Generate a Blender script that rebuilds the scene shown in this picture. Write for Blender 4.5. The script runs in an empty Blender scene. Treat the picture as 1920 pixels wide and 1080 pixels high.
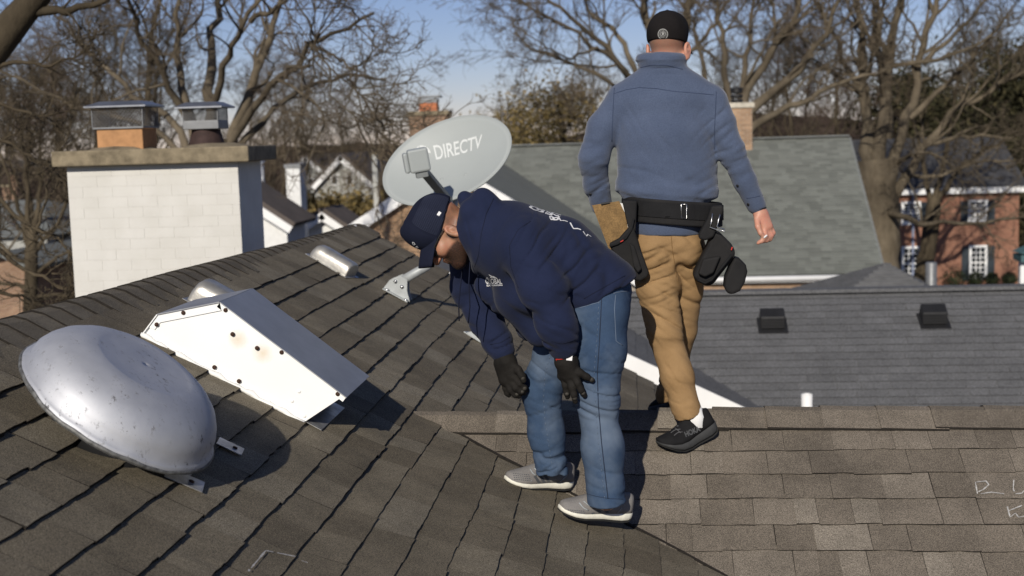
import bpy, bmesh, math, random, time
import numpy as np
from math import sin, cos, tan, radians, degrees, atan, atan2, sqrt, pi
from mathutils import Vector, Matrix
from mathutils.bvhtree import BVHTree

T0 = time.time()
random.seed(7)
RNG = np.random.default_rng(11)
SC = bpy.context.scene
COL = SC.collection

# ------------------------------------------------------------------ camera, sky, sun, exposure
# metres; the camera's eye is the world origin, +Y runs along the main roof ridge, +Z is up
FPX, ROLL = 2500.0, 0.03
PHI, YAW, RHO = radians(6.4612), radians(5.3044), atan(0.03)
cam_data = bpy.data.cameras.new('camera')
cam = bpy.data.objects.new('camera', cam_data)
COL.objects.link(cam)
SC.camera = cam
cam_data.sensor_width = 36.0
cam_data.lens = FPX / 1920.0 * 36.0
cam_data.clip_start, cam_data.clip_end = 0.05, 3000.0
_r = Vector((cos(YAW), sin(YAW), 0))
_f = Vector((-sin(YAW) * cos(PHI), cos(YAW) * cos(PHI), -sin(PHI)))
_u = _r.cross(_f)
_r2 = _r * cos(RHO) - _u * sin(RHO)          # the horizon climbs a little to the right
_u2 = _u * cos(RHO) + _r * sin(RHO)
cam.matrix_world = Matrix(((_r2.x, _u2.x, -_f.x, 0), (_r2.y, _u2.y, -_f.y, 0), (_r2.z, _u2.z, -_f.z, 0), (0, 0, 0, 1)))
cam_data.dof.use_dof = True
cam_data.dof.focus_distance = 5.0
cam_data.dof.aperture_fstop = 3.6

SUN_AZ, SUN_EL = radians(9.0), radians(27.0)   # where the light travels: azimuth off +Y towards +X
world = bpy.data.worlds.new('World')
SC.world = world
world.use_nodes = True
wn = world.node_tree
sky = wn.nodes.new('ShaderNodeTexSky')
sky.sky_type = 'NISHITA'
sky.sun_disc = False
sky.sun_elevation = SUN_EL
sky.sun_rotation = radians(180) + SUN_AZ
sky.altitude = 200
sky.air_density, sky.dust_density, sky.ozone_density = 0.9, 0.0, 4.0
bg = wn.nodes['Background']
bg.inputs['Strength'].default_value = 0.075
tint = wn.nodes.new('ShaderNodeMix'); tint.data_type = 'RGBA'; tint.blend_type = 'MULTIPLY'
tint.inputs[0].default_value = 1.0; tint.inputs[7].default_value = (0.90, 0.78, 0.90, 1)   # white balance of the photo
wn.links.new(sky.outputs[0], tint.inputs[6]); wn.links.new(tint.outputs[2], bg.inputs['Color'])
sd = bpy.data.lights.new('sun', 'SUN')
sd.energy = 4.2
sd.angle = radians(0.5)
sd.color = (1.0, 0.93, 0.82)
sun = bpy.data.objects.new('sun', sd)
COL.objects.link(sun)
_d = Vector((sin(SUN_AZ) * cos(SUN_EL), cos(SUN_AZ) * cos(SUN_EL), -sin(SUN_EL)))
sun.rotation_euler = _d.to_track_quat('-Z', 'Y').to_euler()
SC.view_settings.view_transform = 'Standard'
SC.view_settings.look = 'None'
SC.view_settings.exposure = 0.0
SC.view_settings.gamma = 1.0
SC.view_settings.use_curve_mapping = False
SC.cycles.max_bounces = 5
SC.cycles.transparent_max_bounces = 6

# ------------------------------------------------------------------ measuring helpers (photo pixel -> direction)
_rv, _uv, _fv = np.array(_r2), np.array(_u2), np.array(_f)
def ray(x, y):
    v = _fv * FPX + _rv * (x - 960.0) - _uv * (y - 540.0)
    return v / FPX
def at(x, y, Y):                              # the point seen at a photo pixel, Y metres out
    r = ray(x, y)
    return r * (Y / r[1])
def on_plane(x, y, n, c):
    r = ray(x, y)
    return r * (c / float(np.dot(n, r)))
def V(p): return Vector((float(p[0]), float(p[1]), float(p[2])))
def unit(v):
    v = np.asarray(v, float)
    return v / np.linalg.norm(v)

# ------------------------------------------------------------------ object helpers
def tag(o, label=None, cat=None, group=None, kind=None):
    if label: o['label'] = label
    if cat: o['category'] = cat
    if group: o['group'] = group
    if kind: o['kind'] = kind
    return o
def empty(name, loc, label=None, cat=None, group=None, kind=None):
    o = bpy.data.objects.new(name, None)
    o.empty_display_size = 0.1
    COL.objects.link(o)
    o.location = V(loc)
    return tag(o, label, cat, group, kind)
def link(name, me, parent=None):
    o = bpy.data.objects.new(name, me)
    COL.objects.link(o)
    if parent is not None:
        o.parent = parent
        p = parent
        off = Vector((0, 0, 0))
        while p is not None:
            off += p.location
            p = p.parent
        o.location = -off                     # meshes are written in world metres; parents are never turned
    return o
def np_mesh(name, verts, faces, mat=None, smooth=False):
    """verts (n,3); faces: array (m,k) or list of tuples"""
    me = bpy.data.meshes.new(name)
    verts = np.asarray(verts, np.float32)
    if isinstance(faces, np.ndarray) and faces.ndim == 2:
        m, k = faces.shape
        me.vertices.add(len(verts)); me.vertices.foreach_set('co', verts.ravel())
        me.loops.add(m * k); me.loops.foreach_set('vertex_index', faces.astype(np.int32).ravel())
        me.polygons.add(m)
        me.polygons.foreach_set('loop_start', np.arange(0, m * k, k, dtype=np.int32))
        me.polygons.foreach_set('loop_total', np.full(m, k, np.int32))
        me.update(calc_edges=True)
    else:
        me.from_pydata([tuple(map(float, v)) for v in verts], [], [tuple(int(i) for i in f) for f in faces])
        me.update()
    if smooth:
        me.polygons.foreach_set('use_smooth', np.ones(len(me.polygons), bool))
    if mat is not None:
        me.materials.append(mat)
    return me

class MB:
    """collects shapes; build() links them as one mesh object"""
    def __init__(self): self.v, self.f, self.s = [], [], []
    def add(self, verts, faces, smooth=False):
        b = len(self.v)
        self.v += [tuple(float(c) for c in p) for p in verts]
        self.f += [tuple(i + b for i in f) for f in faces]
        self.s += [smooth] * len(faces)
        return self
    def box(self, c, ex, ey, ez, bevel=0.0):
        """oriented box: centre and three half-axis vectors"""
        c, ex, ey, ez = (np.asarray(a, float) for a in (c, ex, ey, ez))
        P = [c + sx * ex + sy * ey + sz * ez for sz in (-1, 1) for sy in (-1, 1) for sx in (-1, 1)]
        return self.add(P, [(0, 2, 3, 1), (4, 5, 7, 6), (0, 1, 5, 4), (2, 6, 7, 3), (0, 4, 6, 2), (1, 3, 7, 5)])
    def abox(self, lo, hi):
        lo, hi = np.asarray(lo, float), np.asarray(hi, float)
        h = (hi - lo) / 2
        return self.box((lo + hi) / 2, (h[0], 0, 0), (0, h[1], 0), (0, 0, h[2]))
    def tube(self, pts, rad, sides=8, cap=True, smooth=True):
        pts = [np.asarray(p, float) for p in pts]
        n = len(pts)
        rad = [rad] * n if np.isscalar(rad) else list(rad)
        V_, F = [], []
        ref = None
        for i in range(n):
            t = unit(pts[min(i + 1, n - 1)] - pts[max(i - 1, 0)])
            if ref is None:
                ref = np.cross(t, (0, 0, 1.0)) if abs(t[2]) < 0.9 else np.cross(t, (1.0, 0, 0))
            ref = unit(ref - t * np.dot(ref, t))
            b = np.cross(t, ref)
            for k in range(sides):
                a = 2 * pi * k / sides
                V_.append(pts[i] + rad[i] * (cos(a) * ref + sin(a) * b))
        for i in range(n - 1):
            for k in range(sides):
                k2 = (k + 1) % sides
                F.append((i * sides + k, i * sides + k2, (i + 1) * sides + k2, (i + 1) * sides + k))
        self.add(V_, F, smooth)
        if cap:
            b = len(self.v) - len(V_)
            self.f.append(tuple(b + k for k in range(sides))[::-1]); self.s.append(False)
            self.f.append(tuple(b + (n - 1) * sides + k for k in range(sides))); self.s.append(False)
        return self
    def lathe(self, o, ax, prof, sides=32, smooth=True, cap=True):
        """profile [(radius, height)] turned about ax from o"""
        o, ax = np.asarray(o, float), unit(ax)
        u = unit(np.cross(ax, (0, 1.0, 0.01))); w = np.cross(ax, u)
        V_, F = [], []
        for r, h in prof:
            for k in range(sides):
                a = 2 * pi * k / sides
                V_.append(o + ax * h + r * (cos(a) * u + sin(a) * w))
        for i in range(len(prof) - 1):
            for k in range(sides):
                k2 = (k + 1) % sides
                F.append((i * sides + k, i * sides + k2, (i + 1) * sides + k2, (i + 1) * sides + k))
        self.add(V_, F, smooth)
        return self
    def prism(self, poly, d):
        """closed polygon (3-D points) pushed along d"""
        n = len(poly); d = np.asarray(d, float)
        P = [np.asarray(p, float) for p in poly]
        F = [tuple(range(n))[::-1], tuple(range(n, 2 * n))]
        F += [(i, (i + 1) % n, n + (i + 1) % n, n + i) for i in range(n)]
        return self.add(P + [p + d for p in P], F)
    def build(self, name, mat, parent=None, bevel=0.0, seg=2):
        me = bpy.data.meshes.new(name)
        me.from_pydata(self.v, [], self.f)
        bm = bmesh.new(); bm.from_mesh(me)
        bmesh.ops.recalc_face_normals(bm, faces=bm.faces)
        bm.to_mesh(me); bm.free()
        me.polygons.foreach_set('use_smooth', self.s)
        if mat is not None: me.materials.append(mat)
        o = link(name, me, parent)
        if bevel:
            m = o.modifiers.new('bevel', 'BEVEL'); m.width = bevel; m.segments = seg; m.limit_method = 'ANGLE'
            m.angle_limit = radians(35)
        return o

# ------------------------------------------------------------------ procedural materials
class NT:
    def __init__(self, name):
        self.m = bpy.data.materials.new(name); self.m.use_nodes = True
        self.t = self.m.node_tree
        self.b = self.t.nodes['Principled BSDF']
        self.pos = self.t.nodes.new('ShaderNodeNewGeometry').outputs['Position']
    def n(self, kind, **kw):
        nd = self.t.nodes.new('ShaderNode' + kind)
        for k, v in kw.items(): setattr(nd, k, v)
        return nd
    def l(self, a, b): self.t.links.new(a, b)
    def noise(self, scale, detail=4, rough=0.55, vec=None, dist=0.0):
        nd = self.n('TexNoise'); nd.inputs['Scale'].default_value = scale
        nd.inputs['Detail'].default_value = detail; nd.inputs['Roughness'].default_value = rough
        nd.inputs['Distortion'].default_value = dist
        self.l(vec or self.pos, nd.inputs['Vector'])
        return nd.outputs['Fac']
    def stretch(self, sx, sy, sz, vec=None):
        nd = self.n('Mapping'); nd.inputs['Scale'].default_value = (sx, sy, sz)
        self.l(vec or self.pos, nd.inputs['Vector'])
        return nd.outputs['Vector']
    def ramp(self, fac, stops):
        nd = self.n('ValToRGB')
        e = nd.color_ramp.elements
        while len(e) < len(stops): e.new(0.5)
        for el, (p, c) in zip(e, stops):
            el.position = p
            el.color = (*c, 1) if not np.isscalar(c) else (c, c, c, 1)
        self.l(fac, nd.inputs['Fac'])
        return nd.outputs['Color']
    def mix(self, fac, a, b, mode='MIX'):
        nd = self.n('Mix', data_type='RGBA', blend_type=mode)
        for s, v in ((0, fac), (6, a), (7, b)):
            if hasattr(v, 'is_linked'): self.l(v, nd.inputs[s])
            elif s == 0: nd.inputs[0].default_value = v
            else: nd.inputs[s].default_value = (*v, 1)
        return nd.outputs[2]
    def math(self, op, a, b=0.0):
        nd = self.n('Math', operation=op)
        for i, v in enumerate((a, b)):
            if hasattr(v, 'is_linked'): self.l(v, nd.inputs[i])
            else: nd.inputs[i].default_value = v
        return nd.outputs[0]
    def bump(self, h, strength=0.3, dist=0.002):
        nd = self.n('Bump'); nd.inputs['Strength'].default_value = strength; nd.inputs['Distance'].default_value = dist
        self.l(h, nd.inputs['Height']); self.l(nd.outputs[0], self.b.inputs['Normal'])
        return self
    def done(self, col=None, rough=None, metal=None, spec=None):
        for k, v in (('Base Color', col), ('Roughness', rough), ('Metallic', metal), ('Specular IOR Level', spec)):
            if v is None: continue
            if hasattr(v, 'is_linked'): self.l(v, self.b.inputs[k])
            else: self.b.inputs[k].default_value = (*v, 1) if k == 'Base Color' else v
        return self.m

def simple(name, col, rough=0.7, metal=0.0, var=0.25, vs=6.0, bump=0.0, bs=150.0, spec=0.3, fine=0.0, fs=300.0, island=0.0):
    k = NT(name)
    f = k.noise(vs, 5, 0.6)
    lo = tuple(c * (1 - var) for c in col); hi = tuple(min(1, c * (1 + var)) for c in col)
    c = k.ramp(f, [(0.3, lo), (0.7, hi)])
    if fine:
        c = k.mix(fine, c, k.ramp(k.noise(fs, 2, 0.5), [(0.3, 0.0), (0.7, 1.0)]), 'OVERLAY')
    if island:
        g = k.n('NewGeometry').outputs['Random Per Island']
        o = k.n('ObjectInfo').outputs['Random']
        r = k.math('FRACT', k.math('ADD', g, o))
        c = k.mix(1.0, c, k.ramp(r, [(0.0, 1 - island), (1.0, 1.0)]), 'MULTIPLY')
    if bump: k.bump(k.noise(bs, 3, 0.6), 0.6, bump)
    return k.done(c, rough, metal, spec)

def shingle_mat(name, a, b, tint, speck=0.5, grain=260.0):
    k = NT(name)
    g = k.n('NewGeometry').outputs['Random Per Island']
    o = k.n('ObjectInfo').outputs['Random']
    r = k.math('FRACT', k.math('ADD', g, k.math('MULTIPLY', o, 7.31)))
    base = k.ramp(r, [(0.0, a), (0.45, tuple((x + y) / 2 for x, y in zip(a, b))), (0.8, b), (1.0, tint)])
    big = k.ramp(k.noise(3.0, 6, 0.7), [(0.3, 0.62), (0.72, 1.14)])
    base = k.mix(1.0, base, big, 'MULTIPLY')
    sp = k.noise(grain, 3, 0.75)
    base = k.mix(speck, base, k.ramp(sp, [(0.32, 0.05), (0.5, 0.45), (0.70, 1.0)]), 'OVERLAY')
    pale = k.ramp(k.noise(grain * 0.8, 2, 0.8), [(0.66, 0.0), (0.74, 0.55)])
    base = k.mix(pale, base, tuple(min(1, c * 2.6) for c in b))
    k.bump(sp, 0.8, 0.0012)
    return k.done(base, 0.93, 0.0, 0.25)

M = {}
M['shingle'] = shingle_mat('roof_shingle_weathered', (0.142, 0.119, 0.084), (0.205, 0.176, 0.127), (0.228, 0.200, 0.150), .85)
M['shingle_front'] = shingle_mat('roof_shingle_brown', (0.152, 0.129, 0.102), (0.200, 0.171, 0.137), (0.240, 0.210, 0.170), .85)
M['cap_shingle'] = shingle_mat('ridge_shingle', (0.150, 0.127, 0.092), (0.182, 0.156, 0.114), (0.192, 0.166, 0.124), .8)
M['asphalt_edge'] = simple('cut_asphalt_edge', (0.018, 0.015, 0.012), 0.95, var=0.4, vs=60)
M['felt'] = simple('roof_felt', (0.012, 0.011, 0.010), 0.95)
M['white_paint'] = simple('white_paint', (0.80, 0.80, 0.78), 0.55, var=0.05, vs=3, bump=0.0008, bs=60)
M['white_trim'] = simple('white_trim', (0.80, 0.80, 0.79), 0.5, var=0.04, vs=4)
M['chalk'] = simple('chalk', (0.42, 0.41, 0.39), 0.95, var=0.4, vs=90)
M['screw'] = simple('rusty_screw', (0.055, 0.028, 0.018), 0.75, 0.2, var=0.4, vs=300)
M['black_plastic'] = simple('black_plastic', (0.018, 0.018, 0.019), 0.5, var=0.2)
M['steel'] = simple('steel', (0.55, 0.55, 0.55), 0.32, 1.0, var=0.1)
# ------------------------------------------------------------------ the roof the men work on
SL_A, SL_C, SL_B = 0.566, 0.36, 0.55          # main slope, its eased foot in front of the cross ridge, cross gable
X0, Z0 = -1.0085, -1.1953                     # where the main slope eases
RB_Y, RB_Z = 5.75, -1.2075                    # cross ridge
RAKE_Y, RIDGE_X = 9.72, -2.135
def zA(x): return Z0 - SL_A * (x - X0)
def zC(x): return Z0 - SL_C * (x - X0)
def zB(y): return RB_Z - SL_B * (RB_Y - y)
RIDGE_Z = zA(RIDGE_X)
N_A = unit((SL_A, 0, 1)); C_A = float(N_A @ np.array((X0, 0, Z0)))
N_C = unit((SL_C, 0, 1)); C_C = float(N_C @ np.array((X0, 0, Z0)))
N_B = unit((0, -SL_B, 1)); C_B = float(N_B @ np.array((0, RB_Y, RB_Z)))
def onA(x, y): return on_plane(x, y, N_A, C_A)
def onC(x, y): return on_plane(x, y, N_C, C_C)
def onB(x, y): return on_plane(x, y, N_B, C_B)
U_A = unit((1, 0, -SL_A)); U_C = unit((1, 0, -SL_C)); U_B = unit((0, -1, -SL_B))
GROUND = -7.8

house = empty('house', (0.0, 4.0, GROUND), 'house under the two men, its brown shingled roof slopes filling the foreground', 'house')
# deck sheets under the shingles
m = MB()
dz = np.array((0, 0, -0.02))
ya = RAKE_Y - 0.02
m.add([np.array((-2.08, 0.2, zA(-2.08))) + dz, np.array((-2.08, ya, zA(-2.08))) + dz, np.array((X0, ya, Z0)) + dz, np.array((X0, 0.2, Z0)) + dz], [(0, 1, 2, 3)])
m.add([np.array((X0, RB_Y - 0.02, Z0)) + dz, np.array((X0, ya, Z0)) + dz, np.array((2.6, ya, zA(2.6))) + dz, np.array((2.6, RB_Y - 0.02, zA(2.6))) + dz], [(0, 1, 2, 3)])
m.add([np.array((X0, 0.2, Z0)) + dz, np.array((X0, RB_Y - 0.02, Z0)) + dz, np.array((2.6, RB_Y - 0.02, zC(2.6))) + dz, np.array((2.6, 0.2, zC(2.6))) + dz], [(0, 1, 2, 3)])
# the far side of the main ridge
m.add([np.array((-2.08, 0.2, zA(-2.08))) + dz, np.array((-2.08, ya, zA(-2.08))) + dz, np.array((-6.1, ya, zA(-2.08) - 4 * SL_A)) + dz, np.array((-6.1, 0.2, zA(-2.08) - 4 * SL_A)) + dz], [(3, 2, 1, 0)])
main_roof = m.build('main_roof', M['felt'], house)
m = MB()
m.add([np.array((-1.1, RB_Y, RB_Z)) + dz, np.array((5.0, RB_Y, RB_Z)) + dz, np.array((5.0, 2.2, zB(2.2))) + dz, np.array((-1.1, 2.2, zB(2.2))) + dz], [(3, 2, 1, 0)])
m.add([np.array((-1.1, RB_Y, RB_Z)) + dz, np.array((5.0, RB_Y, RB_Z)) + dz, np.array((5.0, 8.2, RB_Z - SL_B * 2.45)) + dz, np.array((-1.1, 8.2, RB_Z - SL_B * 2.45)) + dz], [(0, 1, 2, 3)])
cross_roof = m.build('cross_gable_roof', M['felt'], house)
# walls below (brick), gable end under the far rake
M['house_brick'] = simple('house_brick', (0.30, 0.20, 0.13), 0.9, var=0.2)
m = MB()
m.prism([(RIDGE_X - 3.6, RAKE_Y - 0.35, GROUND), (2.3, RAKE_Y - 0.35, GROUND), (2.3, RAKE_Y - 0.35, zA(2.3) - 0.12), (RIDGE_X, RAKE_Y - 0.35, RIDGE_Z - 0.12), (RIDGE_X - 3.6, RAKE_Y - 0.35, RIDGE_Z - 0.12 - 3.6 * SL_A)], (0, 0.2, 0))
m.build('wall', M['house_brick'], house)

# --- shingle tabs: one unit mesh per variant, x = along the course, y = downslope, z = up
NTOP = [0]
def tab_mesh(seed, name, mat, thick=1.0):
    r = random.Random(seed)
    nx = 5
    V_, F = [], []
    top, bot = [], []
    for j in range(3):                        # upslope hidden end, middle, butt
        yj = (-0.25, 0.45, 1.0)[j]
        for i in range(nx):
            x = i / (nx - 1) - 0.5
            jag = (r.uniform(-0.022, 0.014) if j == 2 and 0 < i < nx - 1 else 0)
            lift = (0.0, 0.55, 1.0)[j] + (r.uniform(-0.12, 0.12) if j == 2 else r.uniform(-.06, .06))
            V_.append((x, yj + jag, lift))
    n0 = len(V_)
    for i in range(nx):
        x, y, z = V_[2 * nx + i]
        V_.append((x, y + r.uniform(-0.03, 0.012), -0.35))
    for i in range(3):                        # side skirts
        pass
    for j in range(2):
        for i in range(nx - 1):
            a = j * nx + i
            F.append((a, a + 1, a + nx + 1, a + nx))
    NTOP[0] = len(F)
    for i in range(nx - 1):
        F.append((2 * nx + i, 2 * nx + i + 1, n0 + i + 1, n0 + i))
    # side walls
    b0 = len(V_)
    for j in range(3):
        V_.append((-0.5, V_[j * nx][1], -0.35)); V_.append((0.5, V_[j * nx + nx - 1][1], -0.35))
    for j in range(2):
        F.append((j * nx, (j + 1) * nx, b0 + 2 * (j + 1), b0 + 2 * j))
        F.append((j * nx + nx - 1, b0 + 2 * j + 1, b0 + 2 * (j + 1) + 1, (j + 1) * nx + nx - 1))
    return np.array(V_), F
TABS = [tab_mesh(s, 'shingle', None) for s in range(10)]
def place_tab(var, origin, ex, ey, ez, w, l, t):
    """frame + size -> 4x4 matrix (unit tab: centre of its upslope exposed edge)"""
    Mx = Matrix(((ex[0] * w, ey[0] * l, ez[0] * t, origin[0]), (ex[1] * w, ey[1] * l, ez[1] * t, origin[1]), (ex[2] * w, ey[2] * l, ez[2] * t, origin[2]), (0, 0, 0, 1)))
    return var, Mx
def lay(tabs, parent, mat, name, limit, edge='asphalt_edge'):
    """nearest `limit` tabs as objects sharing meshes, the rest joined"""
    def seen(t):
        o = t[1].translation
        return o.length
    tabs.sort(key=seen)
    meshes = []
    for Vt, F in TABS:
        me = np_mesh(name, Vt, F, mat)
        me.materials.append(M[edge])
        me.polygons.foreach_set('material_index', [0] * NTOP[0] + [1] * (len(F) - NTOP[0]))
        meshes.append(me)
    off = Vector((0, 0, 0)); p = parent
    while p is not None: off += p.location; p = p.parent
    for var, Mx in tabs[:limit]:
        o = bpy.data.objects.new(name, meshes[var]); COL.objects.link(o)
        o.parent = parent
        o.matrix_basis = Matrix.Translation(-off) @ Mx
    rest = tabs[limit:]
    if rest:
        vs, fs, b, mi = [], [], 0, []
        for var, Mx in rest:
            Vt, F = TABS[var]
            A = np.array(Mx)
            vs.append(Vt @ A[:3, :3].T + A[:3, 3])
            fs += [tuple(i + b for i in f) for f in F]; b += len(Vt)
            mi += [0] * NTOP[0] + [1] * (len(F) - NTOP[0])
        o = link('far_' + name + 's', np_mesh('far_' + name + 's', np.vstack(vs), fs, mat), parent)
        o.data.materials.append(M[edge]); o.data.polygons.foreach_set('material_index', mi)
        o['kind'] = 'stuff'

EXP = 0.142
rr = random.Random(5)
tabsA = []
def row_tabs(tabs, butt, ex, ey, ez, a0, a1, wmin, wmax, thick, exp=EXP, ok=None, gap=0.0035, tilt=(.006, .018)):
    """one course: butt(a) gives a point of its lower edge at distance a along ex"""
    a = a0 - rr.random() * wmax
    while a < a1:
        w = rr.uniform(wmin, wmax)
        if a + w > a1 - 0.02: w = max(0.03, a1 + 0.004 - a)
        c = a + w / 2
        a += w
        P = butt(c)
        if ok and not ok(P): continue
        l = exp * rr.uniform(0.985, 1.02)
        t = thick * rr.uniform(0.75, 1.25)
        sk = rr.uniform(-0.012, 0.012)
        ey2 = unit(ey + ex * sk)
        ex2 = ex + ez * rr.uniform(*tilt)
        o = P - ey2 * exp + ez * 0.0005 + ey * rr.uniform(-0.004, 0.004)
        tabs.append(place_tab(rr.randrange(10), o, ex2, ey2, ez, w - gap, l, t))
EY = np.array((0, 1.0, 0))
k = -7
xs = []
x = -1.2466
while x - 0.1242 > RIDGE_X + 0.16: x -= 0.1242
while x < 1.6:
    xs.append(x); x += 0.1242
for i, xb in enumerate(xs):                   # main slope
    if xb < X0 + 0.03:
        row_tabs(tabsA, lambda c, xb=xb: np.array((xb + 0.004 * sin(c * 2.1 + xb * 9), c, zA(xb))), EY, U_A, N_A, 1.6, RAKE_Y, 0.13, 0.27, 0.0125)
    else:                                     # beyond the cross ridge
        row_tabs(tabsA, lambda c, xb=xb: np.array((xb, c, zA(xb))), EY, U_A, N_A, RB_Y + 0.05, RAKE_Y, 0.14, 0.27, 0.011,
                 ok=lambda P: P[2] > RB_Z - SL_B * (P[1] - RB_Y) - 0.06)
lastA = max(xb for xb in xs if xb < X0 + 0.03)
xb = lastA + 0.1336
while xb < 1.9:                               # eased foot, runs out under the cross slope
    row_tabs(tabsA, lambda c, xb=xb: np.array((xb + 0.003 * sin(c * 2.4 + xb * 7), c, zC(xb))), EY, U_C, N_C, 1.9, RB_Y, 0.14, 0.28, 0.0085,
             ok=lambda P: P[2] > zB(P[1]) - 0.13)
    xb += 0.1336
EX = np.array((1.0, 0, 0))
tabsB = []
yb = 5.52
while yb > 3.0:
    row_tabs(tabsB, lambda c, yb=yb: np.array((c, yb + 0.003 * sin(c * 3 + yb * 5), zB(yb))), EX, U_B, N_B, -1.2, 3.4, 0.08, 0.235, 0.006, gap=0.0012, tilt=(-.004, .010),
             ok=lambda P: P[2] > zC(P[0]) - 0.13 and P[2] > zA(P[0]) - 0.05)
    yb -= 0.1245
lay(tabsA, main_roof, M['shingle'], 'shingle', 300)
lay(tabsB, cross_roof, M['shingle_front'], 'shingle', 300)

# --- trimmed shingle edge running down the valley
m = MB()
vp = []
for xq in np.linspace(-0.86, 1.7, 40):
    yq = RB_Y - (RB_Z - zC(xq)) / SL_B
    vp.append(np.array((xq, yq + .006 * sin(xq * 13), zC(xq) + .012)))
for a_, b_ in zip(vp[:-1], vp[1:]):
    m.prism([a_, b_, b_ + np.array((0, .012, .004)), a_ + np.array((0, .012, .004))], (0, 0, -.012))
m.build('valley_edge', M['asphalt_edge'], cross_roof)

# --- ridge caps: bent shingles lapped along each ridge
def cap_piece(P, along, a_dir, b_dir, up, w, L, t):
    """P = middle of the piece at its exposed end; wings go down a_dir and b_dir"""
    n = 5
    V_, F = [], []
    prof = []
    for s, d in ((1, a_dir), (-1, b_dir)):
        for q in ((w, 0.0), (w * 0.6, 0.002), (w * 0.28, 0.004)):
            prof.append((s, d * q[0] + up * q[1]))
    pts = [prof[0][1], prof[1][1], prof[2][1], up * 0.006 * 0 + (a_dir + b_dir) * w * 0.05, prof[5][1], prof[4][1], prof[3][1]]
    for j, (al, lift) in enumerate(((-L * 1.25, 0.0), (-L * 0.5, t * 0.5), (0.0, t))):
        for p in pts: V_.append(P + along * al + p + up * lift)
    for p in pts: V_.append(P + p - up * 0.008)
    k = len(pts)
    for j in range(3):
        for i in range(k - 1):
            F.append((j * k + i, j * k + i + 1, (j + 1) * k + i + 1, (j + 1) * k + i))
    # lower edges of the two wings
    b = len(V_)
    for j in range(3):
        V_.append(V_[j * k] - up * 0.009); V_.append(V_[j * k + k - 1] - up * 0.009)
    for j in range(2):
        F.append((j * k, (j + 1) * k, b + 2 * j + 2, b + 2 * j)); F.append((j * k + k - 1, b + 2 * j + 1, b + 2 * j + 3, (j + 1) * k + k - 1))
    return V_, F
UP = np.array((0, 0, 1.0))
def cap_obj(v, f, mat, parent):
    o = link('ridge_cap', np_mesh('ridge_cap', v, f, mat, False), parent)
    o.data.materials.append(M['asphalt_edge'])
    o.data.polygons.foreach_set('material_index', [0] * 12 + [1] * (len(f) - 12))
y = 1.8
caps = []
while y < RAKE_Y + 0.1:
    sag = 0.012 * sin(y * 1.3)
    P = np.array((-2.15 + 0.0145 * (y - 4.3) + 0.005 * sin(y * 5), y, -0.560 - 0.009 * (y - 4.3) + sag * 0.4))
    v, f = cap_piece(P, -EY, unit((1, 0, -0.53)), unit((-1, 0, -0.50)), UP, 0.185 + rr.uniform(-.006, .006), 0.145, 0.010)
    caps.append((v, f)); y += 0.145
for v, f in caps:
    cap_obj(v, f, M['cap_shingle'], main_roof)
x = -1.07
while x < 3.2:
    L = 0.232 * rr.uniform(0.95, 1.06)
    P = np.array((x, RB_Y + 0.004 * sin(x * 9), RB_Z + 0.014 + 0.004 * sin(x * 3)))
    v, f = cap_piece(P, -EX, U_B, unit((0, 1, -SL_B)), UP, 0.150 + rr.uniform(-.006, .006), L, 0.008)
    cap_obj(v, f, M['shingle_front'], cross_roof); x += L
# rake edge of the main slope: starter strip
m = MB()
for (xa, xe) in ((-2.06, 2.3),):
    m.prism([(xa, RAKE_Y - 0.01, zA(xa) - 0.012), (xe, RAKE_Y - 0.01, zA(xe) - 0.012), (xe, RAKE_Y - 0.01, zA(xe) - 0.16), (xa, RAKE_Y - 0.01, zA(xa) - 0.16)], (0, 0.03, 0))
m.build('rake_board', M['white_trim'], house)

# --- chalk marks left on the shingles
def stroke(mb, pts, n, w):
    P = [np.asarray(p, float) for p in pts]
    Q = []
    for a, b in zip(P[:-1], P[1:]):
        m_ = max(2, int(np.linalg.norm(b - a) / 0.012))
        Q += [a + (b - a) * i / m_ for i in range(m_)]
    Q.append(P[-1])
    V_, F = [], []
    for i, q in enumerate(Q):
        t = unit(Q[min(i + 1, len(Q) - 1)] - Q[max(i - 1, 0)])
        s = np.cross(n, t) * w * rr.uniform(0.35, 1.2)
        V_ += [q + s + n * 0.0125, q - s + n * 0.0125]
    for i in range(len(Q) - 1):
        if rr.random() < 0.07: continue
        F.append((2 * i, 2 * i + 2, 2 * i + 3, 2 * i + 1))
    mb.add(V_, F)
m = MB()
for pl in ([(462, 1078), (495, 1039)], [(495, 1039), (550, 1050)], [(562, 1058), (610, 1073), (645, 1080)]):
    stroke(m, [onA(*p) for p in pl], N_A, 0.0030)
ch = m.build('chalk_mark', M['chalk'], main_roof)
m = MB()
for pl in ([(1828, 908), (1832, 930)], [(1829, 908), (1848, 906), (1853, 913), (1843, 922), (1834, 926)], [(1838, 930), (1858, 927), (1882, 930)],
           [(1900, 904), (1899, 921), (1903, 930), (1915, 929), (1921, 922)], [(1888, 954), (1893, 974), (1903, 966), (1909, 974), (1921, 972)], [(1890, 962), (1920, 950)]):
    stroke(m, [onB(*p) for p in pl], N_B, 0.0032)
m.build('chalk_lettering', M['chalk'], cross_roof)
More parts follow.
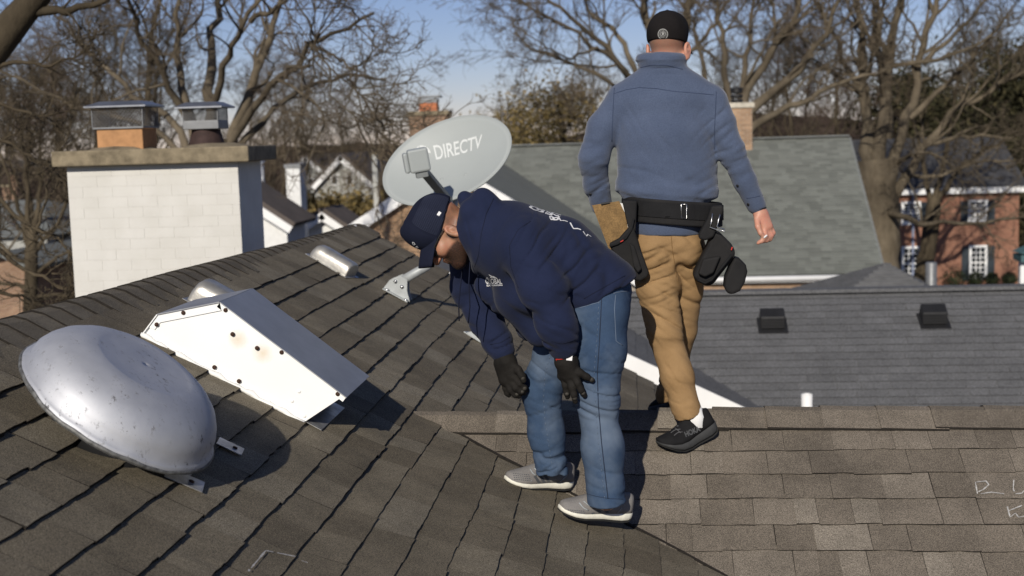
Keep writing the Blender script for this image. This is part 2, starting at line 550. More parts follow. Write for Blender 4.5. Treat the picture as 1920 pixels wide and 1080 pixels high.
# ------------------------------------------------------------------ ground
def ground_mat():
    k = NT('winter_ground')
    c = k.ramp(k.noise(0.05, 6, 0.6), [(0.3, (0.085, 0.068, 0.045)), (0.55, (0.10, 0.085, 0.05)), (0.75, (0.055, 0.07, 0.03))])
    k.bump(k.noise(3, 4), 0.5, 0.1)
    return k.done(c, 0.95)
M['ground'] = ground_mat()
g = []
n = 40
xs_ = np.concatenate([-np.geomspace(1200, 6, 20), np.geomspace(6, 1200, 20)])
ys_ = np.concatenate([np.linspace(-150, 0, 8), np.geomspace(8, 1600, 32)])
gv, gf = [], []
for yy in ys_:
    for xx in xs_:
        h = GROUND - 1.6 * max(0, min(1, (yy - 20) / 60)) * (1 if xx < 5 else 0.2) + 0.35 * sin(xx * 0.05) * cos(yy * 0.04)
        gv.append((xx, yy, h if abs(yy) > 15 else GROUND))
nx_ = len(xs_)
for j in range(len(ys_) - 1):
    for i in range(nx_ - 1):
        gf.append((j * nx_ + i, j * nx_ + i + 1, (j + 1) * nx_ + i + 1, (j + 1) * nx_ + i))
tag(link('ground', np_mesh('ground', gv, gf, M['ground'], True)), kind='structure')
# a low wooded rise closing the view
k = NT('wooded_hill')
c = k.ramp(k.noise(0.35, 8, 0.75), [(0.32, (0.030, 0.022, 0.018)), (0.5, (0.075, 0.056, 0.044)), (0.68, (0.13, 0.10, 0.075))])
M['hill'] = k.bump(k.noise(0.8, 6, 0.8), 1.0, 1.5).done(c, 1.0, 0, 0.0)
hv, hf = [], []
nh = 160
for i in range(nh):
    a = -0.75 + 1.5 * i / (nh - 1)
    for j, (d, hh) in enumerate(((150, 0), (165, 0.45), (185, 0.8), (215, 1.0), (300, 1.05))):
        top = 7.0 + 2.2 * sin(a * 7.0 + 1.0) + 1.3 * sin(a * 19) + RNG.uniform(-.5, .5)
        hv.append((sin(a) * d, cos(a) * d, GROUND - 2 + (top + 2 - GROUND * 0 ) * hh))
for i in range(nh - 1):
    for j in range(4):
        hf.append((i * 5 + j, (i + 1) * 5 + j, (i + 1) * 5 + j + 1, i * 5 + j + 1))
tag(link('hill', np_mesh('hill', hv, hf, M['hill'], True)), kind='structure')

# ------------------------------------------------------------------ materials for buildings
def course_mat(name, cols, L, H, mortar, rough=0.9, axes='xz'):
    """far brickwork / shingle courses: brick texture laid in the surface's own plane (world metres)"""
    k = NT(name)
    sx = k.n('SeparateXYZ'); k.l(k.pos, sx.inputs[0])
    cx = k.n('CombineXYZ')
    k.l(sx.outputs['XYZ'.index(axes[0].upper())], cx.inputs[0]); k.l(sx.outputs['XYZ'.index(axes[1].upper())], cx.inputs[1])
    b = k.n('TexBrick'); b.inputs['Scale'].default_value = 1.0
    b.inputs['Brick Width'].default_value = L; b.inputs['Row Height'].default_value = H
    b.inputs['Mortar Size'].default_value = min(L, H) * 0.08; b.inputs['Mortar Smooth'].default_value = 0.2
    b.inputs['Color1'].default_value = (*cols[0], 1); b.inputs['Color2'].default_value = (*cols[1], 1); b.inputs['Mortar'].default_value = (*mortar, 1)
    k.l(cx.outputs[0], b.inputs['Vector'])
    c = k.mix(1.0, b.outputs['Color'], k.ramp(k.noise(1.2, 5), [(0.3, 0.8), (0.7, 1.1)]), 'MULTIPLY')
    return k.done(c, rough, 0, 0.2)
M['grey_roof'] = course_mat('grey_green_shingles', ((0.15, 0.165, 0.152), (0.215, 0.232, 0.215)), 0.42, 0.085, (0.125, 0.135, 0.125), axes='xz')
M['grey_roof_far'] = simple('grey_shingles', (0.17, 0.18, 0.175), 0.95, var=0.15)
M['dark_roof'] = simple('dark_grey_shingles', (0.125, 0.126, 0.130), 0.95, var=0.12, vs=3, fine=0.4, fs=60, island=0.16)
M['tan_brick'] = simple('tan_brick', (0.42, 0.27, 0.165), 0.9, var=0.18, vs=2, island=0.35)
M['mortar'] = simple('mortar', (0.36, 0.32, 0.27), 0.95)
M['red_brick'] = course_mat('red_brick', ((0.25, 0.115, 0.075), (0.31, 0.155, 0.10)), 0.22, 0.075, (0.30, 0.19, 0.14))
M['red_brick_side'] = course_mat('red_brick_side', ((0.25, 0.115, 0.075), (0.31, 0.155, 0.10)), 0.22, 0.075, (0.30, 0.19, 0.14), axes='yz')
M['old_brick'] = course_mat('old_brick', ((0.22, 0.13, 0.085), (0.30, 0.19, 0.12)), 0.22, 0.075, (0.30, 0.25, 0.2))
M['shutter'] = simple('shutter_paint', (0.035, 0.045, 0.055), 0.6)
M['glass'] = simple('window_glass', (0.02, 0.025, 0.03), 0.08, spec=0.6)
M['siding'] = simple('white_siding', (0.72, 0.72, 0.70), 0.7, var=0.08)
M['grey_siding'] = simple('grey_siding', (0.36, 0.36, 0.34), 0.8, var=0.15)
M['concrete'] = simple('weathered_concrete', (0.20, 0.165, 0.11), 0.95, var=0.45, vs=9, bump=0.003, bs=60, fine=0.3)
M['terracotta'] = simple('terracotta', (0.42, 0.225, 0.105), 0.85, var=0.2, vs=14)
M['clay_dark'] = simple('sooty_clay', (0.045, 0.027, 0.024), 0.8, var=0.3, vs=20)
M['galv'] = simple('galvanised', (0.20, 0.205, 0.21), 0.5, 0.4, var=0.12, vs=10)

def brick_wall(parent, mb, u, v, nrm, o, W, H, L, h, mat, joint=0.008, proud=0.008, limit=300, keep=None, name='brick', depth=0.03):
    """bricks as pieces over a wall face: o = lower corner, u along, v up, nrm outwards"""
    u, v, nrm = (np.asarray(a, float) for a in (u, v, nrm))
    rb = random.Random(int(W * 100 + H * 10))
    me_cache = {}
    out, rest = [], MB()
    off = Vector((0, 0, 0)); p = parent
    while p is not None: off += p.location; p = p.parent
    nr = int(H / h)
    cells = []
    for r_ in range(nr):
        x_ = -(L / 2 if r_ % 2 else 0)
        while x_ < W - 0.001:
            a, b = max(0, x_), min(W, x_ + L)
            x_ += L
            if b - a < 0.03: continue
            cells.append((a, b, r_ * h, (r_ + 1) * h))
    if keep: cells = [c for c in cells if keep((c[0] + c[1]) / 2, (c[2] + c[3]) / 2)]
    for i, (a, b, z0, z1) in enumerate(cells):
        c = o + u * (a + b) / 2 + v * (z0 + z1) / 2 + nrm * (proud * rb.uniform(0.6, 1.3) - depth / 2)
        ex, ey, ez = u * ((b - a - joint) / 2), v * ((z1 - z0 - joint) / 2), nrm * depth / 2
        if i < limit:
            key = 'b'
            if key not in me_cache:
                t = MB().box((0, 0, 0), (1, 0, 0), (0, 1, 0), (0, 0, 1))
                me_cache[key] = np_mesh(name, t.v, t.f, mat)
            ob = bpy.data.objects.new(name, me_cache[key]); COL.objects.link(ob)
            ob.parent = parent
            ob.matrix_basis = Matrix.Translation(-off) @ Matrix(((ex[0], ey[0], ez[0], c[0]), (ex[1], ey[1], ez[1], c[1]), (ex[2], ey[2], ez[2], c[2]), (0, 0, 0, 1)))
        else:
            rest.box(c, ex, ey, ez)
    if rest.v:
        ob = rest.build('far_bricks', mat, parent); ob['kind'] = 'stuff'

# ------------------------------------------------------------------ white painted chimney behind the ridge
CY = 9.55
p00 = at(125, 315, CY); p10 = at(445, 301, CY)
cx0, cx1 = p00[0], p10[0]
ctop = (p00[2] + p10[2]) / 2
cdep = 0.60
chim = empty('chimney', ((cx0 + cx1) / 2, CY + cdep / 2, ctop - 2.2), 'broad white painted brick chimney with two flues, behind the roof ridge', 'chimney')
k = NT('white_painted_brick')
g_ = k.n('NewGeometry').outputs['Random Per Island']; o_ = k.n('ObjectInfo').outputs['Random']
c = k.ramp(k.noise(5, 5), [(0.3, (0.58, 0.565, 0.52)), (0.7, (0.64, 0.625, 0.585))])
c = k.mix(1.0, c, k.ramp(o_, [(0, 0.975), (1, 1.0)]), 'MULTIPLY')
c = k.mix(k.ramp(k.noise(9, 6, 0.7), [(0.62, 0.0), (0.8, 0.35)]), c, (0.5, 0.47, 0.42))
M['white_brick'] = k.bump(k.noise(90, 3), 0.5, 0.001).done(c, 0.8)
m = MB(); m.abox((cx0 + 0.0005, CY + 0.0005, ctop - 2.6), (cx1 - 0.0005, CY + cdep - 0.006, ctop))
m.build('shaft', M['white_brick'], chim)
H_ = 1.55
brick_wall(chim, None, (1, 0, 0), (0, 0, 1), (0, -1, 0), np.array((cx0, CY, ctop - H_)), cx1 - cx0, H_, 0.225, 0.0775, M['white_brick'], joint=0.0022, proud=0.0016)
brick_wall(chim, None, (0, 1, 0), (0, 0, 1), (1, 0, 0), np.array((cx1, CY, ctop - H_)), cdep, H_, 0.225, 0.0775, M['white_brick'], joint=0.0022, proud=0.0016)
m = MB(); m.abox((cx0 - 0.075, CY - 0.09, ctop), (cx1 + 0.11, CY + cdep + 0.09, ctop + 0.115))
m.build('crown', M['concrete'], chim, bevel=0.012)
czt = ctop + 0.115
def flue_cap(x0, x1, yc, dy, zb, zl, lid_w, mat, name):
    """wire-mesh chimney cap: mesh walls and a lid with turned-down rim"""
    xc = (x0 + x1) / 2
    mesh = MB()
    for (ax_, sgn) in (('f', -1), ('f', 1), ('s', -1), ('s', 1)):
        hw = (x1 - x0) / 2 if ax_ == 'f' else dy
        nd = 7
        for d_ in (-1, 1):
            for q in range(-nd, nd + 1):
                s0 = q / nd * hw * 1.0
                hgt = zl - zb
                s1 = s0 + d_ * hgt * 0.95
                a, b = s0, s1
                za, zb_ = zb, zl
                if b > hw: zb_ = zb + (hw - a) / (b - a) * hgt; b = hw
                if b < -hw: zb_ = zb + (-hw - a) / (b - a) * hgt; b = -hw
                if abs(b - a) < 0.004: continue
                if ax_ == 'f': P, Q = (xc + a, yc + sgn * dy, za), (xc + b, yc + sgn * dy, zb_)
                else: P, Q = (xc + sgn * (x1 - x0) / 2, yc + a, za), (xc + sgn * (x1 - x0) / 2, yc + b, zb_)
                mesh.tube([P, Q], 0.0013, 4, cap=False)
                if ax_ == 'f' and q == -nd and d_ == 1:
                    pass
        # strands entering from the side edges
        for d_ in (-1, 1):
            for q in range(1, 7):
                z_s = zb + (zl - zb) * q / 7
                a = -d_ * hw; run = (zl - z_s) * 0.95; b = a + d_ * min(run, 2 * hw)
                zt = z_s + abs(b - a) / 0.95
                if ax_ == 'f': P, Q = (xc + a, yc + sgn * dy, z_s), (xc + b, yc + sgn * dy, zt)
                else: P, Q = (xc + sgn * (x1 - x0) / 2, yc + a, z_s), (xc + sgn * (x1 - x0) / 2, yc + b, zt)
                mesh.tube([P, Q], 0.0013, 4, cap=False)
    for (zz, th) in ((zb, 0.014), (zl - 0.01, 0.012)):
        for sgn in (-1, 1):
            mesh.box((xc, yc + sgn * dy, zz), ((x1 - x0) / 2, 0, 0), (0, 0.003, 0), (0, 0, th * .45))
            mesh.box((xc + sgn * (x1 - x0) / 2, yc, zz), (0.003, 0, 0), (0, dy, 0), (0, 0, th * .45))
    for sx_ in (-1, 1):
        for sy_ in (-1, 1):
            mesh.box((xc + sx_ * (x1 - x0) / 2, yc + sy_ * dy, (zb + zl) / 2), (0.003, 0, 0), (0, 0.003, 0), (0, 0, (zl - zb) / 2))
    cage = mesh.build('flue_cap', M['galv'], chim)
    lid = MB()
    lw, ld = lid_w / 2, dy + (lid_w - (x1 - x0)) / 2
    A = [(xc + a * lw, yc + b * ld, zl - 0.012) for a, b in ((-1, -1), (1, -1), (1, 1), (-1, 1))]
    B = [(xc + a * lw * 0.62, yc + b * ld * 0.62, zl + 0.022) for a, b in ((-1, -1), (1, -1), (1, 1), (-1, 1))]
    lid.add(A + B + [(p[0], p[1], p[2] - 0.012) for p in A], [(4, 5, 6, 7), (0, 1, 5, 4), (1, 2, 6, 5), (2, 3, 7, 6), (3, 0, 4, 7), (0, 8, 9, 1), (1, 9, 10, 2), (2, 10, 11, 3), (3, 11, 8, 0)])
    lid.build('lid', M['lid'], cage)
M['lid'] = simple('cap_lid_steel', (0.30, 0.31, 0.33), 0.38, 0.8, var=0.2, vs=8)
fx0, fx1 = at(181, 250, CY + .12)[0], at(267, 250, CY + .12)[0]
m = MB(); fy = CY + 0.12
for (a, b) in (((fx0, fy, czt - .01), (fx1, fy + 0.30, czt + 0.155)),):
    m.abox(a, b)
m.build('flue', M['terracotta'], chim, bevel=0.008)
flue_cap(fx0 - 0.022, fx1 + 0.012, fy + 0.15, 0.165, czt + 0.16, czt + 0.335, 0.47, None, 'a')
gx0, gx1 = at(345, 250, CY + .15)[0], at(408, 250, CY + .15)[0]
m = MB()
m.lathe(((gx0 + gx1) / 2, CY + 0.28, czt - 0.01), (0, 0, 1), [(0.135, 0), (0.13, 0.04), (0.108, 0.12), (0.106, 0.14), (0.09, 0.14)], 20)
m.build('flue', M['clay_dark'], chim)
flue_cap(gx0 - 0.004, gx1 + 0.004, CY + 0.28, 0.12, czt + 0.19, czt + 0.31, 0.36, None, 'b')
m = MB(); m.abox((gx0 - 0.008, CY + 0.155, czt + 0.132), (gx1 + 0.008, CY + 0.405, czt + 0.19)); m.build('flue_collar', M['galv'], chim, bevel=0.004)
m = MB()
for xx in (fx0 + .06, (gx0 + gx1) / 2):
    m.lathe((xx + .08, CY + 0.26, czt - 0.003), (0, 0, 1), [(0.26, 0), (0.2, 0.02), (0.12, 0.03)], 16)
m.build('mortar_wash', M['concrete'], chim)

# ------------------------------------------------------------------ grey-roofed house with the tan brick gable
GE, GR = 36.0, 41.5
za_e = at(1450, 515, GE)[2]; zr_ = at(1480, 259, GR)[2]
gx_r = at(1591, 258, GR)[0]; gx_l = at(772, 300, GR)[0]
gh = empty('grey_roofed_house', ((gx_l + gx_r) / 2, GE, GROUND), 'tan brick house with a long grey-green shingle roof and white trim, behind the walking man', 'house')
m = MB()
sl_g = (zr_ - za_e) / (GR - GE)
e0 = np.array((gx_l, GE, za_e)); e1 = np.array((gx_r + 0.05, GE, za_e)); r0 = np.array((gx_l, GR, zr_)); r1 = np.array((gx_r, GR, zr_))
b0 = np.array((gx_l, 2 * GR - GE, za_e)); b1 = np.array((gx_r, 2 * GR - GE, za_e))
up_ = np.array((0, 0, 0.06))
m.add([e0, e1, r1, r0, b0, b1], [(0, 1, 2, 3), (3, 2, 5, 4)])
m.add([e0 - up_ * 3, e1 - up_ * 3, r1 - up_ * 3, r0 - up_ * 3], [(3, 2, 1, 0)])
gr = m.build('roof', M['grey_roof'], gh)
# roofing courses as real laps
m = MB()
nc = 46
for i in range(nc):
    t0_, t1_ = i / nc, (i + 1) / nc
    A = e0 + (r0 - e0) * t0_; B = e1 + (r1 - e1) * t0_; A2 = e0 + (r0 - e0) * t1_; B2 = e1 + (r1 - e1) * t1_
    lift = np.array((0, -0.01, 0.022))
    x_ = A[0]
    rb = random.Random(i)
    while x_ < B[0] - 0.05:
        w = min(rb.uniform(0.15, 0.42), B[0] - x_)
        xa, xe = x_ + 0.006, x_ + w
        m.add([(xa, A[1] + lift[1], A[2] + lift[2]), (xe, A[1] + lift[1], A[2] + lift[2]), (xe, A2[1], A2[2] + 0.004), (xa, A2[1], A2[2] + 0.004), (xa, A[1] - .01, A[2] - .005), (xe, A[1] - .01, A[2] - .005)], [(0, 1, 2, 3), (4, 5, 1, 0)])
        x_ += w
M['grey_shingle'] = simple('grey_green_shingle', (0.175, 0.184, 0.166), 0.95, var=0.10, vs=1.5, island=0.30)
o = m.build('shingles', M['grey_shingle'], gr); o['kind'] = 'stuff'
m = MB(); m.box((e0 + e1) / 2 + np.array((0, -0.02, -0.12)), ((gx_r - gx_l) / 2, 0, 0), (0, 0.05, 0), (0, 0, 0.085)); m.build('fascia', M['white_trim'], gh)
m = MB(); m.tube([e0 + np.array((0, -0.10, -0.10)), e1 + np.array((0, -0.10, -0.10))], 0.075, 8); m.build('gutter', M['white_trim'], gh)
m = MB(); m.box((r0 + r1) / 2 + np.array((0, 0, 0.03)), ((gx_r - gx_l) / 2, 0, 0), (0, 0.16, 0), (0, 0, 0.02)); m.build('ridge_cap', M['grey_roof_far'], gh)
m = MB(); m.prism([e1 + np.array((0, 0, -.2)), e1 + np.array((0, 0, -.02)), r1 + np.array((0, 0, -.02)), b1 + np.array((0, 0, -.02)), b1 + np.array((0, 0, -.2)), r1 + np.array((0, 0, -.2))], (0.07, 0, 0)); m.build('rake_board', M['grey_roof_far'], gh)
m = MB(); wy = GE + 0.14
m.abox((gx_l + .3, wy, GROUND), (gx_r - .25, 2 * GR - GE - .45, za_e - 0.05)); 
m.prism([(gx_r - .3, wy, za_e - .05), (gx_r - .3, GR, zr_ - .25), (gx_r - .3, 2 * GR - GE - .45, za_e - .05)], (0.05, 0, 0))
gw = m.build('wall', M['mortar'], gh)
# front brick band seen under the eave: bricks as pieces
bx0, bx1 = at(1290, 545, wy)[0], at(1620, 545, wy)[0]
zt_ = za_e - 0.16
rest = brick_wall(gw, None, (1, 0, 0), (0, 0, 1), (0, -1, 0), np.array((bx0, wy, zt_ - 0.5)), bx1 - bx0, 0.5, 0.21, 0.075, M['tan_brick'], joint=0.012, proud=0.012)
# cross gable facing the camera
GY = 31.5
ap = at(836, 300, GY)
lb = at(560, 470, GY); rbp = at(1130, 485, GY)
slg = 0.62
hw = 6.2
m = MB()
apx = ap
L_ = np.array((ap[0] - hw, GY, ap[2] - hw * slg)); R_ = np.array((ap[0] + hw, GY, ap[2] - hw * slg))
back = np.array((0, GR - GY + 1.0, 0))
m.add([L_, ap, R_, L_ + back, ap + back, R_ + back], [(0, 1, 4, 3), (1, 2, 5, 4)])
m.build('gable_roof', M['grey_shingle'], gh)
m = MB()
th = np.array((0, 0, -0.34)); fr = np.array((0, -0.10, 0))
m.prism([L_ + fr, ap + fr, ap + fr + th, L_ + fr + th], (0, 0.1, 0)); m.build('rake_board', M['white_trim'], gh)
m = MB(); m.prism([ap + fr + np.array((0.003, 0, 0)), R_ + fr, R_ + fr + th, ap + fr + th + np.array((0.003, 0, 0))], (0, 0.1, 0)); m.build('rake_board', M['white_trim'], gh)
m = MB()
gy2 = GY + 0.14
m.prism([(L_[0] + .35, gy2 + .02, GROUND), (R_[0] - .35, gy2 + .02, GROUND), (R_[0] - .35, gy2 + .02, R_[2] + .05), (ap[0], gy2 + .02, ap[2] - .15), (L_[0] + .35, gy2 + .02, L_[2] + .05)], (0, 0.2, 0))
gw2 = m.build('gable_wall', M['mortar'], gh)
m = MB(); m.prism([L_ + np.array((0, 0, -.34)), ap + np.array((0, 0, -.34)), R_ + np.array((0, 0, -.34)), R_ + np.array((0, 0, -.26)), ap + np.array((0, 0, -.26)), L_ + np.array((0, 0, -.26))], (0, 0.14, 0)); m.build('soffit', M['white_trim'], gh)
q0 = at(640, 480, gy2); q1 = at(1010, 480, gy2)
brick_wall(gw2, None, (1, 0, 0), (0, 0, 1), (0, -1, 0), np.array((q0[0], gy2, q0[2] - .1)), q1[0] - q0[0], 2.3, 0.235, 0.082, M['tan_brick'], joint=0.014, proud=0.012,
           keep=lambda a, b: q0[2] - .1 + b < ap[2] - .3 - abs(q0[0] + a - ap[0]) * slg)
# its two chimneys
def far_chimney(px0, px1, ptop, pbot, Y, mat, crown_mat, crown=0.12, dep=0.7, sidemat=None):
    a, b = at(px0, ptop, Y), at(px1, ptop, Y); zb_ = at(px0, pbot, Y)[2] - 1.0
    e = empty('brick_chimney', ((a[0] + b[0]) / 2, Y, zb_))
    m = MB(); m.abox((a[0], Y, zb_), (b[0], Y + dep, a[2] - crown)); m.build('shaft', mat, e)
    m = MB(); m.abox((a[0] - .07, Y - .07, a[2] - crown + .002), (b[0] + .07, Y + dep + .07, a[2])); m.build('crown', crown_mat, e, bevel=0.02)
    return e, a, b
e, a, b = far_chimney(766, 838, 209, 300, GR - .3, M['old_brick'], M['concrete'], 0.14)
tag(e, 'tan brick chimney with an orange flue and flat metal cap, above the satellite dish', 'chimney')
fa, fb = at(786, 209, GR)[0], at(819, 209, GR)[0]
ztop_ = at(800, 193, GR)[2]
m = MB(); m.abox((fa, GR, a[2]), (fb, GR + .4, ztop_)); m.build('flue', simple('orange_clay', (0.42, 0.15, 0.07), 0.8), e)
m = MB(); m.abox((fa - .02, GR - .02, ztop_ + .002), (fb + .02, GR + .42, ztop_ + .12)); m.build('flue_collar', M['galv'], e)
m = MB(); m.abox((fa - .06, GR - .1, ztop_ + .16), (fb + .12, GR + .5, ztop_ + .22)); m.abox((fa, GR, ztop_ + .12), (fa + .03, GR + .03, ztop_ + .16)); m.abox((fb - .03, GR, ztop_ + .12), (fb, GR + .03, ztop_ + .16)); m.build('lid', M['galv'], e)
e, a, b = far_chimney(1367, 1410, 193, 285, GR - .5, M['mortar'], simple('pale_crown', (0.5, 0.46, 0.38), 0.9), 0.16)
tag(e, 'narrow tan brick chimney with pale crown and black cap, right of the walking man', 'chimney')
brick_wall(e, None, (1, 0, 0), (0, 0, 1), (0, -1, 0), np.array((a[0], GR - .5, a[2] - 2.2)), b[0] - a[0], 2.04, 0.215, 0.078, M['tan_brick'], joint=0.014, proud=0.012)
m = MB(); xm = (at(1369, 180, GR)[0] + at(1392, 180, GR)[0]) / 2
for zq in (0.0, 0.14, 0.28):
    m.lathe((xm, GR - .15, a[2] + zq), (0, 0, 1), [(0.16, 0), (0.19, 0.03), (0.19, 0.09), (0.16, 0.115)], 16)
m.lathe((xm, GR - .15, a[2] + .40), (0, 0, 1), [(0.21, 0), (0.21, 0.04), (0.05, 0.09), (0.0, 0.09)], 16)
m.build('flue_cap', M['black_plastic'], e)

# ------------------------------------------------------------------ low dark-roofed building just beyond the ridge
D2Y = 14.5
pr0 = at(1163, 659, D2Y); pr1 = at(1403, 769, D2Y)
sl2 = -(pr1[2] - pr0[2]) / (pr1[0] - pr0[0])
def zD2(x): return pr0[2] - sl2 * (x - pr0[0])
N_D2 = unit((sl2, 0, 1)); C_D2 = float(N_D2 @ pr0)
v1 = on_plane(1290, 690, N_D2, C_D2); v2 = on_plane(1440, 765, N_D2, C_D2)
# front-facing slope runs through the valley and its ridge line; find its pitch
D1S = 0.50
kz = at(1600, 545, 1.0)[2]                     # ridge line of sight: height per metre out
D1Y = sum((D1S * v[1] - v[2]) / (D1S - kz) for v in (v1, v2)) / 2
D1Z = kz * D1Y
print('dark roof ridge', D1Y, D1Z, 'pitch', D1S, 'valley', v1, v2, 'sl2', sl2)
def zD1(y): return D1Z - D1S * (D1Y - y)
N_D1 = unit((0, -D1S, 1)); C_D1 = float(N_D1 @ np.array((0, D1Y, D1Z)))
xl, xr = at(790, 480, D2Y)[0], 16.0
db = empty('dark_roofed_building', (4.0, D1Y - 3, GROUND), 'low building with a dark grey shingle roof and white gable trim just past the ridge', 'building')
m = MB()
m.add([(xl, D1Y, D1Z), (xr, D1Y, D1Z), (xr, D1Y - 5.0, zD1(D1Y - 5.0)), (xl, D1Y - 5.0, zD1(D1Y - 5.0))], [(3, 2, 1, 0)])
m.add([(xl, D1Y, D1Z), (xr, D1Y, D1Z), (xr, D1Y + 5.0, zD1(D1Y - 5.0)), (xl, D1Y + 5.0, zD1(D1Y - 5.0))], [(0, 1, 2, 3)])
m.add([(xl, D2Y, zD2(xl)), (xl, D1Y, zD2(xl)), (5.5, D1Y, zD2(5.5)), (5.5, D2Y, zD2(5.5))], [(3, 2, 1, 0)])
m.add([(xl, D2Y, zD2(xl)), (xl, D1Y + 1, zD2(xl)), (xl - 5, D1Y + 1, zD2(xl) - 5 * sl2), (xl - 5, D2Y, zD2(xl) - 5 * sl2)], [(0, 1, 2, 3)])
dr = m.build('roof', M['dark_roof'], db)
# courses laid as separate shingles
tabsD = []
def dtab(P, ex, ey, ez, w, l, t):
    tabsD.append(place_tab(rr.randrange(10), P, ex, ey, ez, w, l, t))
Lr = 0.145
yy = D1Y - 0.16
while yy > D1Y - 4.4:
    x_ = at(1180, 600, yy)[0] - rr.random()
    x_end = min(at(2160, 600, yy)[0] + 0.4, xr - .3)
    while x_ < x_end:
        w = rr.uniform(0.20, 0.55)
        c_ = x_ + w / 2
        if zD1(yy) > zD2(c_) - 0.16:
            U1 = unit((0, -1, -D1S))
            dtab(np.array((c_, yy, zD1(yy))) - U1 * Lr, EX, U1, N_D1, w - 0.010, Lr, 0.012)
        x_ += w
    yy -= Lr / sqrt(1 + D1S ** 2)
xx = at(1150, 640, D2Y)[0] - 1.2
U2 = unit((1, 0, -sl2))
while xx < 5.0:
    y_ = D2Y
    while y_ < D1Y:
        w = rr.uniform(0.28, 0.7)
        c_ = y_ + w / 2
        if zD2(xx) > zD1(c_) - 0.16 and c_ < D1Y:
            dtab(np.array((xx, min(c_, D1Y), zD2(xx))) - U2 * Lr, EY, U2, N_D2, w - 0.010, Lr, 0.012)
        y_ += w
    xx += Lr / sqrt(1 + sl2 ** 2)
tabsD = [t for t in tabsD if t[1].translation.z < D1Z + 0.02]
M['dark_roof_edge'] = simple('dark_roof_edge', (0.055, 0.056, 0.060), .95)
lay(tabsD, dr, M['dark_roof'], 'shingle', 300, 'dark_roof_edge')
m = MB(); m.box(((xl + xr) / 2, D1Y, D1Z + 0.012), ((xr - xl) / 2, 0, 0), (0, 0.13, 0), (0, 0, 0.022)); m.build('ridge_cap', M['dark_roof'], db)
m = MB()
w_ = np.array((0, 0, -0.30))
A = np.array((xl, D2Y - 0.03, zD2(xl) + .015)); B = np.array((5.5, D2Y - 0.03, zD2(5.5) + .015))
m.prism([A, B, B + w_, A + w_], (0, 0.025, 0)); m.build('rake_board', M['white_trim'], db)
m = MB(); m.prism([(xl - 4.6, D2Y + .3, GROUND), (5.3, D2Y + .3, GROUND), (5.3, D2Y + .3, zD2(5.3) - .1), (xl, D2Y + .3, zD2(xl) - .1), (xl - 4.6, D2Y + .3, zD2(xl) - .1 - 4.6 * sl2)], (0, 0.2, 0)); m.build('wall', M['house_brick'], db)
m = MB(); m.abox((5.32, D1Y - 4.7, GROUND), (xr - .3, D1Y + 4.7, zD1(D1Y - 4.7) - .1)); m.build('wall', M['house_brick'], db)
# roof vents on it
def box_vent(px, py, name_label):
    P = on_plane(px, py, N_D1, C_D1)
    s = P[1] / 2500.0
    w = 45 * s / 2
    e = empty('roof_vent', P, name_label, 'roof vent', 'square black vents on the dark roof')
    m = MB()
    U1 = unit((0, -1, -D1S))
    m.box(P + N_D1 * 0.012 + U1 * 0.02, np.array((w * 1.22, 0, 0)), U1 * w * 1.1, N_D1 * 0.010); m.build('flashing', M['black_plastic'], e, bevel=0.004)
    m = MB()
    c = P + N_D1 * 0.02
    pr = [c + U1 * w * 0.75, c + U1 * w * 0.8 + UP * w * 1.05, c - U1 * w * 0.3 + UP * w * 1.2, c - U1 * w * 0.95 + UP * w * 0.2, c - U1 * w * 0.95]
    m.prism([p - EX * w for p in pr], EX * 2 * w); m.build('hood', M['black_plastic'], e, bevel=0.02)
    m = MB()
    for q in range(4):
        m.box(c + U1 * (w * 0.79) + UP * (w * (0.2 + 0.22 * q)) - EY * 0.012, (w * 0.9, 0, 0), (0, 0.006, 0), (0, 0, 0.008))
    m.build('louvre', M['black_plastic'], e)
box_vent(1448, 610, 'black box vent on the dark grey roof, nearer the walking man')
box_vent(1750, 602, 'black box vent on the dark grey roof, toward the right edge')
P = on_plane(1513, 775, N_D1, C_D1)
e = empty('vent_pipe', P, 'short white plastic vent pipe poking up just over the roof ridge', 'vent pipe')
m = MB(); m.lathe(P - UP * .1, UP, [(0.062, 0), (0.062, 0.32), (0.050, 0.32), (0.050, 0.2), (0, 0.2)], 16); m.build('pipe', M['white_trim'], e)
m = MB(); m.lathe(P - UP * .02, N_D1, [(0.16, 0), (0.1, 0.02), (0.07, 0.07), (0.063, 0.07)], 16); m.build('boot', M['black_plastic'], e)
# hip roof peeping over its ridge
HY = 26.0
ha = at(1662, 492, HY + 2); h0 = at(1530, 553, HY); h1 = at(1815, 546, HY)
e = empty('hip_roof_shed', (ha[0], HY, GROUND), 'small pyramid roof of weathered grey shingles peeping over the dark ridge', 'shed')
m = MB()
h2 = h1 + np.array((0.3, 4, 0)); h3 = h0 + np.array((-.3, 4, 0))
m.add([h0 - UP * .4, h1 - UP * .4, h2 - UP * .4, h3 - UP * .4, ha], [(0, 1, 4), (1, 2, 4), (2, 3, 4), (3, 0, 4)])
m.build('roof', simple('weathered_grey_shingle', (0.115, 0.115, 0.115), 0.95, var=0.15, vs=3, fine=.3, fs=25), e)
m = MB()
for t_ in np.linspace(0.04, 0.94, 14):
    A = (h0 - UP * .4) * (1 - t_) + ha * t_; B = (h1 - UP * .4) * (1 - t_) + ha * t_
    m.box((A + B) / 2 + np.array((0, -.012, .012)), ((B[0] - A[0]) / 2, 0, (B[2] - A[2]) / 2), (0, .05, .02), (0, 0, .009))
m.build('shingle_course', M['grey_shed'] if 'grey_shed' in M else simple('grey_course', (0.13, 0.13, 0.13), 0.95, var=.2, vs=4), e)
m = MB(); m.abox((h0[0] + .2, HY + .3, GROUND), (h1[0] - .2, HY + 3.6, h0[2] - .4)); m.build('wall', M['siding'], e)
P = at(1746, 515, HY + 3)
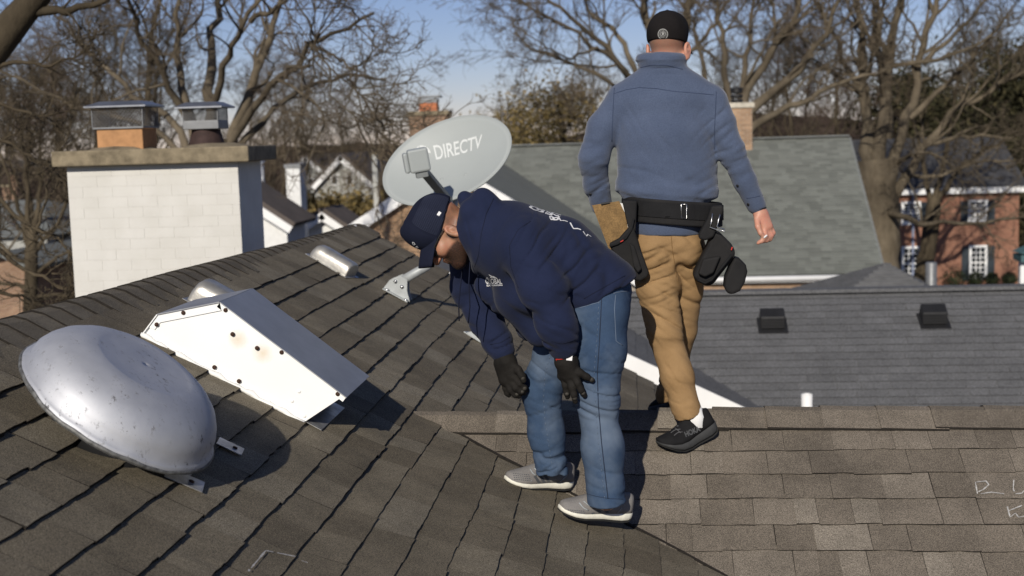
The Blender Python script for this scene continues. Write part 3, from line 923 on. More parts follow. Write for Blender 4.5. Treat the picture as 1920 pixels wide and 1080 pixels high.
e = empty('flue_pipe', P - UP * .4, 'slim grey metal flue pipe standing behind the small pyramid roof', 'flue pipe')
m = MB(); m.lathe(P - UP * 1.2, UP, [(0.12, 0), (0.12, 1.45), (0.1, 1.47), (0, 1.47)], 16); m.build('pipe', M['galv'], e)

# ------------------------------------------------------------------ red brick house on the right
RY = 64.0
ra = at(1585, 372, RY); rb_ = at(1911, 360, RY); rg = at(1800, 532, RY)
rh = empty('red_brick_house', ((ra[0] + rb_[0]) / 2, RY, rg[2]), 'two-storey red brick house with grey shutters at the right edge, behind the big tree', 'house')
ez_ = rb_[2]
m = MB(); m.abox((ra[0], RY, rg[2] - 1), (rb_[0], RY + 9, ez_)); m.build('wall', M['red_brick'], rh)
m = MB(); m.abox((ra[0] - .3, RY - .35, ez_ + .002), (rb_[0] + .3, RY + 9.3, ez_ + .3)); m.build('cornice', M['white_trim'], rh, bevel=.03)
m = MB(); m.prism([(ra[0] - .3, RY - .4, ez_ + .3), (ra[0] - .3, RY + 4.5, ez_ + 2.6), (ra[0] - .3, RY + 9.4, ez_ + .3)], (rb_[0] - ra[0] + .6, 0, 0)); m.build('roof', simple('charcoal_shingle', (0.055, 0.055, 0.058), 0.95, var=.25, vs=2), rh)
def sash(px0, px1, py0, py1, shut=13, sill=True):
    a, b = at(px0, py0, RY), at(px1, py1, RY)
    x0_, x1_, z1_, z0_ = a[0], b[0], a[2], b[2]
    f = MB()
    y = RY - 0.02
    t = 0.11
    f.abox((x0_, y - .06, z0_), (x0_ + t, y + .04, z1_)); f.abox((x1_ - t, y - .06, z0_), (x1_, y + .04, z1_))
    f.abox((x0_ + t, y - .06, z1_ - t), (x1_ - t, y + .04, z1_)); f.abox((x0_ + t, y - .06, z0_), (x1_ - t, y + .04, z0_ + t * 1.6))
    zm = (z0_ + z1_) / 2
    f.abox((x0_ + t, y - .05, zm - .03), (x1_ - t, y + .03, zm + .03))
    for i in (1, 2):
        xm = x0_ + t + (x1_ - x0_ - 2 * t) * i / 3
        f.abox((xm - .018, y - .04, z0_ + t * 1.6), (xm + .018, y + .02, z1_ - t))
    for i in (1, 2, 4, 5):
        zz = z0_ + t + (z1_ - z0_ - 2 * t) * i / 6
        f.abox((x0_ + t, y - .041, zz - .018), (x1_ - t, y + .019, zz + .018))
    w = f.build('window', M['white_trim'], rh)
    g = MB(); g.abox((x0_ + t * .8, y - .015, z0_ + t), (x1_ - t * .8, y - .005, z1_ - t * .8)); g.build('pane', M['glass'], w)
    for sx_, xx0, xx1 in ((-1, px0 - shut - 1, px0 - 1), (1, px1 + 1, px1 + shut + 1)):
        s0, s1 = at(xx0, py0, RY), at(xx1, py1, RY)
        s = MB(); s.abox((s0[0], RY - .06, z0_ - .05), (s1[0], RY + .01, z1_ - .05))
        for q in range(14):
            zz = z0_ + (z1_ - z0_) * (q + .5) / 14
            s.box(((s0[0] + s1[0]) / 2, RY - .065, zz - .05), ((s1[0] - s0[0]) / 2 - .05, 0, 0), (0, .012, .012), (0, -.004, .03))
        s.build('shutter', M['shutter'], rh)
sash(1815, 1851, 375, 418); sash(1817, 1850, 460, 524); sash(1690, 1726, 378, 421); sash(1690, 1726, 462, 526)
m = MB(); dsp = at(1711, 450, RY)[0]; m.abox((dsp - .05, RY - .12, rg[2]), (dsp + .05, RY - .02, ez_)); m.build('downspout', simple('blue_grey_metal', (.2, .23, .32), .5), rh)
for i, px in enumerate((1790, 1829, 1860, 1893)):
    P = at(px, 527, RY - 1.2)
    b = MB()
    rr2 = random.Random(i)
    V_, F_ = [], []
    for q in range(520):
        d = unit([rr2.gauss(0, 1) for _ in range(3)]); rad = (0.42, .36, .33, .35)[i] * rr2.uniform(.6, 1.05) * (1.35 if i == 0 else 1)
        c_ = P + UP * .1 + d * rad * np.array((1, 1, .9))
        t1 = unit([rr2.gauss(0, 1) for _ in range(3)]); t2 = unit(np.cross(t1, d + .01))
        b.add([c_, c_ + t1 * .07, c_ + t1 * .07 + t2 * .06, c_ + t2 * .06], [(0, 1, 2, 3)])
    o = b.build('clipped_shrub', simple('shrub_green_%d' % i, (0.035, 0.045, 0.02), .9), None)
    tag(o, ('larger dark round shrub left of the lower brick house window', 'small round shrub centred under the lower brick house window', 'small dark shrub under the right shutter of the brick house', 'small round shrub farthest right along the brick house')[i], 'shrub', 'clipped shrubs along the brick house')
# blue-capped post lantern / canopy edge at the frame's right
P = at(1921, 522, 40)
e = empty('canopy_post', P - UP * .4, 'white post under a small blue-green canopy, cut off by the right frame edge', 'post')
m = MB(); m.abox((P[0] - .12, 40, P[2] - 4), (P[0] + .12, 40.2, P[2] + .5)); m.build('post', M['white_trim'], e)
m = MB(); q = at(1909, 474, 40); m.prism([(q[0], 39.7, q[2]), (q[0] + .9, 39.7, q[2] - .05), (q[0] + .9, 39.7, q[2] + .35)], (0, 1.0, 0)); m.abox((q[0] + .02, 39.75, q[2] - .25), (q[0] + .9, 40.6, q[2] - .06)); m.build('canopy', simple('teal_metal', (0.07, 0.14, 0.15), .6), e)

# ------------------------------------------------------------------ houses far left
def gable_house(name, label, px_l, px_r, py_eave, px_a, py_apex, Y, wallmat, roofmat, depth=8, py_base=None, trim=True, win=None, group=None):
    a, b, c = at(px_l, py_eave, Y), at(px_r, py_eave, Y), at(px_a, py_apex, Y)
    zb_ = GROUND - 2.5
    e = empty(name, ((a[0] + b[0]) / 2, Y, zb_), label, 'house', group)
    m = MB(); m.prism([(a[0], Y, zb_), (b[0], Y, zb_), (b[0], Y, b[2]), (c[0], Y, c[2]), (a[0], Y, a[2])], (0, depth, 0)); m.build('wall', wallmat, e)
    for s, p in ((0, a), (1, b)):
        d = unit(np.array((p[0] - c[0], 0, p[2] - c[2]))); nn = np.array((-d[2], 0, d[0])) * (1 if s else -1)
        if nn[2] < 0: nn = -nn
        o0 = np.array((c[0], Y - .35, c[2])) + nn * .03; o1 = np.array((p[0], Y - .35, p[2])) + d * .35 + nn * .03
        m = MB(); m.prism([o0, o1, o1 + nn * .16, o0 + nn * .16 + UP * .02], (0, depth + .7, 0)); m.build('roof_slope', roofmat, e)
        if trim:
            m = MB(); m.prism([o0 - EY * .03, o1 - EY * .03, o1 - EY * .03 - nn * .26, o0 - EY * .03 - nn * .3], (0, .05, 0)); m.build('rake_board', M['white_trim'], e)
    for (x0_, x1_, y0_, y1_) in (win or ()):
        p, q = at(x0_, y0_, Y - .06), at(x1_, y1_, Y - .06)
        f = MB(); f.abox((p[0] - .08, Y - .07, q[2] - .08), (q[0] + .08, Y + .02, p[2] + .08)); w = f.build('window', M['white_trim'], e)
        g = MB(); g.abox((p[0], Y - .085, q[2]), (q[0], Y - .072, p[2])); g.build('pane', M['glass'], w)
    return e
M['pale_siding'] = simple('pale_grey_siding', (0.42, 0.42, 0.39), .8, var=.12)
M['brown_roof'] = simple('brown_shingle', (0.105, 0.088, 0.078), .95, var=.2, vs=1)
gable_house('gabled_house', 'pale grey house with a wide pointed gable, left of the satellite dish', 592, 700, 345, 640, 292, 78, M['pale_siding'], M['brown_roof'], 9, win=((622, 632, 330, 345), (650, 660, 330, 345)))
gable_house('gabled_house', 'small pale house with a low gable between white chimney and pointed gable', 548, 604, 318, 574, 294, 92, M['pale_siding'], M['brown_roof'], 9, win=((560, 566, 335, 350), (580, 587, 335, 350)))
gable_house('white_gable_house', 'bright white gable end rising just behind the shingle ridge', 570, 645, 424, 607, 398, 52, M['siding'], M['brown_roof'], 2.5)
gable_house('white_sided_house', 'white sided house wall right beside the painted chimney, dark roof above', 340, 537, 415, 440, 352, 45, M['siding'], M['brown_roof'], 2.5)
Y = 50
a, b = at(535, 308, Y), at(561, 308, Y)
e = empty('white_chimney', (a[0], Y, a[2] - 6), 'tall slender white chimney of a distant house, right of the painted brick chimney', 'chimney')
m = MB(); m.abox((a[0], Y, a[2] - 6), (b[0], Y + .9, a[2] - .15)); m.build('shaft', M['siding'], e)
m = MB(); m.abox((a[0] - .05, Y - .05, a[2] - .148), (b[0] + .05, Y + .95, a[2])); m.build('crown', M['galv'], e)
Y = 58
a, b = at(480, 305, Y), at(488, 305, Y)
e = empty('white_post', (a[0], Y, a[2] - 8), 'thin white corner post seen against the right side of the painted chimney', 'post')
m = MB(); m.abox((a[0], Y, a[2] - 8), (b[0] + .1, Y + .2, a[2])); m.build('post', M['white_trim'], e)
m = MB(); m.abox((a[0] - .05, Y - .05, a[2] + .002), (b[0] + .15, Y + .25, a[2] + .08)); m.build('post_cap', M['white_trim'], e)
Y = 60
a, b = at(697, 290, Y), at(706, 290, Y)
e = empty('pale_chimney', (a[0], Y, a[2] - 6), 'thin pale chimney just left of the satellite dish', 'chimney')
m = MB(); m.abox((a[0], Y, a[2] - 6), (b[0], Y + .5, a[2])); m.build('shaft', M['pale_siding'], e)
m = MB(); m.abox((a[0] - .04, Y - .04, a[2] + .002), (b[0] + .04, Y + .54, a[2] + .1)); m.build('crown', M['concrete'], e)
# grey-roofed house, far left
Y = 62
a, b, c, d = at(-60, 448, Y), at(92, 442, Y), at(86, 374, Y + 6), at(-60, 378, Y + 6)
e = empty('grey_hip_house', (a[0] + 2, Y, GROUND - 3), 'house with a plain grey shingle roof among the branches at the far left', 'house')
m = MB(); m.add([a, b, c, d, b + np.array((.5, 12, 0)), a + np.array((0, 12, 0))], [(0, 1, 2, 3), (1, 4, 2), (3, 2, 4, 5)]); m.build('roof', M['grey_roof_far'], e)
m = MB(); m.abox((a[0], Y + .4, GROUND - 3), (b[0] - .3, Y + 11, b[2] - .02)); m.build('wall', M['grey_siding'], e)
for (x0_, x1_, yt, yb_) in ((4, 19, 351, 380), (19, 31, 328, 350)):
    p, q = at(x0_, yt, Y + 7), at(x1_, yb_, Y + 7)
    m = MB(); m.abox((p[0], Y + 7, q[2] - 2), (q[0], Y + 7.6, p[2])); cst = m.build('chimney', M['old_brick'], e)
    m = MB(); m.abox((p[0] - .05, Y + 6.95, p[2] + .002), (q[0] + .05, Y + 7.65, p[2] + .12)); m.build('crown', M['concrete'], cst)
gable_house('low_brick_house', 'low red brick wall with pale roof edge, lower far left behind branches', -90, 50, 500, 10, 482, 44, M['old_brick'], M['grey_roof_far'], 5, trim=False)
# ------------------------------------------------------------------ bare winter trees
def bark(name, a, b, sc=4.0):
    k = NT(name)
    n1 = k.noise(sc, 6, 0.75, k.stretch(1, 1, 0.25))
    c = k.ramp(n1, [(0.3, a), (0.7, b)])
    c = k.mix(1.0, c, k.ramp(k.noise(.7, 4, .6), [(0.35, .55), (0.65, 1.1)]), 'MULTIPLY')  # broad dark patches: shade of limbs on one another, painted into the colour
    return k.bump(n1, 0.8, 0.03).done(c, 0.95, 0, 0.15)
M['bark'] = bark('tan_bark', (0.085, 0.068, 0.047), (0.185, 0.152, 0.108))
M['bark_dark'] = bark('dark_bark', (0.05, 0.039, 0.026), (0.125, 0.100, 0.066))
M['twig'] = simple('twig_bark', (0.125, 0.096, 0.064), .95, var=.3, vs=1.0)
M['twig_dark'] = simple('twig_bark_dark', (0.075, 0.060, 0.040), .95, var=.35, vs=.8)
M['twig_red'] = simple('twig_bark_reddish', (0.098, 0.070, 0.056), .95, var=.3, vs=.5)

def frames(P):
    T = np.gradient(P, axis=1)
    T /= np.linalg.norm(T, axis=2, keepdims=True) + 1e-9
    R_ = np.zeros_like(T); R_[..., 0] = 0.37; R_[..., 1] = 0.71; R_[..., 2] = 0.59
    A = np.cross(T, R_); A /= np.linalg.norm(A, axis=2, keepdims=True) + 1e-9
    return T, A, np.cross(T, A)
def tubes(P, R, sides):
    """(n,k,3) polylines and (n,k) radii -> verts, quads"""
    n, k, _ = P.shape
    T, A, B = frames(P)
    an = np.arange(sides) * 2 * np.pi / sides
    Vt = P[:, :, None, :] + R[:, :, None, None] * (np.cos(an)[None, None, :, None] * A[:, :, None, :] + np.sin(an)[None, None, :, None] * B[:, :, None, :])
    idx = np.arange(n * k * sides).reshape(n, k, sides)
    a = idx[:, :-1, :]; b = np.roll(a, -1, 2); d = idx[:, 1:, :]; c = np.roll(d, -1, 2)
    return Vt.reshape(-1, 3), np.stack([a, b, c, d], -1).reshape(-1, 4)
def resample(pts, k, rng, jit):
    pts = np.asarray(pts, float)
    d = np.r_[0, np.cumsum(np.linalg.norm(np.diff(pts[:, :3], axis=0), axis=1))]
    t = np.linspace(0, d[-1], k)
    q = np.stack([np.interp(t, d, pts[:, i]) for i in range(3)], 1)
    # soften corners, then crook
    for _ in range(2): q[1:-1] = 0.25 * q[:-2] + 0.5 * q[1:-1] + 0.25 * q[2:]
    s = d[-1] / k
    q[1:-1] += rng.normal(0, jit * s, (k - 2, 3))
    return q, d[-1]
def sprout(P, R, L, rng, per, ang, ratio, k, rr_, up=0.12, wig=0.22, start=0.15, droop=0.0, rmin=0.004):
    """children along each parent polyline"""
    n, kk, _ = P.shape
    T, A, B = frames(P)
    pi_ = np.repeat(np.arange(n), per)
    m = len(pi_)
    t = (start + (1 - start) * np.sqrt(rng.random(m))) * (kk - 1)
    i0 = np.minimum(t.astype(int), kk - 2); fr = (t - i0)[:, None]
    S = P[pi_, i0] * (1 - fr) + P[pi_, i0 + 1] * fr
    tr = R[pi_, i0] * (1 - fr[:, 0]) + R[pi_, i0 + 1] * fr[:, 0]
    ph = rng.random(m) * 2 * np.pi
    th = ang * rng.uniform(0.6, 1.35, m)
    D = T[pi_, i0] * np.cos(th)[:, None] + (A[pi_, i0] * np.cos(ph)[:, None] + B[pi_, i0] * np.sin(ph)[:, None]) * np.sin(th)[:, None]
    ln = L[pi_] * ratio * rng.uniform(0.5, 1.25, m) * (1.15 - 0.55 * t / (kk - 1))
    step = ln / (k - 1)
    Q = np.zeros((m, k, 3)); Q[:, 0] = S
    for j in range(1, k):
        D = D + rng.normal(0, wig, (m, 3)); D[:, 2] += up - droop * j / k
        D /= np.linalg.norm(D, axis=1, keepdims=True)
        Q[:, j] = Q[:, j - 1] + D * step[:, None]
    r0 = np.maximum(tr * rr_ * rng.uniform(0.7, 1.1, m), rmin)
    RR = r0[:, None] * np.linspace(1, 0.35, k)[None, :]
    return Q, np.maximum(RR, rmin * 0.6), ln
def join(parts):
    vs, fs, b = [], [], 0
    for v, f in parts:
        vs.append(v); fs.append(f + b); b += len(v)
    return np.vstack(vs), np.vstack(fs)
def levels_of(P, R, L, rng, spec):
    out = []
    for sp in spec:
        P, R, L = sprout(P, R, L, rng, **sp)
        out.append((P, R))
    return out

def big_tree(name, label, seed, limbs, spec, matb, matt, trunk_n=1, base=None, group=None):
    """limbs: [(pixel polyline [(x,y,Y)...], r0, r1)]; the first trunk_n are the trunk"""
    rng = np.random.default_rng(seed)
    bp = limbs[0][0][0]
    root = empty(name, at(*bp) if base is None else base, label, 'tree', group)
    Ps, Rs, Ls = [], [], []
    for i, (pl, r0, r1) in enumerate(limbs):
        W = np.array([at(*p) for p in pl])
        q, ln = resample(W, 14, rng, 0.13 if i >= trunk_n else 0.05)
        if i >= trunk_n: r0, r1 = r0 * .80, r1 * .62
        r = r0 + (r1 - r0) * np.linspace(0, 1, 14) ** 0.62
        r = r * (1 + rng.normal(0, 0.05, 14))
        v, f = tubes(q[None], r[None], 12 if i < trunk_n else 9)
        o = link('trunk' if i < trunk_n else 'limb', np_mesh('trunk' if i < trunk_n else 'limb', v, f, matb, True), root)
        if i >= trunk_n or len(limbs) == trunk_n:
            Ps.append(q); Rs.append(r); Ls.append(ln)
    lv = levels_of(np.array(Ps), np.array(Rs), np.array(Ls), rng, spec)
    parts = [tubes(P, R, 6 if i == 0 else (4 if i == 1 else 3)) for i, (P, R) in enumerate(lv)]
    v, f = join(parts[:2]); o = link('branches', np_mesh('branches', v, f, matb, True), root); o['kind'] = 'stuff'
    if len(parts) > 2:
        v, f = join(parts[2:]); o = link('twigs', np_mesh('twigs', v, f, matt, False), root); o['kind'] = 'stuff'
    return root

S1 = dict(per=9, ang=0.75, ratio=0.50, k=10, rr_=0.52, up=0.05, wig=0.22, start=0.2, rmin=0.012)
S2 = dict(per=8, ang=0.85, ratio=0.58, k=8, rr_=0.55, up=0.04, wig=0.22, start=0.1, rmin=0.007)
S3 = dict(per=6, ang=0.8, ratio=0.5, k=6, rr_=0.6, up=0.03, wig=0.25, start=0.1, rmin=0.0045)

def sp(Y, *pts): return [(x, y, Y + dy) for x, y, dy in [(p + (0,))[:3] for p in pts]]
Y = 22.0
big_tree('bare_tree', 'broad bare tree fanning out right behind the white painted chimney', 1, [
    (sp(Y, (405, 640), (400, 480), (398, 300), (398, 262)), 0.42, 0.30),
    (sp(Y, (385, 300), (357, 235), (335, 111), (332, -60)), 0.14, 0.05),
    (sp(Y, (397, 280), (392, 180), (400, 90, 1), (412, -80, 2)), 0.17, 0.06),
    (sp(Y, (397, 250), (420, 110, -1), (470, 35, -2), (505, -70, -2)), 0.11, 0.04),
    (sp(Y, (410, 300), (443, 235), (482, 144), (512, 50), (545, -80)), 0.16, 0.05),
    (sp(Y, (412, 300), (450, 240), (535, 139, -1), (612, 72, -2), (700, 25, -3)), 0.12, 0.03),
    (sp(Y, (420, 320), (475, 238), (561, 167, 1), (640, 140, 2), (725, 150, 3)), 0.11, 0.03),
    (sp(Y, (390, 300), (345, 215), (270, 80, -1), (222, -40, -2)), 0.12, 0.04),
    (sp(Y, (385, 320), (315, 225), (170, 108, 1), (90, 10, 2)), 0.11, 0.03),
    (sp(Y, (385, 330), (290, 238), (139, 198), (-20, 125)), 0.09, 0.03),
    (sp(Y, (535, 139, -1), (600, 105, -4), (625, 190, -5), (690, 235, -5)), 0.05, 0.012),
    (sp(Y, (590, 85, -2), (660, 130, -4), (680, 200, -5), (720, 240, -5)), 0.045, 0.012),
    (sp(Y, (470, 40, -2), (560, -10, -3), (640, -40, -3)), 0.06, 0.02),
], [dict(S1, per=12), dict(S2, per=8), dict(S3, per=8)], M['bark'], M['twig'])

Y = 11.5
big_tree('bare_tree', 'dark near tree with thick limbs entering from the left frame edge', 2, [
    (sp(Y, (-190, 900), (-140, 500), (-90, 250), (-40, 110), (60, 5), (110, -60)), 0.30, 0.12),
    (sp(Y, (30, 40), (75, 17), (120, 22), (190, 5), (240, -20)), 0.07, 0.035),
    (sp(Y, (-110, 300), (-20, 345), (22, 405), (67, 432), (112, 440), (136, 480)), 0.05, 0.014),
    (sp(Y, (-120, 420), (-30, 440), (30, 500), (90, 520), (140, 560)), 0.05, 0.015),
    (sp(Y, (-100, 250), (-10, 260), (60, 290), (110, 340)), 0.04, 0.012),
    (sp(Y, (-90, 200), (10, 190), (70, 225), (140, 205)), 0.04, 0.012),
    (sp(Y, (67, 432), (85, 380), (92, 320), (130, 250)), 0.02, 0.008),
    (sp(Y, (-130, 500), (-20, 540), (60, 560), (110, 600)), 0.045, 0.015),
    (sp(Y, (-60, 160), (30, 110), (100, 130), (170, 90)), 0.04, 0.012),
], [dict(S1, per=11, rr_=.45, rmin=.007), dict(S2, per=8, rmin=.0042), dict(S3, per=6, rmin=.0028)], M['bark_dark'], M['twig_dark'])

Y = 53.0
big_tree('bare_tree', 'bare tree whose trunks rise straight behind the black cap of the walking man', 3, [
    (sp(Y, (1262, 620), (1258, 400), (1252, 200), (1246, 150)), 0.760, 0.570),
    (sp(Y, (1250, 170), (1228, 80), (1210, 20), (1190, -70)), 0.304, 0.171),
    (sp(Y, (1255, 160), (1282, 80), (1290, 10), (1296, -80)), 0.323, 0.190),
    (sp(Y, (1245, 210), (1175, 135), (1105, 62, -1), (1030, 10, -2), (990, -40, -2)), 0.247, 0.076),
    (sp(Y, (1245, 220), (1190, 150), (1120, 82, -2), (1010, 28, -3), (960, -20, -4)), 0.209, 0.057),
    (sp(Y, (1245, 230), (1160, 160, 1), (1080, 125, 2), (1010, 100, 3), (965, 60, 4)), 0.190, 0.057),
    (sp(Y, (1200, 150), (1160, 60), (1100, 20), (1075, -50)), 0.190, 0.076),
    (sp(Y, (1120, 90, -2), (1060, 110, -4), (1010, 80, -5), (965, 50, -5)), 0.095, 0.027),
    (sp(Y, (1090, 60, -2), (1070, 150, -4), (1075, 200, -5)), 0.067, 0.023),
    (sp(Y, (1275, 120), (1330, 60), (1380, -30)), 0.152, 0.057),
], [dict(S1, per=12, rmin=.02), dict(S2, per=9, rmin=.012), dict(S3, per=7, rmin=.0085)], M['bark'], M['twig'])

Y = 46.0
big_tree('bare_tree', 'bare tree with slanting boughs behind the narrow right-hand brick chimney', 4, [
    (sp(Y, (1385, 560), (1385, 400), (1383, 260), (1382, 215)), 0.5, 0.42),
    (sp(Y, (1382, 240), (1400, 170), (1447, 95), (1490, 45), (1515, -60)), 0.30, 0.10),
    (sp(Y, (1385, 240), (1420, 190), (1500, 130), (1545, 70), (1580, -30)), 0.28, 0.10),
    (sp(Y, (1385, 260), (1440, 218), (1530, 180), (1575, 155), (1640, 140)), 0.24, 0.08),
    (sp(Y, (1382, 230), (1362, 150), (1350, 60), (1340, -50)), 0.22, 0.08),
    (sp(Y, (1382, 235), (1395, 130), (1410, 50), (1418, -50)), 0.2, 0.06),
    (sp(Y, (1382, 240), (1330, 170), (1310, 100), (1300, 30)), 0.18, 0.05),
    (sp(Y, (1450, 95), (1455, 40), (1440, -30)), 0.12, 0.05),
], [dict(S1, per=12, rmin=.02), dict(S2, per=9, rmin=.012), dict(S3, per=7, rmin=.0085)], M['bark'], M['twig'])

Y = 50.0
big_tree('bare_tree', 'massive many-stemmed bare tree at the corner of the grey-green roof', 5, [
    (sp(Y, (1654, 640), (1656, 480), (1648, 380), (1642, 300)), 0.50, 0.78),
    (sp(Y, (1628, 345), (1622, 240), (1617, 120), (1612, 0), (1605, -90)), 0.36, 0.14),
    (sp(Y, (1645, 335), (1652, 240), (1668, 130), (1685, 20), (1700, -90)), 0.42, 0.16),
    (sp(Y, (1660, 350), (1690, 260), (1722, 150), (1745, 60), (1772, -80)), 0.34, 0.12),
    (sp(Y, (1668, 380), (1710, 310), (1752, 252), (1810, 190), (1930, 130)), 0.30, 0.08),
    (sp(Y, (1640, 320), (1625, 200), (1590, 120), (1545, 40), (1510, -60)), 0.24, 0.08),
    (sp(Y, (1655, 392), (1711, 418, -2), (1794, 424, -4), (1860, 415, -5), (1940, 398, -6)), 0.18, 0.07),
    (sp(Y, (1680, 305), (1722, 284, -2), (1776, 296, -3), (1786, 318, -3)), 0.14, 0.06),
    (sp(Y, (1665, 260), (1660, 150), (1640, 60), (1650, -60)), 0.2, 0.08),
    (sp(Y, (1705, 220), (1780, 160), (1850, 80), (1900, 10)), 0.18, 0.05),
    (sp(Y, (1730, 120), (1800, 60), (1850, -10), (1900, -60)), 0.15, 0.05),
    (sp(Y, (1740, 270), (1820, 250), (1890, 260), (1950, 240)), 0.14, 0.04),
    (sp(Y, (1690, 330), (1760, 330), (1840, 300), (1930, 310)), 0.12, 0.04),
], [dict(S1, per=14, rmin=.02), dict(S2, per=8, rmin=.013), dict(S3, per=6, rmin=.010)], M['bark'], M['twig_dark'])
Y = 58.0
big_tree('bare_tree', 'leaning bare trunk just in front of the red brick house', 6, [
    (sp(Y, (1722, 560), (1735, 490), (1748, 420), (1752, 370)), 0.42, 0.30),
    (sp(Y, (1750, 400), (1735, 330), (1720, 250), (1700, 150)), 0.2, 0.06),
    (sp(Y, (1752, 380), (1790, 320), (1850, 280), (1930, 230)), 0.2, 0.06),
    (sp(Y, (1752, 400), (1770, 300), (1790, 200), (1800, 80)), 0.2, 0.05),
], [dict(S1, per=9, rmin=.02), dict(S2, per=7, rmin=.013), dict(S3, per=5, rmin=.01)], M['bark_dark'], M['twig_dark'])

Y = 30.0
big_tree('bare_tree', 'tangled low bare tree filling the gap left of the white painted chimney', 8, [
    (sp(Y, (60, 800), (55, 600), (62, 480), (58, 420)), 0.22, 0.14),
    (sp(Y, (58, 470), (30, 380), (5, 300), (-30, 220)), 0.10, 0.03),
    (sp(Y, (60, 450), (80, 360), (70, 270), (95, 180)), 0.10, 0.03),
    (sp(Y, (60, 480), (110, 420), (135, 340), (180, 270)), 0.09, 0.03),
    (sp(Y, (58, 500), (10, 470), (-40, 420), (-80, 380)), 0.09, 0.03),
    (sp(Y, (58, 520), (95, 490), (130, 470), (175, 440)), 0.08, 0.03),
    (sp(Y, (58, 540), (20, 530), (-30, 530), (-80, 500)), 0.08, 0.03),
    (sp(Y, (58, 560), (100, 550), (150, 560), (200, 540)), 0.08, 0.03),
    (sp(Y, (56, 430), (50, 340), (40, 250), (20, 160)), 0.09, 0.03),
], [dict(S1, per=12, rmin=.012), dict(S2, per=9, rmin=.008), dict(S3, per=8, rmin=.0055)], M['bark_dark'], M['twig_dark'])

# trees of the far wood: a few shared crowns, every tree its own object
def wood_tree(seed, h, matb, matt, spread):
    rng = np.random.default_rng(seed)
    tr = np.array([[0, 0, -1.0], [rng.normal(0, .15), rng.normal(0, .15), h * .22], [rng.normal(0, .4), rng.normal(0, .4), h * .5], [rng.normal(0, .8), rng.normal(0, .8), h * 0.92]])
    q, ln = resample(tr, 12, rng, .1)
    r = np.linspace(h * .020, h * .004, 12)
    v0, f0 = tubes(q[None], r[None], 7)
    spec = [dict(S1, per=22, ang=.75 * spread, ratio=.48, rmin=.03, up=.12, start=.22), dict(S2, per=8, rmin=.018, up=.08), dict(S3, per=7, rmin=.012, k=5), dict(S3, per=3, rmin=.010, k=4)]
    lv = levels_of(q[None], r[None], np.array([ln]), rng, spec)
    pr = [tubes(P, R, 4 if i < 2 else 3) for i, (P, R) in enumerate(lv)]
    vb, fb = join(pr[:1]); vt, ft = join(pr[1:])
    return (np_mesh('trunk', v0, f0, matb, True), np_mesh('boughs', vb, fb, matb, True), np_mesh('twigs', vt, ft, matt, False))
WT = [wood_tree(31, 15, M['bark_dark'], M['twig_red'], 1.0), wood_tree(32, 14, M['bark'], M['twig'], 1.15), wood_tree(33, 16, M['bark_dark'], M['twig_dark'], .9), wood_tree(34, 13, M['bark'], M['twig_red'], 1.2)]
rw = random.Random(21)
PHR = ['far bare tree of the brown wood behind the houses']
spots = []
for px in range(-460, 2400, 65): spots.append((px + rw.uniform(-25, 25), rw.uniform(95, 150), rw.uniform(.75, 1.15)))
for px in list(range(440, 760, 60)) + list(range(880, 1120, 70)): spots.append((px + rw.uniform(-15, 15), rw.uniform(72, 95), rw.uniform(.6, .8)))
for px in (60, 160, -20, 250): spots.append((px, rw.uniform(48, 70), rw.uniform(.8, 1.0)))
for px in (1480, 1560, 1840, 1900, 1780): spots.append((px, rw.uniform(78, 98), rw.uniform(.75, 1.0)))
SPOT = [(-60, 'beyond the left frame edge'), (90, 'left of the white painted chimney'), (200, 'behind the left flue cap'), (330, 'above the middle of the white painted chimney'), (430, 'behind the right flue cap'), (520, 'over the right edge of the white painted chimney'),
        (610, 'above the slender white chimney'), (700, 'above the pointed pale gable'), (790, 'just left of the satellite dish top'), (880, 'over the satellite dish'), (960, 'right of the orange flue'), (1080, 'left of the walking man'),
        (1180, 'behind the walking man\'s left shoulder'), (1290, 'behind the walking man\'s head'), (1370, 'behind the walking man\'s right shoulder'), (1460, 'right of the narrow brick chimney'), (1600, 'over the grey-green roof'), (1720, 'behind the great many-stemmed tree'), (1830, 'above the red brick house'), (1990, 'at the right frame edge'), (9999, 'beyond the right frame edge')]
USED = {}
def tree_label(px, Yd):
    side = next(t for lim, t in SPOT if px < lim)
    far = 'nearer' if Yd < 75 else 'middle-distance' if Yd < 100 else 'far' if Yd < 125 else 'farthest'
    lab = '%s bare brown tree %s' % (far, side)
    n_ = USED.get(lab, 0); USED[lab] = n_ + 1
    return lab if n_ == 0 else lab.replace('bare brown tree', ('second bare brown tree', 'third bare brown tree', 'fourth bare brown tree', 'fifth bare brown tree', 'sixth bare brown tree')[min(n_ - 1, 4)])
for px, Yd, s_ in spots:
    if 715 < px < 945: s_ *= .58
    P = at(px, 300, Yd); P[2] = GROUND - 1.8
    r_ = empty('bare_tree', P, tree_label(px, Yd), 'tree', 'bare trees of the far wood')
    a_ = rw.uniform(0, 6.28)
    tm, bm_, tw = WT[rw.randrange(4)]
    for nm, me in (('trunk', tm), ('boughs', bm_), ('twigs', tw)):
        o = bpy.data.objects.new(nm, me); COL.objects.link(o); o.parent = r_
        o.scale = (s_, s_, s_ * rw.uniform(.9, 1.1)); o.rotation_euler = (0, 0, a_)
        if nm != 'trunk': o['kind'] = 'stuff'

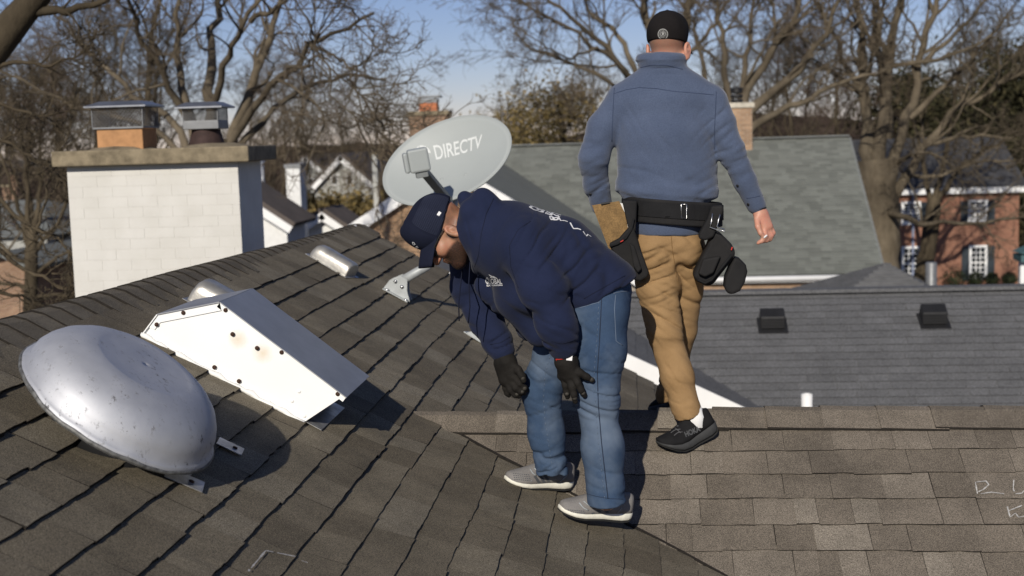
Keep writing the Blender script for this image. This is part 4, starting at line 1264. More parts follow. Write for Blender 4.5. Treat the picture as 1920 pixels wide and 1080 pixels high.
# evergreens and leafy trees
def leafy(name, label, px, Yd, zt, w, h, col, n, seed, leaf=0.16, cone=False, base_drop=0.0):
    rng = np.random.default_rng(seed)
    top = at(px, zt, Yd)
    zb_ = GROUND - 2
    root = empty(name, (top[0], Yd, zb_), label, 'tree')
    q = np.array([[top[0], Yd, zb_], [top[0] + .1, Yd, (zb_ + top[2]) / 2], [top[0], Yd, top[2] - .3]])
    q2, _ = resample(q, 10, rng, .05)
    v, f = tubes(q2[None], np.linspace(.28, .05, 10)[None], 8); link('trunk', np_mesh('trunk', v, f, M['bark_dark'], True), root)
    nc = 60
    u = rng.random(nc)
    zz = top[2] - h * u
    prof = (u ** .8 if cone else np.sqrt(np.clip(1 - (2 * u - 1) ** 2, 0.05, 1)))
    th = rng.random(nc) * 6.283; rad = w / 2 * prof * np.sqrt(rng.uniform(.15, 1.05, nc))
    C = np.stack([top[0] + rad * np.cos(th), Yd + rad * np.sin(th), zz], 1)
    cs = w * rng.uniform(.10, .20, nc)
    ci = rng.integers(0, nc, n)
    P = C[ci] + rng.normal(0, 1, (n, 3)) * cs[ci, None] * np.array((1, 1, .6))
    a = rng.normal(0, 1, (n, 3)); a /= np.linalg.norm(a, axis=1, keepdims=True)
    b = np.cross(a, rng.normal(0, 1, (n, 3))); b /= np.linalg.norm(b, axis=1, keepdims=True) + 1e-9
    s = leaf * rng.uniform(.6, 1.3, (n, 1))
    vs = np.stack([P - a * s, P + b * s * .5, P + a * s, P - b * s * .5], 1).reshape(-1, 3)
    fs = np.arange(4 * n).reshape(n, 4)
    o = link('crown', np_mesh('crown', vs, fs, col, False), root); o['kind'] = 'stuff'
    br = [np.array([[top[0], Yd, c[2] - .5 * np.hypot(c[0] - top[0], c[1] - Yd)], (c + np.array([top[0], Yd, c[2]])) / 2, c]) for c in C[::2]]
    Pq = np.array([resample(b_, 6, rng, .1)[0] for b_ in br])
    v, f = tubes(Pq, np.tile(np.linspace(.06, .015, 6), (len(Pq), 1)), 4); link('boughs', np_mesh('boughs', v, f, M['bark_dark'], True), root)
    return root
k = NT('olive_leaves'); r_ = k.n('NewGeometry').outputs['Random Per Island']
M['olive'] = k.done(k.ramp(r_, [(0, (0.10, 0.082, 0.040)), (.6, (0.17, 0.130, 0.058)), (1, (0.26, 0.185, 0.07))]), .9, 0, .1)
k = NT('dark_needles'); r_ = k.n('NewGeometry').outputs['Random Per Island']
M['needles'] = k.done(k.ramp(r_, [(0, (0.024, 0.024, 0.013)), (.7, (0.050, 0.046, 0.024)), (1, (0.085, 0.072, 0.038))]), .9, 0, .1)
leafy('olive_tree', 'bushy olive-brown tree with old leaves between satellite dish and walking man', 1050, 62, 165, 5.6, 6.5, M['olive'], 7500, 3, .11)
leafy('olive_tree', 'second olive-brown tree showing low beside the right edge of the dish', 975, 70, 215, 5.0, 4.5, M['olive'], 6500, 4, .11)
leafy('evergreen_tree', 'tall dark evergreen standing behind the right end of the brick house', 1915, 76, 120, 7.0, 12, M['needles'], 26000, 5, .17, True)
leafy('evergreen_tree', 'dark evergreen mass above the brick house roof, left of the tallest one', 1815, 82, 190, 6.5, 8.5, M['needles'], 20000, 6, .16)
leafy('evergreen_tree', 'dark evergreen behind the great many-stemmed tree', 1705, 88, 150, 6.0, 10, M['needles'], 18000, 7, .16)
# clipped hedge of brown shrubs between far houses at the left
rng = np.random.default_rng(9)
n = 9000
P0, P1 = at(565, 402, 62), at(735, 402, 62)
t = rng.random(n)[:, None]
P = P0 * (1 - t) + P1 * t + rng.normal(0, 1, (n, 3)) * np.array((.2, .7, .33)) + np.array((0, 0, 1)) * (.35 * np.sin(t * 23))
a = rng.normal(0, 1, (n, 3)); a /= np.linalg.norm(a, axis=1, keepdims=True)
b = np.cross(a, rng.normal(0, 1, (n, 3))); b /= np.linalg.norm(b, axis=1, keepdims=True)
s = .13 * rng.uniform(.6, 1.3, (n, 1))
vs = np.stack([P - a * s, P + b * s * .5, P + a * s, P - b * s * .5], 1).reshape(-1, 3)
tag(link('hedge', np_mesh('hedge', vs, np.arange(4 * n).reshape(n, 4), M['olive'], False)), 'rusty brown hedge below the pointed pale gable at the left', 'hedge', kind='stuff')
# ------------------------------------------------------------------ things standing on the roof
def fin_mat():
    k = NT('spun_aluminium_dome')
    n1 = k.noise(6, 5, .65)
    c = k.ramp(n1, [(0.3, (0.46, 0.47, 0.50)), (0.7, (0.56, 0.57, 0.60))])
    st = k.noise(46, 5, .8, k.stretch(.8, 1, 0.45))
    mask = k.ramp(st, [(0.575, 0.0), (0.64, 1.0)])
    big = k.ramp(k.noise(4.5, 3, .6), [(0.42, 0.0), (0.62, 1.0)])
    fine_ = k.ramp(k.noise(120, 2, .7), [(0.70, 0.0), (0.74, 1.0)])
    mk = k.mix(1.0, k.mix(1.0, mask, fine_, 'LIGHTEN'), big, 'MULTIPLY')
    c = k.mix(mk, c, (0.06, 0.055, 0.055))
    rg = k.ramp(n1, [(0.3, 0.55), (0.7, 0.66)])
    k.bump(k.noise(14, 3, .5), .14, .004)
    return k.done(c, rg, k.mix(mk, (0.60, .60, .60), (0.0, 0, 0)), .4)
M['dome'] = fin_mat()
M['old_alu'] = simple('stained_aluminium', (0.42, 0.42, 0.42), .45, .7, var=.45, vs=18)
# dome vent
RC = on_plane(226, 757, N_A, C_A + 0.115)
print('dome centre', RC)
def px_rim():
    pass
n = unit((.74, -.04, 1)); u_d = unit(np.cross(EY, n)); u_d = u_d if u_d[0] > 0 else -u_d
dist = float(N_A @ RC - C_A)
DR = 0.0805 * RC[1]
dome = empty('dome_vent', RC - N_A * dist, 'big spun aluminium dome vent, dented and tar-spotted, standing on metal straps at lower left', 'dome vent')
m = MB()
prof = [(DR * .96, -0.012), (DR + .006, -0.016), (DR + .012, -0.004), (DR + .004, 0.010), (DR * .985, 0.016), (DR * .975, 0.045), (DR * .935, 0.070), (DR * .865, 0.098), (DR * .77, 0.120), (DR * .65, 0.137), (DR * .52, 0.1475), (DR * .485, 0.1462), (DR * .45, 0.1445), (DR * .2, 0.1455), (DR * .06, .146), (0.0005, 0.146)]
m.lathe(RC, n, prof, 96)
V_ = np.array(m.v)
rel = V_ - RC
ang = np.arctan2(rel @ np.cross(n, u_d), rel @ u_d)
hgt = rel @ n
w_ = np.exp(-((hgt) / .03) ** 2)
V_ += n[None] * (w_ * (0.002 * np.sin(ang * 5 + 1) + 0.0015 * np.sin(ang * 11) + .001 * np.sin(ang * 23)))[:, None]
V_ += n[None] * (0.003 * np.sin(rel @ U_A * 9 + 1) * np.cos(rel[:, 1] * 7) * np.clip(hgt / .1, 0, 1))[:, None]
m.v = [tuple(p) for p in V_]
o = m.build('dome', M['dome'], dome)
so = o.modifiers.new('t', 'SOLIDIFY'); so.thickness = 0.003
m = MB()
ring = []
for i in range(97):
    a = 2 * pi * i / 96
    ring.append(RC + (cos(a) * u_d + sin(a) * np.cross(n, u_d)) * (DR + .008) + n * (-.006 + 0.002 * sin(a * 5 + 1) + .0015 * sin(a * 11) + .001 * sin(a * 23)))
m.tube(ring, 0.0075, 6, cap=False); m.build('rolled_rim', simple('grimy_rim', (0.16, 0.16, 0.155), .6, .4, var=.6, vs=45), dome)
m = MB(); m.lathe(RC - N_A * (dist - .005) + u_d * .03, N_A, [(0.2, 0), (0.12, 0.012), (0.115, dist * .55), (0.115, dist + .03)], 40); m.build('throat', M['black_plastic'], dome)
n = N_A
# base flashing with its two visible corners
def strap(px, py, w, l, yaw):
    P = onA(px, py)
    e1 = unit(U_A * cos(yaw) + EY * sin(yaw)); e2 = np.cross(n, e1)
    mm = MB(); mm.box(P + n * .017, e1 * l, e2 * w, n * .0012)
    mm.build('strap', M['old_alu'], dome)
    mm = MB(); mm.lathe(P + n * .018 + e1 * l * .35, n, [(0.009, 0), (0.008, 0.004), (0, .005)], 8); mm.build('screw', M['screw'], dome)
strap(342, 908, .040, .060, .25); strap(428, 845, .034, .045, .15)
for (px, py, hh) in ((58, 722, .10), (300, 868, .08)):
    P = onA(px, py)
    m = MB(); m.box(P + n * (hh / 2 + .015) + (RC - P - n * ((RC - P) @ n)) * .15, U_A * .012, EY * .0015, n * hh / 2); m.build('leg', M['old_alu'], dome)
m = MB(); P = onA(335, 885); m.box(P + n * .0155 - U_A * .09, U_A * .13, EY * .06, n * .001); m.build('base_flashing', M['old_alu'], dome)

# white hooded vent
YB = 4.85
def b_(px, py): return at(px, py, YB)
P1, P2, P3, P4, P5 = b_(278, 627), b_(297, 590), b_(413, 567), b_(645, 742), b_(570, 797)
P1 = onA(278, 627); P1 = np.array((P1[0], YB, zA(P1[0]))); P5 = np.array((P5[0], YB, zA(P5[0]) + .01))
q4 = ray(683, 700); W4 = None
# width from the far edge of the sloping lid
def width(px, py, Pn):
    r = ray(px, py); t = None
    # point on the ray sharing x,z line with Pn moved along Y
    A = np.array([[r[0], 0], [r[2], 0]])
    tt = (Pn[0] * r[0] + Pn[2] * r[2]) / (r[0] ** 2 + r[2] ** 2)
    return tt * r[1] - Pn[1]
WB = 0.5 * (width(683, 700, P4) + width(470, 545, P3))
print('vent width', WB, width(683, 700, P4), width(470, 545, P3))
WB = min(max(WB, .35), .8)
bv = empty('hooded_vent', (P1 + P5) / 2 + EY * WB / 2, 'white metal hooded roof vent with rusty screws and open lower end, beside the dome', 'roof vent')
M['sheet'] = simple('galvanised_sheet', (0.36, 0.37, 0.39), .5, .55, var=.12, vs=5)
k = NT('white_enamel_rust')
c = k.ramp(k.noise(4, 4), [(0.3, (0.86, 0.86, 0.84)), (0.7, (0.90, 0.90, 0.88))])
sc_ = [b_(437, 626), b_(483, 652)]
for p in sc_:
    vm = k.n('VectorMath', operation='DISTANCE'); vm.inputs[1].default_value = tuple(p + np.array((0.018, 0, -.022))); k.l(k.pos, vm.inputs[0])
    st = k.ramp(k.math('ADD', vm.outputs['Value'], k.math('MULTIPLY', k.noise(40, 3), .025)), [(0.012, 0.55), (0.055, 0.0)])
    c = k.mix(st, c, (0.62, 0.47, 0.24))
M['enamel'] = k.done(c, .38, 0, .5)
th = 0.004
m = MB(); m.prism([P1, P2, P3, P4, P5], EY * th)
m.build('side_panel', M['enamel'], bv)
m = MB(); m.prism([P1 + EY * WB, P2 + EY * WB, P3 + EY * WB, P4 + EY * WB, P5 + EY * WB], EY * th); m.build('side_panel', M['sheet'], bv)
def sheet(a, b, name, mat, over=0.012):
    mm = MB()
    d = unit(b - a); nn = np.array((-d[2], 0, d[0]))
    if nn[2] < 0: nn = -nn
    mm.prism([a + nn * .0005 - EY * over, b + nn * .0005 - EY * over, b + nn * .0045 - EY * over, a + nn * .0045 - EY * over], EY * (WB + 2 * over + th))
    return mm.build(name, mat, bv)
sheet(P3, P4 + unit(P4 - P3) * .012, 'lid', M['sheet'])
sheet(P2, P3, 'upper_panel', M['sheet'])
sheet(P1, P2, 'back_panel', M['enamel'])
# folded lip along the panel edges
def lip(a, b, wd, name='folded_lip'):
    d = unit(b - a); nn = np.array((-d[2], 0, d[0]))
    if nn[2] > 0: nn = -nn
    mm = MB(); o_ = -EY * .0060
    mm.prism([a + o_, b + o_, b + o_ + nn * wd, a + o_ + nn * wd], EY * .0035)
    mm.build(name, M['enamel'], bv)
lip(P2, P3, .030); lip(P3, P4 + unit(P4 - P3) * .01, .020)
mm = MB(); o_ = -EY * .0050; mm.prism([P1 + (P2 - P1) * .45 + o_, P2 + o_, P2 + np.array((.022, 0, -.012)) + o_, P1 + (P2 - P1) * .45 + np.array((.022, 0, -.01)) + o_], EY * .003); mm.build('folded_lip', M['enamel'], bv)
m = MB(); m.prism([P4 * .35 + P5 * .65 + EY * .01, P5 + EY * .01, P5 + EY * WB, P4 * .35 + P5 * .65 + EY * WB], U_A * -.003); m.build('inner_baffle', M['clay_dark'], bv)
m = MB(); mid_ = P5 + EY * WB * .5; m.box(np.array((mid_[0] - .05, mid_[1], zA(mid_[0] - .05))) + N_A * .014, U_A * .125, EY * (WB * .5 + .0), N_A * .001); m.build('flange', M['old_alu'], bv)
# sealed lower edge of the side panel
m = MB()
pts = []
for t_ in np.linspace(0, 1, 26):
    p = P1 * (1 - t_) + P5 * t_
    pts.append(np.array((p[0], YB - .006, zA(p[0]) + .010 + .004 * sin(t_ * 31) + .003 * sin(t_ * 67))))
m.tube(pts, [.011 + .003 * sin(i * 2.3) for i in range(26)], 6); m.build('sealant_bead', M['white_paint'], bv)
for (px, py) in ((295, 608), (345, 586), (424, 581), (437, 626), (483, 652), (403, 688), (449, 714), (529, 660), (634, 738)):
    p = b_(px, py)
    mm = MB(); mm.lathe(p - EY * .0060, -EY, [(0.0085, 0), (0.0085, .003), (0.006, .006), (0, .0065)], 10); mm.build('screw', M['screw'], bv)
for (px, py) in ((561, 734), (505, 752), (571, 780), (548, 752)):
    p = b_(px, py)
    mm = MB(); mm.lathe(p - EY * .001, -EY, [(0.007, 0), (0.006, .002), (0, .0025)], 10); mm.build('rivet', M['enamel'], bv)

# two low rounded slot vents
def loaf(px, py, px2, py2, w, h, lab, name='slant_vent'):
    a, b = onA(px, py), onA(px2, py2)
    d = unit(b - a); s = np.cross(N_A, d)
    L = np.linalg.norm(b - a)
    e = empty(name, (a + b) / 2, lab, 'roof vent', 'low rounded aluminium roof vents')
    mm = MB()
    secs, nk = [], 14
    for i, (t_, sc2) in enumerate(((0, .05), (0.0, .55), (.03, .82), (.09, .97), (.2, 1), (.5, 1), (.8, 1), (.93, .99), (.985, .93), (1.0, .82), (1.0, .05))):
        base = a + d * L * t_
        for j in range(nk):
            an = pi * j / (nk - 1)
            ww = w * (1 - .15 * (1 - sc2)) * np.sign(cos(an)) * abs(cos(an)) ** .55
            secs.append(base + s * ww + N_A * (.012 + h * sc2 * abs(sin(an)) ** .6))
    F = [(i * nk + j, i * nk + j + 1, (i + 1) * nk + j + 1, (i + 1) * nk + j) for i in range(10) for j in range(nk - 1)]
    mm.add(secs, F, True); mm.build('hood', M['worn_alu'], e)
    mm = MB(); mm.box((a + b) / 2 + N_A * .013, d * L * .56, s * w * 1.35, N_A * .001); mm.build('flange', M['old_alu'], e)
M['worn_alu'] = simple('worn_aluminium', (0.40, 0.385, 0.35), .38, .55, var=.22, vs=16, bump=.002, bs=30)
loaf(588, 482, 655, 522, .075, .085, 'long rounded aluminium slot vent near the top of the roof, clear of other vents')
loaf(362, 562, 430, 600, .085, .105, 'rounded aluminium vent mostly hidden behind the white hooded vent')

# ------------------------------------------------------------------ satellite dish
M['dish'] = simple('dish_paint', (0.335, 0.36, 0.355), .5, var=.03, vs=3, spec=.3)
M['dish_metal'] = simple('dish_mast_paint', (0.40, 0.42, 0.42), .5, .2, var=.12, vs=20)
M['logo'] = simple('dish_logo_print', (0.60, 0.62, 0.61), .6, var=.03)
M['arm'] = simple('arm_grey', (0.22, 0.235, 0.235), .5, .2, var=.15)
DY = 8.05
DC = at(837, 300, DY)
dn = unit((-.26, -1.0, .62))                  # where the dish looks
hx = unit(np.cross((0, 0, 1.0), dn)); 
hx = hx if hx[0] > 0 else -hx
hy = unit(np.cross(dn, hx)); hy = hy if hy[2] > 0 else -hy
sk = radians(23)
ax_ = hx * cos(sk) + hy * sin(sk); ay_ = -hx * sin(sk) + hy * cos(sk)
ra_, rb2 = 0.415, 0.282
foot = onA(742, 556)
dish = empty('satellite_dish', foot, 'grey oval satellite dish on a bent mast, behind the bending man\'s head', 'satellite dish')
depth_ = 0.075
def dish_pt(u, v, off=0.0):
    r2 = u * u + v * v
    return DC + ax_ * (u * ra_) + ay_ * (v * rb2) + dn * (depth_ * (r2 - 1) + off)
def pdish(px, py):
    """(u, v) of a photo pixel on the dish"""
    r = ray(px, py)
    t = float(DC @ dn) / float(r @ dn)
    p = r * t - DC
    return p @ ax_ / ra_, p @ ay_ / rb2
mm = MB(); V_, F = [], []
nr_, na_ = 14, 72
V_.append(dish_pt(0, 0))
for i in range(1, nr_ + 1):
    for j in range(na_):
        a = 2 * pi * j / na_; q = i / nr_
        V_.append(dish_pt(q * cos(a), q * sin(a)))
for j in range(na_): F.append((0, 1 + j, 1 + (j + 1) % na_))
for i in range(nr_ - 1):
    for j in range(na_):
        F.append((1 + i * na_ + j, 1 + (i + 1) * na_ + j, 1 + (i + 1) * na_ + (j + 1) % na_, 1 + i * na_ + (j + 1) % na_))
mm.add(V_, F, True); o = mm.build('reflector', M['dish'], dish)
so = o.modifiers.new('t', 'SOLIDIFY'); so.thickness = .004; so.offset = 0
mm = MB(); mm.tube([dish_pt(cos(2 * pi * j / 72) * 1.005, sin(2 * pi * j / 72) * 1.005, -.004) for j in range(73)], .0065, 6, cap=False); mm.build('rolled_rim', M['dish'], dish)
for (px, py) in ((866, 318), (821, 326)):
    u, v = pdish(px, py); mm = MB(); mm.lathe(dish_pt(u, v, .001), dn, [(.012, 0), (.010, .004), (0, .006)], 10); mm.build('bolt', M['dish'], dish)
def text_mesh(body, bold=0.0):
    cu = bpy.data.curves.new('t', 'FONT'); cu.body = body; cu.size = 1.0; cu.offset = bold
    cu.align_x = 'LEFT'
    ob = bpy.data.objects.new('t', cu); COL.objects.link(ob)
    dg = bpy.context.evaluated_depsgraph_get(); dg.update()
    me = bpy.data.meshes.new_from_object(ob.evaluated_get(dg))
    bm = bmesh.new(); bm.from_mesh(me)
    bmesh.ops.triangulate(bm, faces=bm.faces)
    for _ in range(2):
        long_e = [e for e in bm.edges if e.calc_length() > .12]
        if long_e: bmesh.ops.subdivide_edges(bm, edges=long_e, cuts=1)
    bmesh.ops.triangulate(bm, faces=bm.faces)
    vs = np.array([v.co[:2] for v in bm.verts]); fs = [tuple(v.index for v in f.verts) for f in bm.faces]
    bm.free(); bpy.data.objects.remove(ob); bpy.data.curves.remove(cu)
    lo, hi = vs.min(0), vs.max(0)
    return (vs - lo) / (hi - lo), fs
def print_on(quad, uvs, fn):
    """bilinear photo quad (bl, br, tr, tl) -> points through fn(px, py)"""
    q = np.asarray(quad, float)
    out = []
    for u, v in uvs:
        p = q[0] * (1 - u) * (1 - v) + q[1] * u * (1 - v) + q[2] * u * v + q[3] * (1 - u) * v
        out.append(fn(*p))
    return out
uv, fs = text_mesh('DIRECTV', .012)
pts = print_on(((811, 290), (897, 269), (901, 246), (807, 266)), uv, lambda x, y: dish_pt(*pdish(x, y), .0032))
link('lettering', np_mesh('lettering', pts, fs, M['logo']), dish)
mm = MB(); V_, F = [], []
for i in range(21):
    a = pi * i / 20
    for q in (0.62, 1.0): V_.append(dish_pt(*pdish(789 + 13 * q * cos(a), 279 - 11 * q * sin(a)), .0032))
for i in range(20):
    if i in (6, 13): continue
    F.append((2 * i, 2 * i + 1, 2 * i + 3, 2 * i + 2))
mm.add(V_, F); mm.build('emblem', M['logo'], dish)
# feed arm and its head
L0 = dish_pt(*pdish(842, 378)) - dn * .01
LH = at(787, 312, DY - .52)
mm = MB()
d_ = unit(LH - L0); s_ = unit(np.cross(d_, dn)); t_ = np.cross(d_, s_)
mm.box((L0 + LH) / 2, d_ * np.linalg.norm(LH - L0) / 2, s_ * .019, t_ * .024); mm.build('feed_arm', M['arm'], dish, bevel=.004)
mm = MB()
fx = unit(np.array((1, 0.25, .16))); fy = unit(np.array((-.12, -.1, 1)))
fy = unit(fy - fx * (fx @ fy)); fz = np.cross(fx, fy)
HC = at(786, 300, DY - .54)
mm.box(HC + fx * -.004, fx * .058, fz * .045, fy * .066); mm.build('feed_head', M['dish'], dish, bevel=.012)
mm = MB(); mm.box(HC - fx * .076 - fy * .004, fx * .014, fz * .035, fy * .058); mm.build('feed_head', M['dish'], dish, bevel=.012)
mm = MB(); mm.box(HC - fy * .083, fx * .034, fz * .03, fy * .016); mm.build('feed_bracket', M['arm'], dish, bevel=.003)
# mast, foot and back bracket
back_ = dish_pt(0, -.25) - dn * .10
mm = MB(); mm.tube([foot + N_A * .09 + UP * .02, at(800, 500, 8.02), at(826, 470, 8.12), at(838, 430, 8.2), back_], [.028] * 5, 12); mm.build('mast', M['dish_metal'], dish)
mm = MB(); mm.box(back_ + dn * .03, ax_ * .09, ay_ * .07, dn * .035); mm.build('back_bracket', M['dish_metal'], dish, bevel=.006)
mm = MB(); mm.box(foot + N_A * .018, U_A * .085, EY * .075, N_A * .003); mm.build('foot_plate', M['dish_metal'], dish)
for off_ in (-.042, .042):
    mm = MB()
    c_ = foot + N_A * .02 + EY * off_ 
    poly = [c_ - U_A * .085, c_ - U_A * .075 + N_A * .06, c_ - U_A * .03 + N_A * .115, c_ + U_A * .02 + N_A * .11, c_ + U_A * .05 + N_A * .05, c_ + U_A * .095 + N_A * .0]
    mm.prism(poly, EY * .005); mm.build('foot_bracket', M['dish_metal'], dish)
    for q in ((-.04, .07), (.01, .06)):
        mm = MB(); mm.lathe(c_ + U_A * q[0] + N_A * q[1] - EY * .002, -EY, [(.011, 0), (.011, .008), (0, .009)], 6); mm.build('bolt', M['steel'], dish)
for q in ((-.06, .055), (.07, .06), (.07, -.06), (-.06, -.055)):
    mm = MB(); mm.lathe(foot + U_A * q[0] + EY * q[1] + N_A * .02, N_A, [(.012, 0), (.012, .008), (0, .009)], 6); mm.build('bolt', M['steel'], dish)
P = onA(893, 640)
e = empty('roof_bracket', P, 'small grey steel bracket bolted to the roof, left behind the bending man\'s arm', 'bracket')
mm = MB(); d_ = unit(onA(912, 655) - onA(868, 628)); s_ = np.cross(N_A, d_)
mm.box(P + N_A * .018, d_ * .085, s_ * .04, N_A * .003); mm.build('foot_plate', M['dish_metal'], e)
for q in (-.03, .03):
    mm = MB(); mm.prism([P - d_ * .07 + s_ * q + N_A * .02, P - d_ * .03 + s_ * q + N_A * .06, P + d_ * .04 + s_ * q + N_A * .055, P + d_ * .07 + s_ * q + N_A * .02], s_ * .005); mm.build('bracket_side', M['dish_metal'], e)
mm = MB(); mm.lathe(P + N_A * .045 - s_ * .04, s_, [(.012, 0), (.012, .08), (0, .08)], 8); mm.build('bolt', M['steel'], e)
# ------------------------------------------------------------------ implicit surfaces for bodies and clothes
_NR = np.random.default_rng(77).random((64, 64, 64)).astype(np.float32)
def vnoise(P, s, seed=0):
    Q = np.asarray(P) * s + 17.3 * seed + 1000.0
    i = np.floor(Q).astype(int); f = Q - i; f = f * f * (3 - 2 * f)
    i &= 63; j = (i + 1) & 63
    g = lambda a, b, c: _NR[a, b, c]
    x0, y0, z0 = i.T; x1, y1, z1 = j.T; fx, fy, fz = f.T
    c00 = g(x0, y0, z0) * (1 - fx) + g(x1, y0, z0) * fx; c10 = g(x0, y1, z0) * (1 - fx) + g(x1, y1, z0) * fx
    c01 = g(x0, y0, z1) * (1 - fx) + g(x1, y0, z1) * fx; c11 = g(x0, y1, z1) * (1 - fx) + g(x1, y1, z1) * fx
    return ((c00 * (1 - fy) + c10 * fy) * (1 - fz) + (c01 * (1 - fy) + c11 * fy) * fz) * 2 - 1

class Field:
    def __init__(self, lo, hi, h):
        self.lo = np.asarray(lo, float); self.h = h
        self.n = np.ceil((np.asarray(hi) - self.lo) / h).astype(int) + 1
        self.D = np.full(self.n, 9.0, np.float32)
    def sub_(self, lo, hi):
        a = np.clip(np.floor((np.asarray(lo) - self.lo) / self.h).astype(int), 0, self.n - 1)
        b = np.clip(np.ceil((np.asarray(hi) - self.lo) / self.h).astype(int) + 1, 1, self.n)
        if (b <= a).any(): return None
        sl = tuple(slice(int(i), int(j)) for i, j in zip(a, b))
        ax = [(self.lo[k] + self.h * np.arange(a[k], b[k])).astype(np.float32) for k in range(3)]
        return sl, ax[0][:, None, None], ax[1][None, :, None], ax[2][None, None, :]
    def put(self, fn, lo, hi, k, mode='u'):
        m = max(k, 0.0) + 3 * self.h
        s = self.sub_(np.asarray(lo) - m, np.asarray(hi) + m)
        if s is None: return self
        sl, X, Y, Z = s
        d = fn(X, Y, Z); o = self.D[sl]
        if mode == 'u':
            if k <= 0: self.D[sl] = np.minimum(o, d)
            else:
                t = np.clip(.5 + .5 * (o - d) / k, 0, 1); self.D[sl] = o + (d - o) * t - k * t * (1 - t)
        else:                                 # cut away
            d = -d
            if k <= 0: self.D[sl] = np.maximum(o, d)
            else:
                t = np.clip(.5 - .5 * (o - d) / k, 0, 1); self.D[sl] = o + (d - o) * t + k * t * (1 - t)
        return self
    def cap(self, p, q, r1, r2=None, k=0.02, mode='u'):
        r2 = r1 if r2 is None else r2
        p, q = np.asarray(p, float), np.asarray(q, float); v = q - p; L2 = max(float(v @ v), 1e-9)
        def fn(X, Y, Z):
            x, y, z = X - p[0], Y - p[1], Z - p[2]
            t = np.clip((x * v[0] + y * v[1] + z * v[2]) / L2, 0, 1)
            return np.sqrt((x - t * v[0]) ** 2 + (y - t * v[1]) ** 2 + (z - t * v[2]) ** 2) - (r1 + (r2 - r1) * t)
        R = max(r1, r2)
        return self.put(fn, np.minimum(p, q) - R, np.maximum(p, q) + R, k, mode)
    def chain(self, pts, rad, k=0.02):
        for i in range(len(pts) - 1): self.cap(pts[i], pts[i + 1], rad[i], rad[i + 1], k)
        return self
    def ell(self, c, r, fr=None, k=0.02, mode='u'):
        c = np.asarray(c, float); fr = np.eye(3) if fr is None else np.asarray(fr, float); r = np.asarray(r, float)
        def fn(X, Y, Z):
            x, y, z = X - c[0], Y - c[1], Z - c[2]
            a = [(x * e[0] + y * e[1] + z * e[2]) for e in fr]
            k0 = np.sqrt(sum((ai / ri) ** 2 for ai, ri in zip(a, r))) + 1e-6
            k1 = np.sqrt(sum((ai / (ri * ri)) ** 2 for ai, ri in zip(a, r))) + 1e-6
            return k0 * (k0 - 1) / k1
        ext = np.sqrt(((fr * r[:, None]) ** 2).sum(0))
        return self.put(fn, c - ext, c + ext, k, mode)
    def ecap(self, p, q, lat, s1, s2, k=0.03, endr=None):
        """capsule with elliptic section; lat = axis of the first half-size"""
        p, q = np.asarray(p, float), np.asarray(q, float); v = q - p; L = np.linalg.norm(v); w = v / L
        u = unit(np.asarray(lat, float) - w * (w @ lat)); b = np.cross(w, u)
        def fn(X, Y, Z):
            x, y, z = X - p[0], Y - p[1], Z - p[2]
            s = x * w[0] + y * w[1] + z * w[2]
            t = np.clip(s / L, 0, 1)
            A = s1[0] + (s2[0] - s1[0]) * t; B = s1[1] + (s2[1] - s1[1]) * t
            m = np.minimum(A, B) if endr is None else endr
            xu = x * u[0] + y * u[1] + z * u[2]; xb = x * b[0] + y * b[1] + z * b[2]; xs = s - t * L
            k0 = np.sqrt((xu / A) ** 2 + (xb / B) ** 2 + (xs / m) ** 2) + 1e-6
            k1 = np.sqrt((xu / A ** 2) ** 2 + (xb / B ** 2) ** 2 + (xs / m ** 2) ** 2) + 1e-6
            return k0 * (k0 - 1) / k1
        R = max(*s1, *s2)
        return self.put(fn, np.minimum(p, q) - R, np.maximum(p, q) + R, k)
    def plane_cut(self, p, nrm, k=0.0):
        """removes everything on the +nrm side"""
        p, nrm = np.asarray(p, float), unit(nrm)
        sl, X, Y, Z = self.sub_(self.lo, self.lo + self.h * self.n)
        d = ((X - p[0]) * nrm[0] + (Y - p[1]) * nrm[1] + (Z - p[2]) * nrm[2]).astype(np.float32)
        if k <= 0: self.D = np.maximum(self.D, d)
        else:
            t = np.clip(.5 - .5 * (self.D - d) / k, 0, 1); self.D = self.D + (d - self.D) * t + k * t * (1 - t)
        return self
    def displace(self, fn, band=0.03):
        I = np.argwhere(np.abs(self.D) < band)
        P = self.lo + I * self.h
        self.D[I[:, 0], I[:, 1], I[:, 2]] += fn(P).astype(np.float32)
        return self
    def mesh(self, smooth=1):
        D = self.D; h = self.h
        S = D < 0
        C = [(0, 0, 0), (1, 0, 0), (0, 1, 0), (1, 1, 0), (0, 0, 1), (1, 0, 1), (0, 1, 1), (1, 1, 1)]
        sl = lambda c: tuple(slice(c[i], D.shape[i] - 1 + c[i]) for i in range(3))
        anyv = np.zeros(np.array(D.shape) - 1, bool); allv = np.ones_like(anyv)
        for c in C:
            anyv |= S[sl(c)]; allv &= S[sl(c)]
        I = np.argwhere(anyv & ~allv)
        idx = np.full(anyv.shape, -1, np.int32); idx[I[:, 0], I[:, 1], I[:, 2]] = np.arange(len(I))
        val = np.stack([D[I[:, 0] + c[0], I[:, 1] + c[1], I[:, 2] + c[2]] for c in C], 1)
        acc = np.zeros((len(I), 3)); cnt = np.zeros(len(I))
        for a in range(8):
            for b in range(a + 1, 8):
                if bin(a ^ b).count('1') != 1: continue
                va, vb = val[:, a], val[:, b]
                m = (va < 0) != (vb < 0)
                t = np.where(m, va / np.where(m, va - vb, 1), 0)
                p = np.array(C[a])[None] + t[:, None] * (np.array(C[b]) - np.array(C[a]))[None]
                acc += np.where(m[:, None], p, 0); cnt += m
        Vt = self.lo + h * (I + acc / cnt[:, None])
        F = []
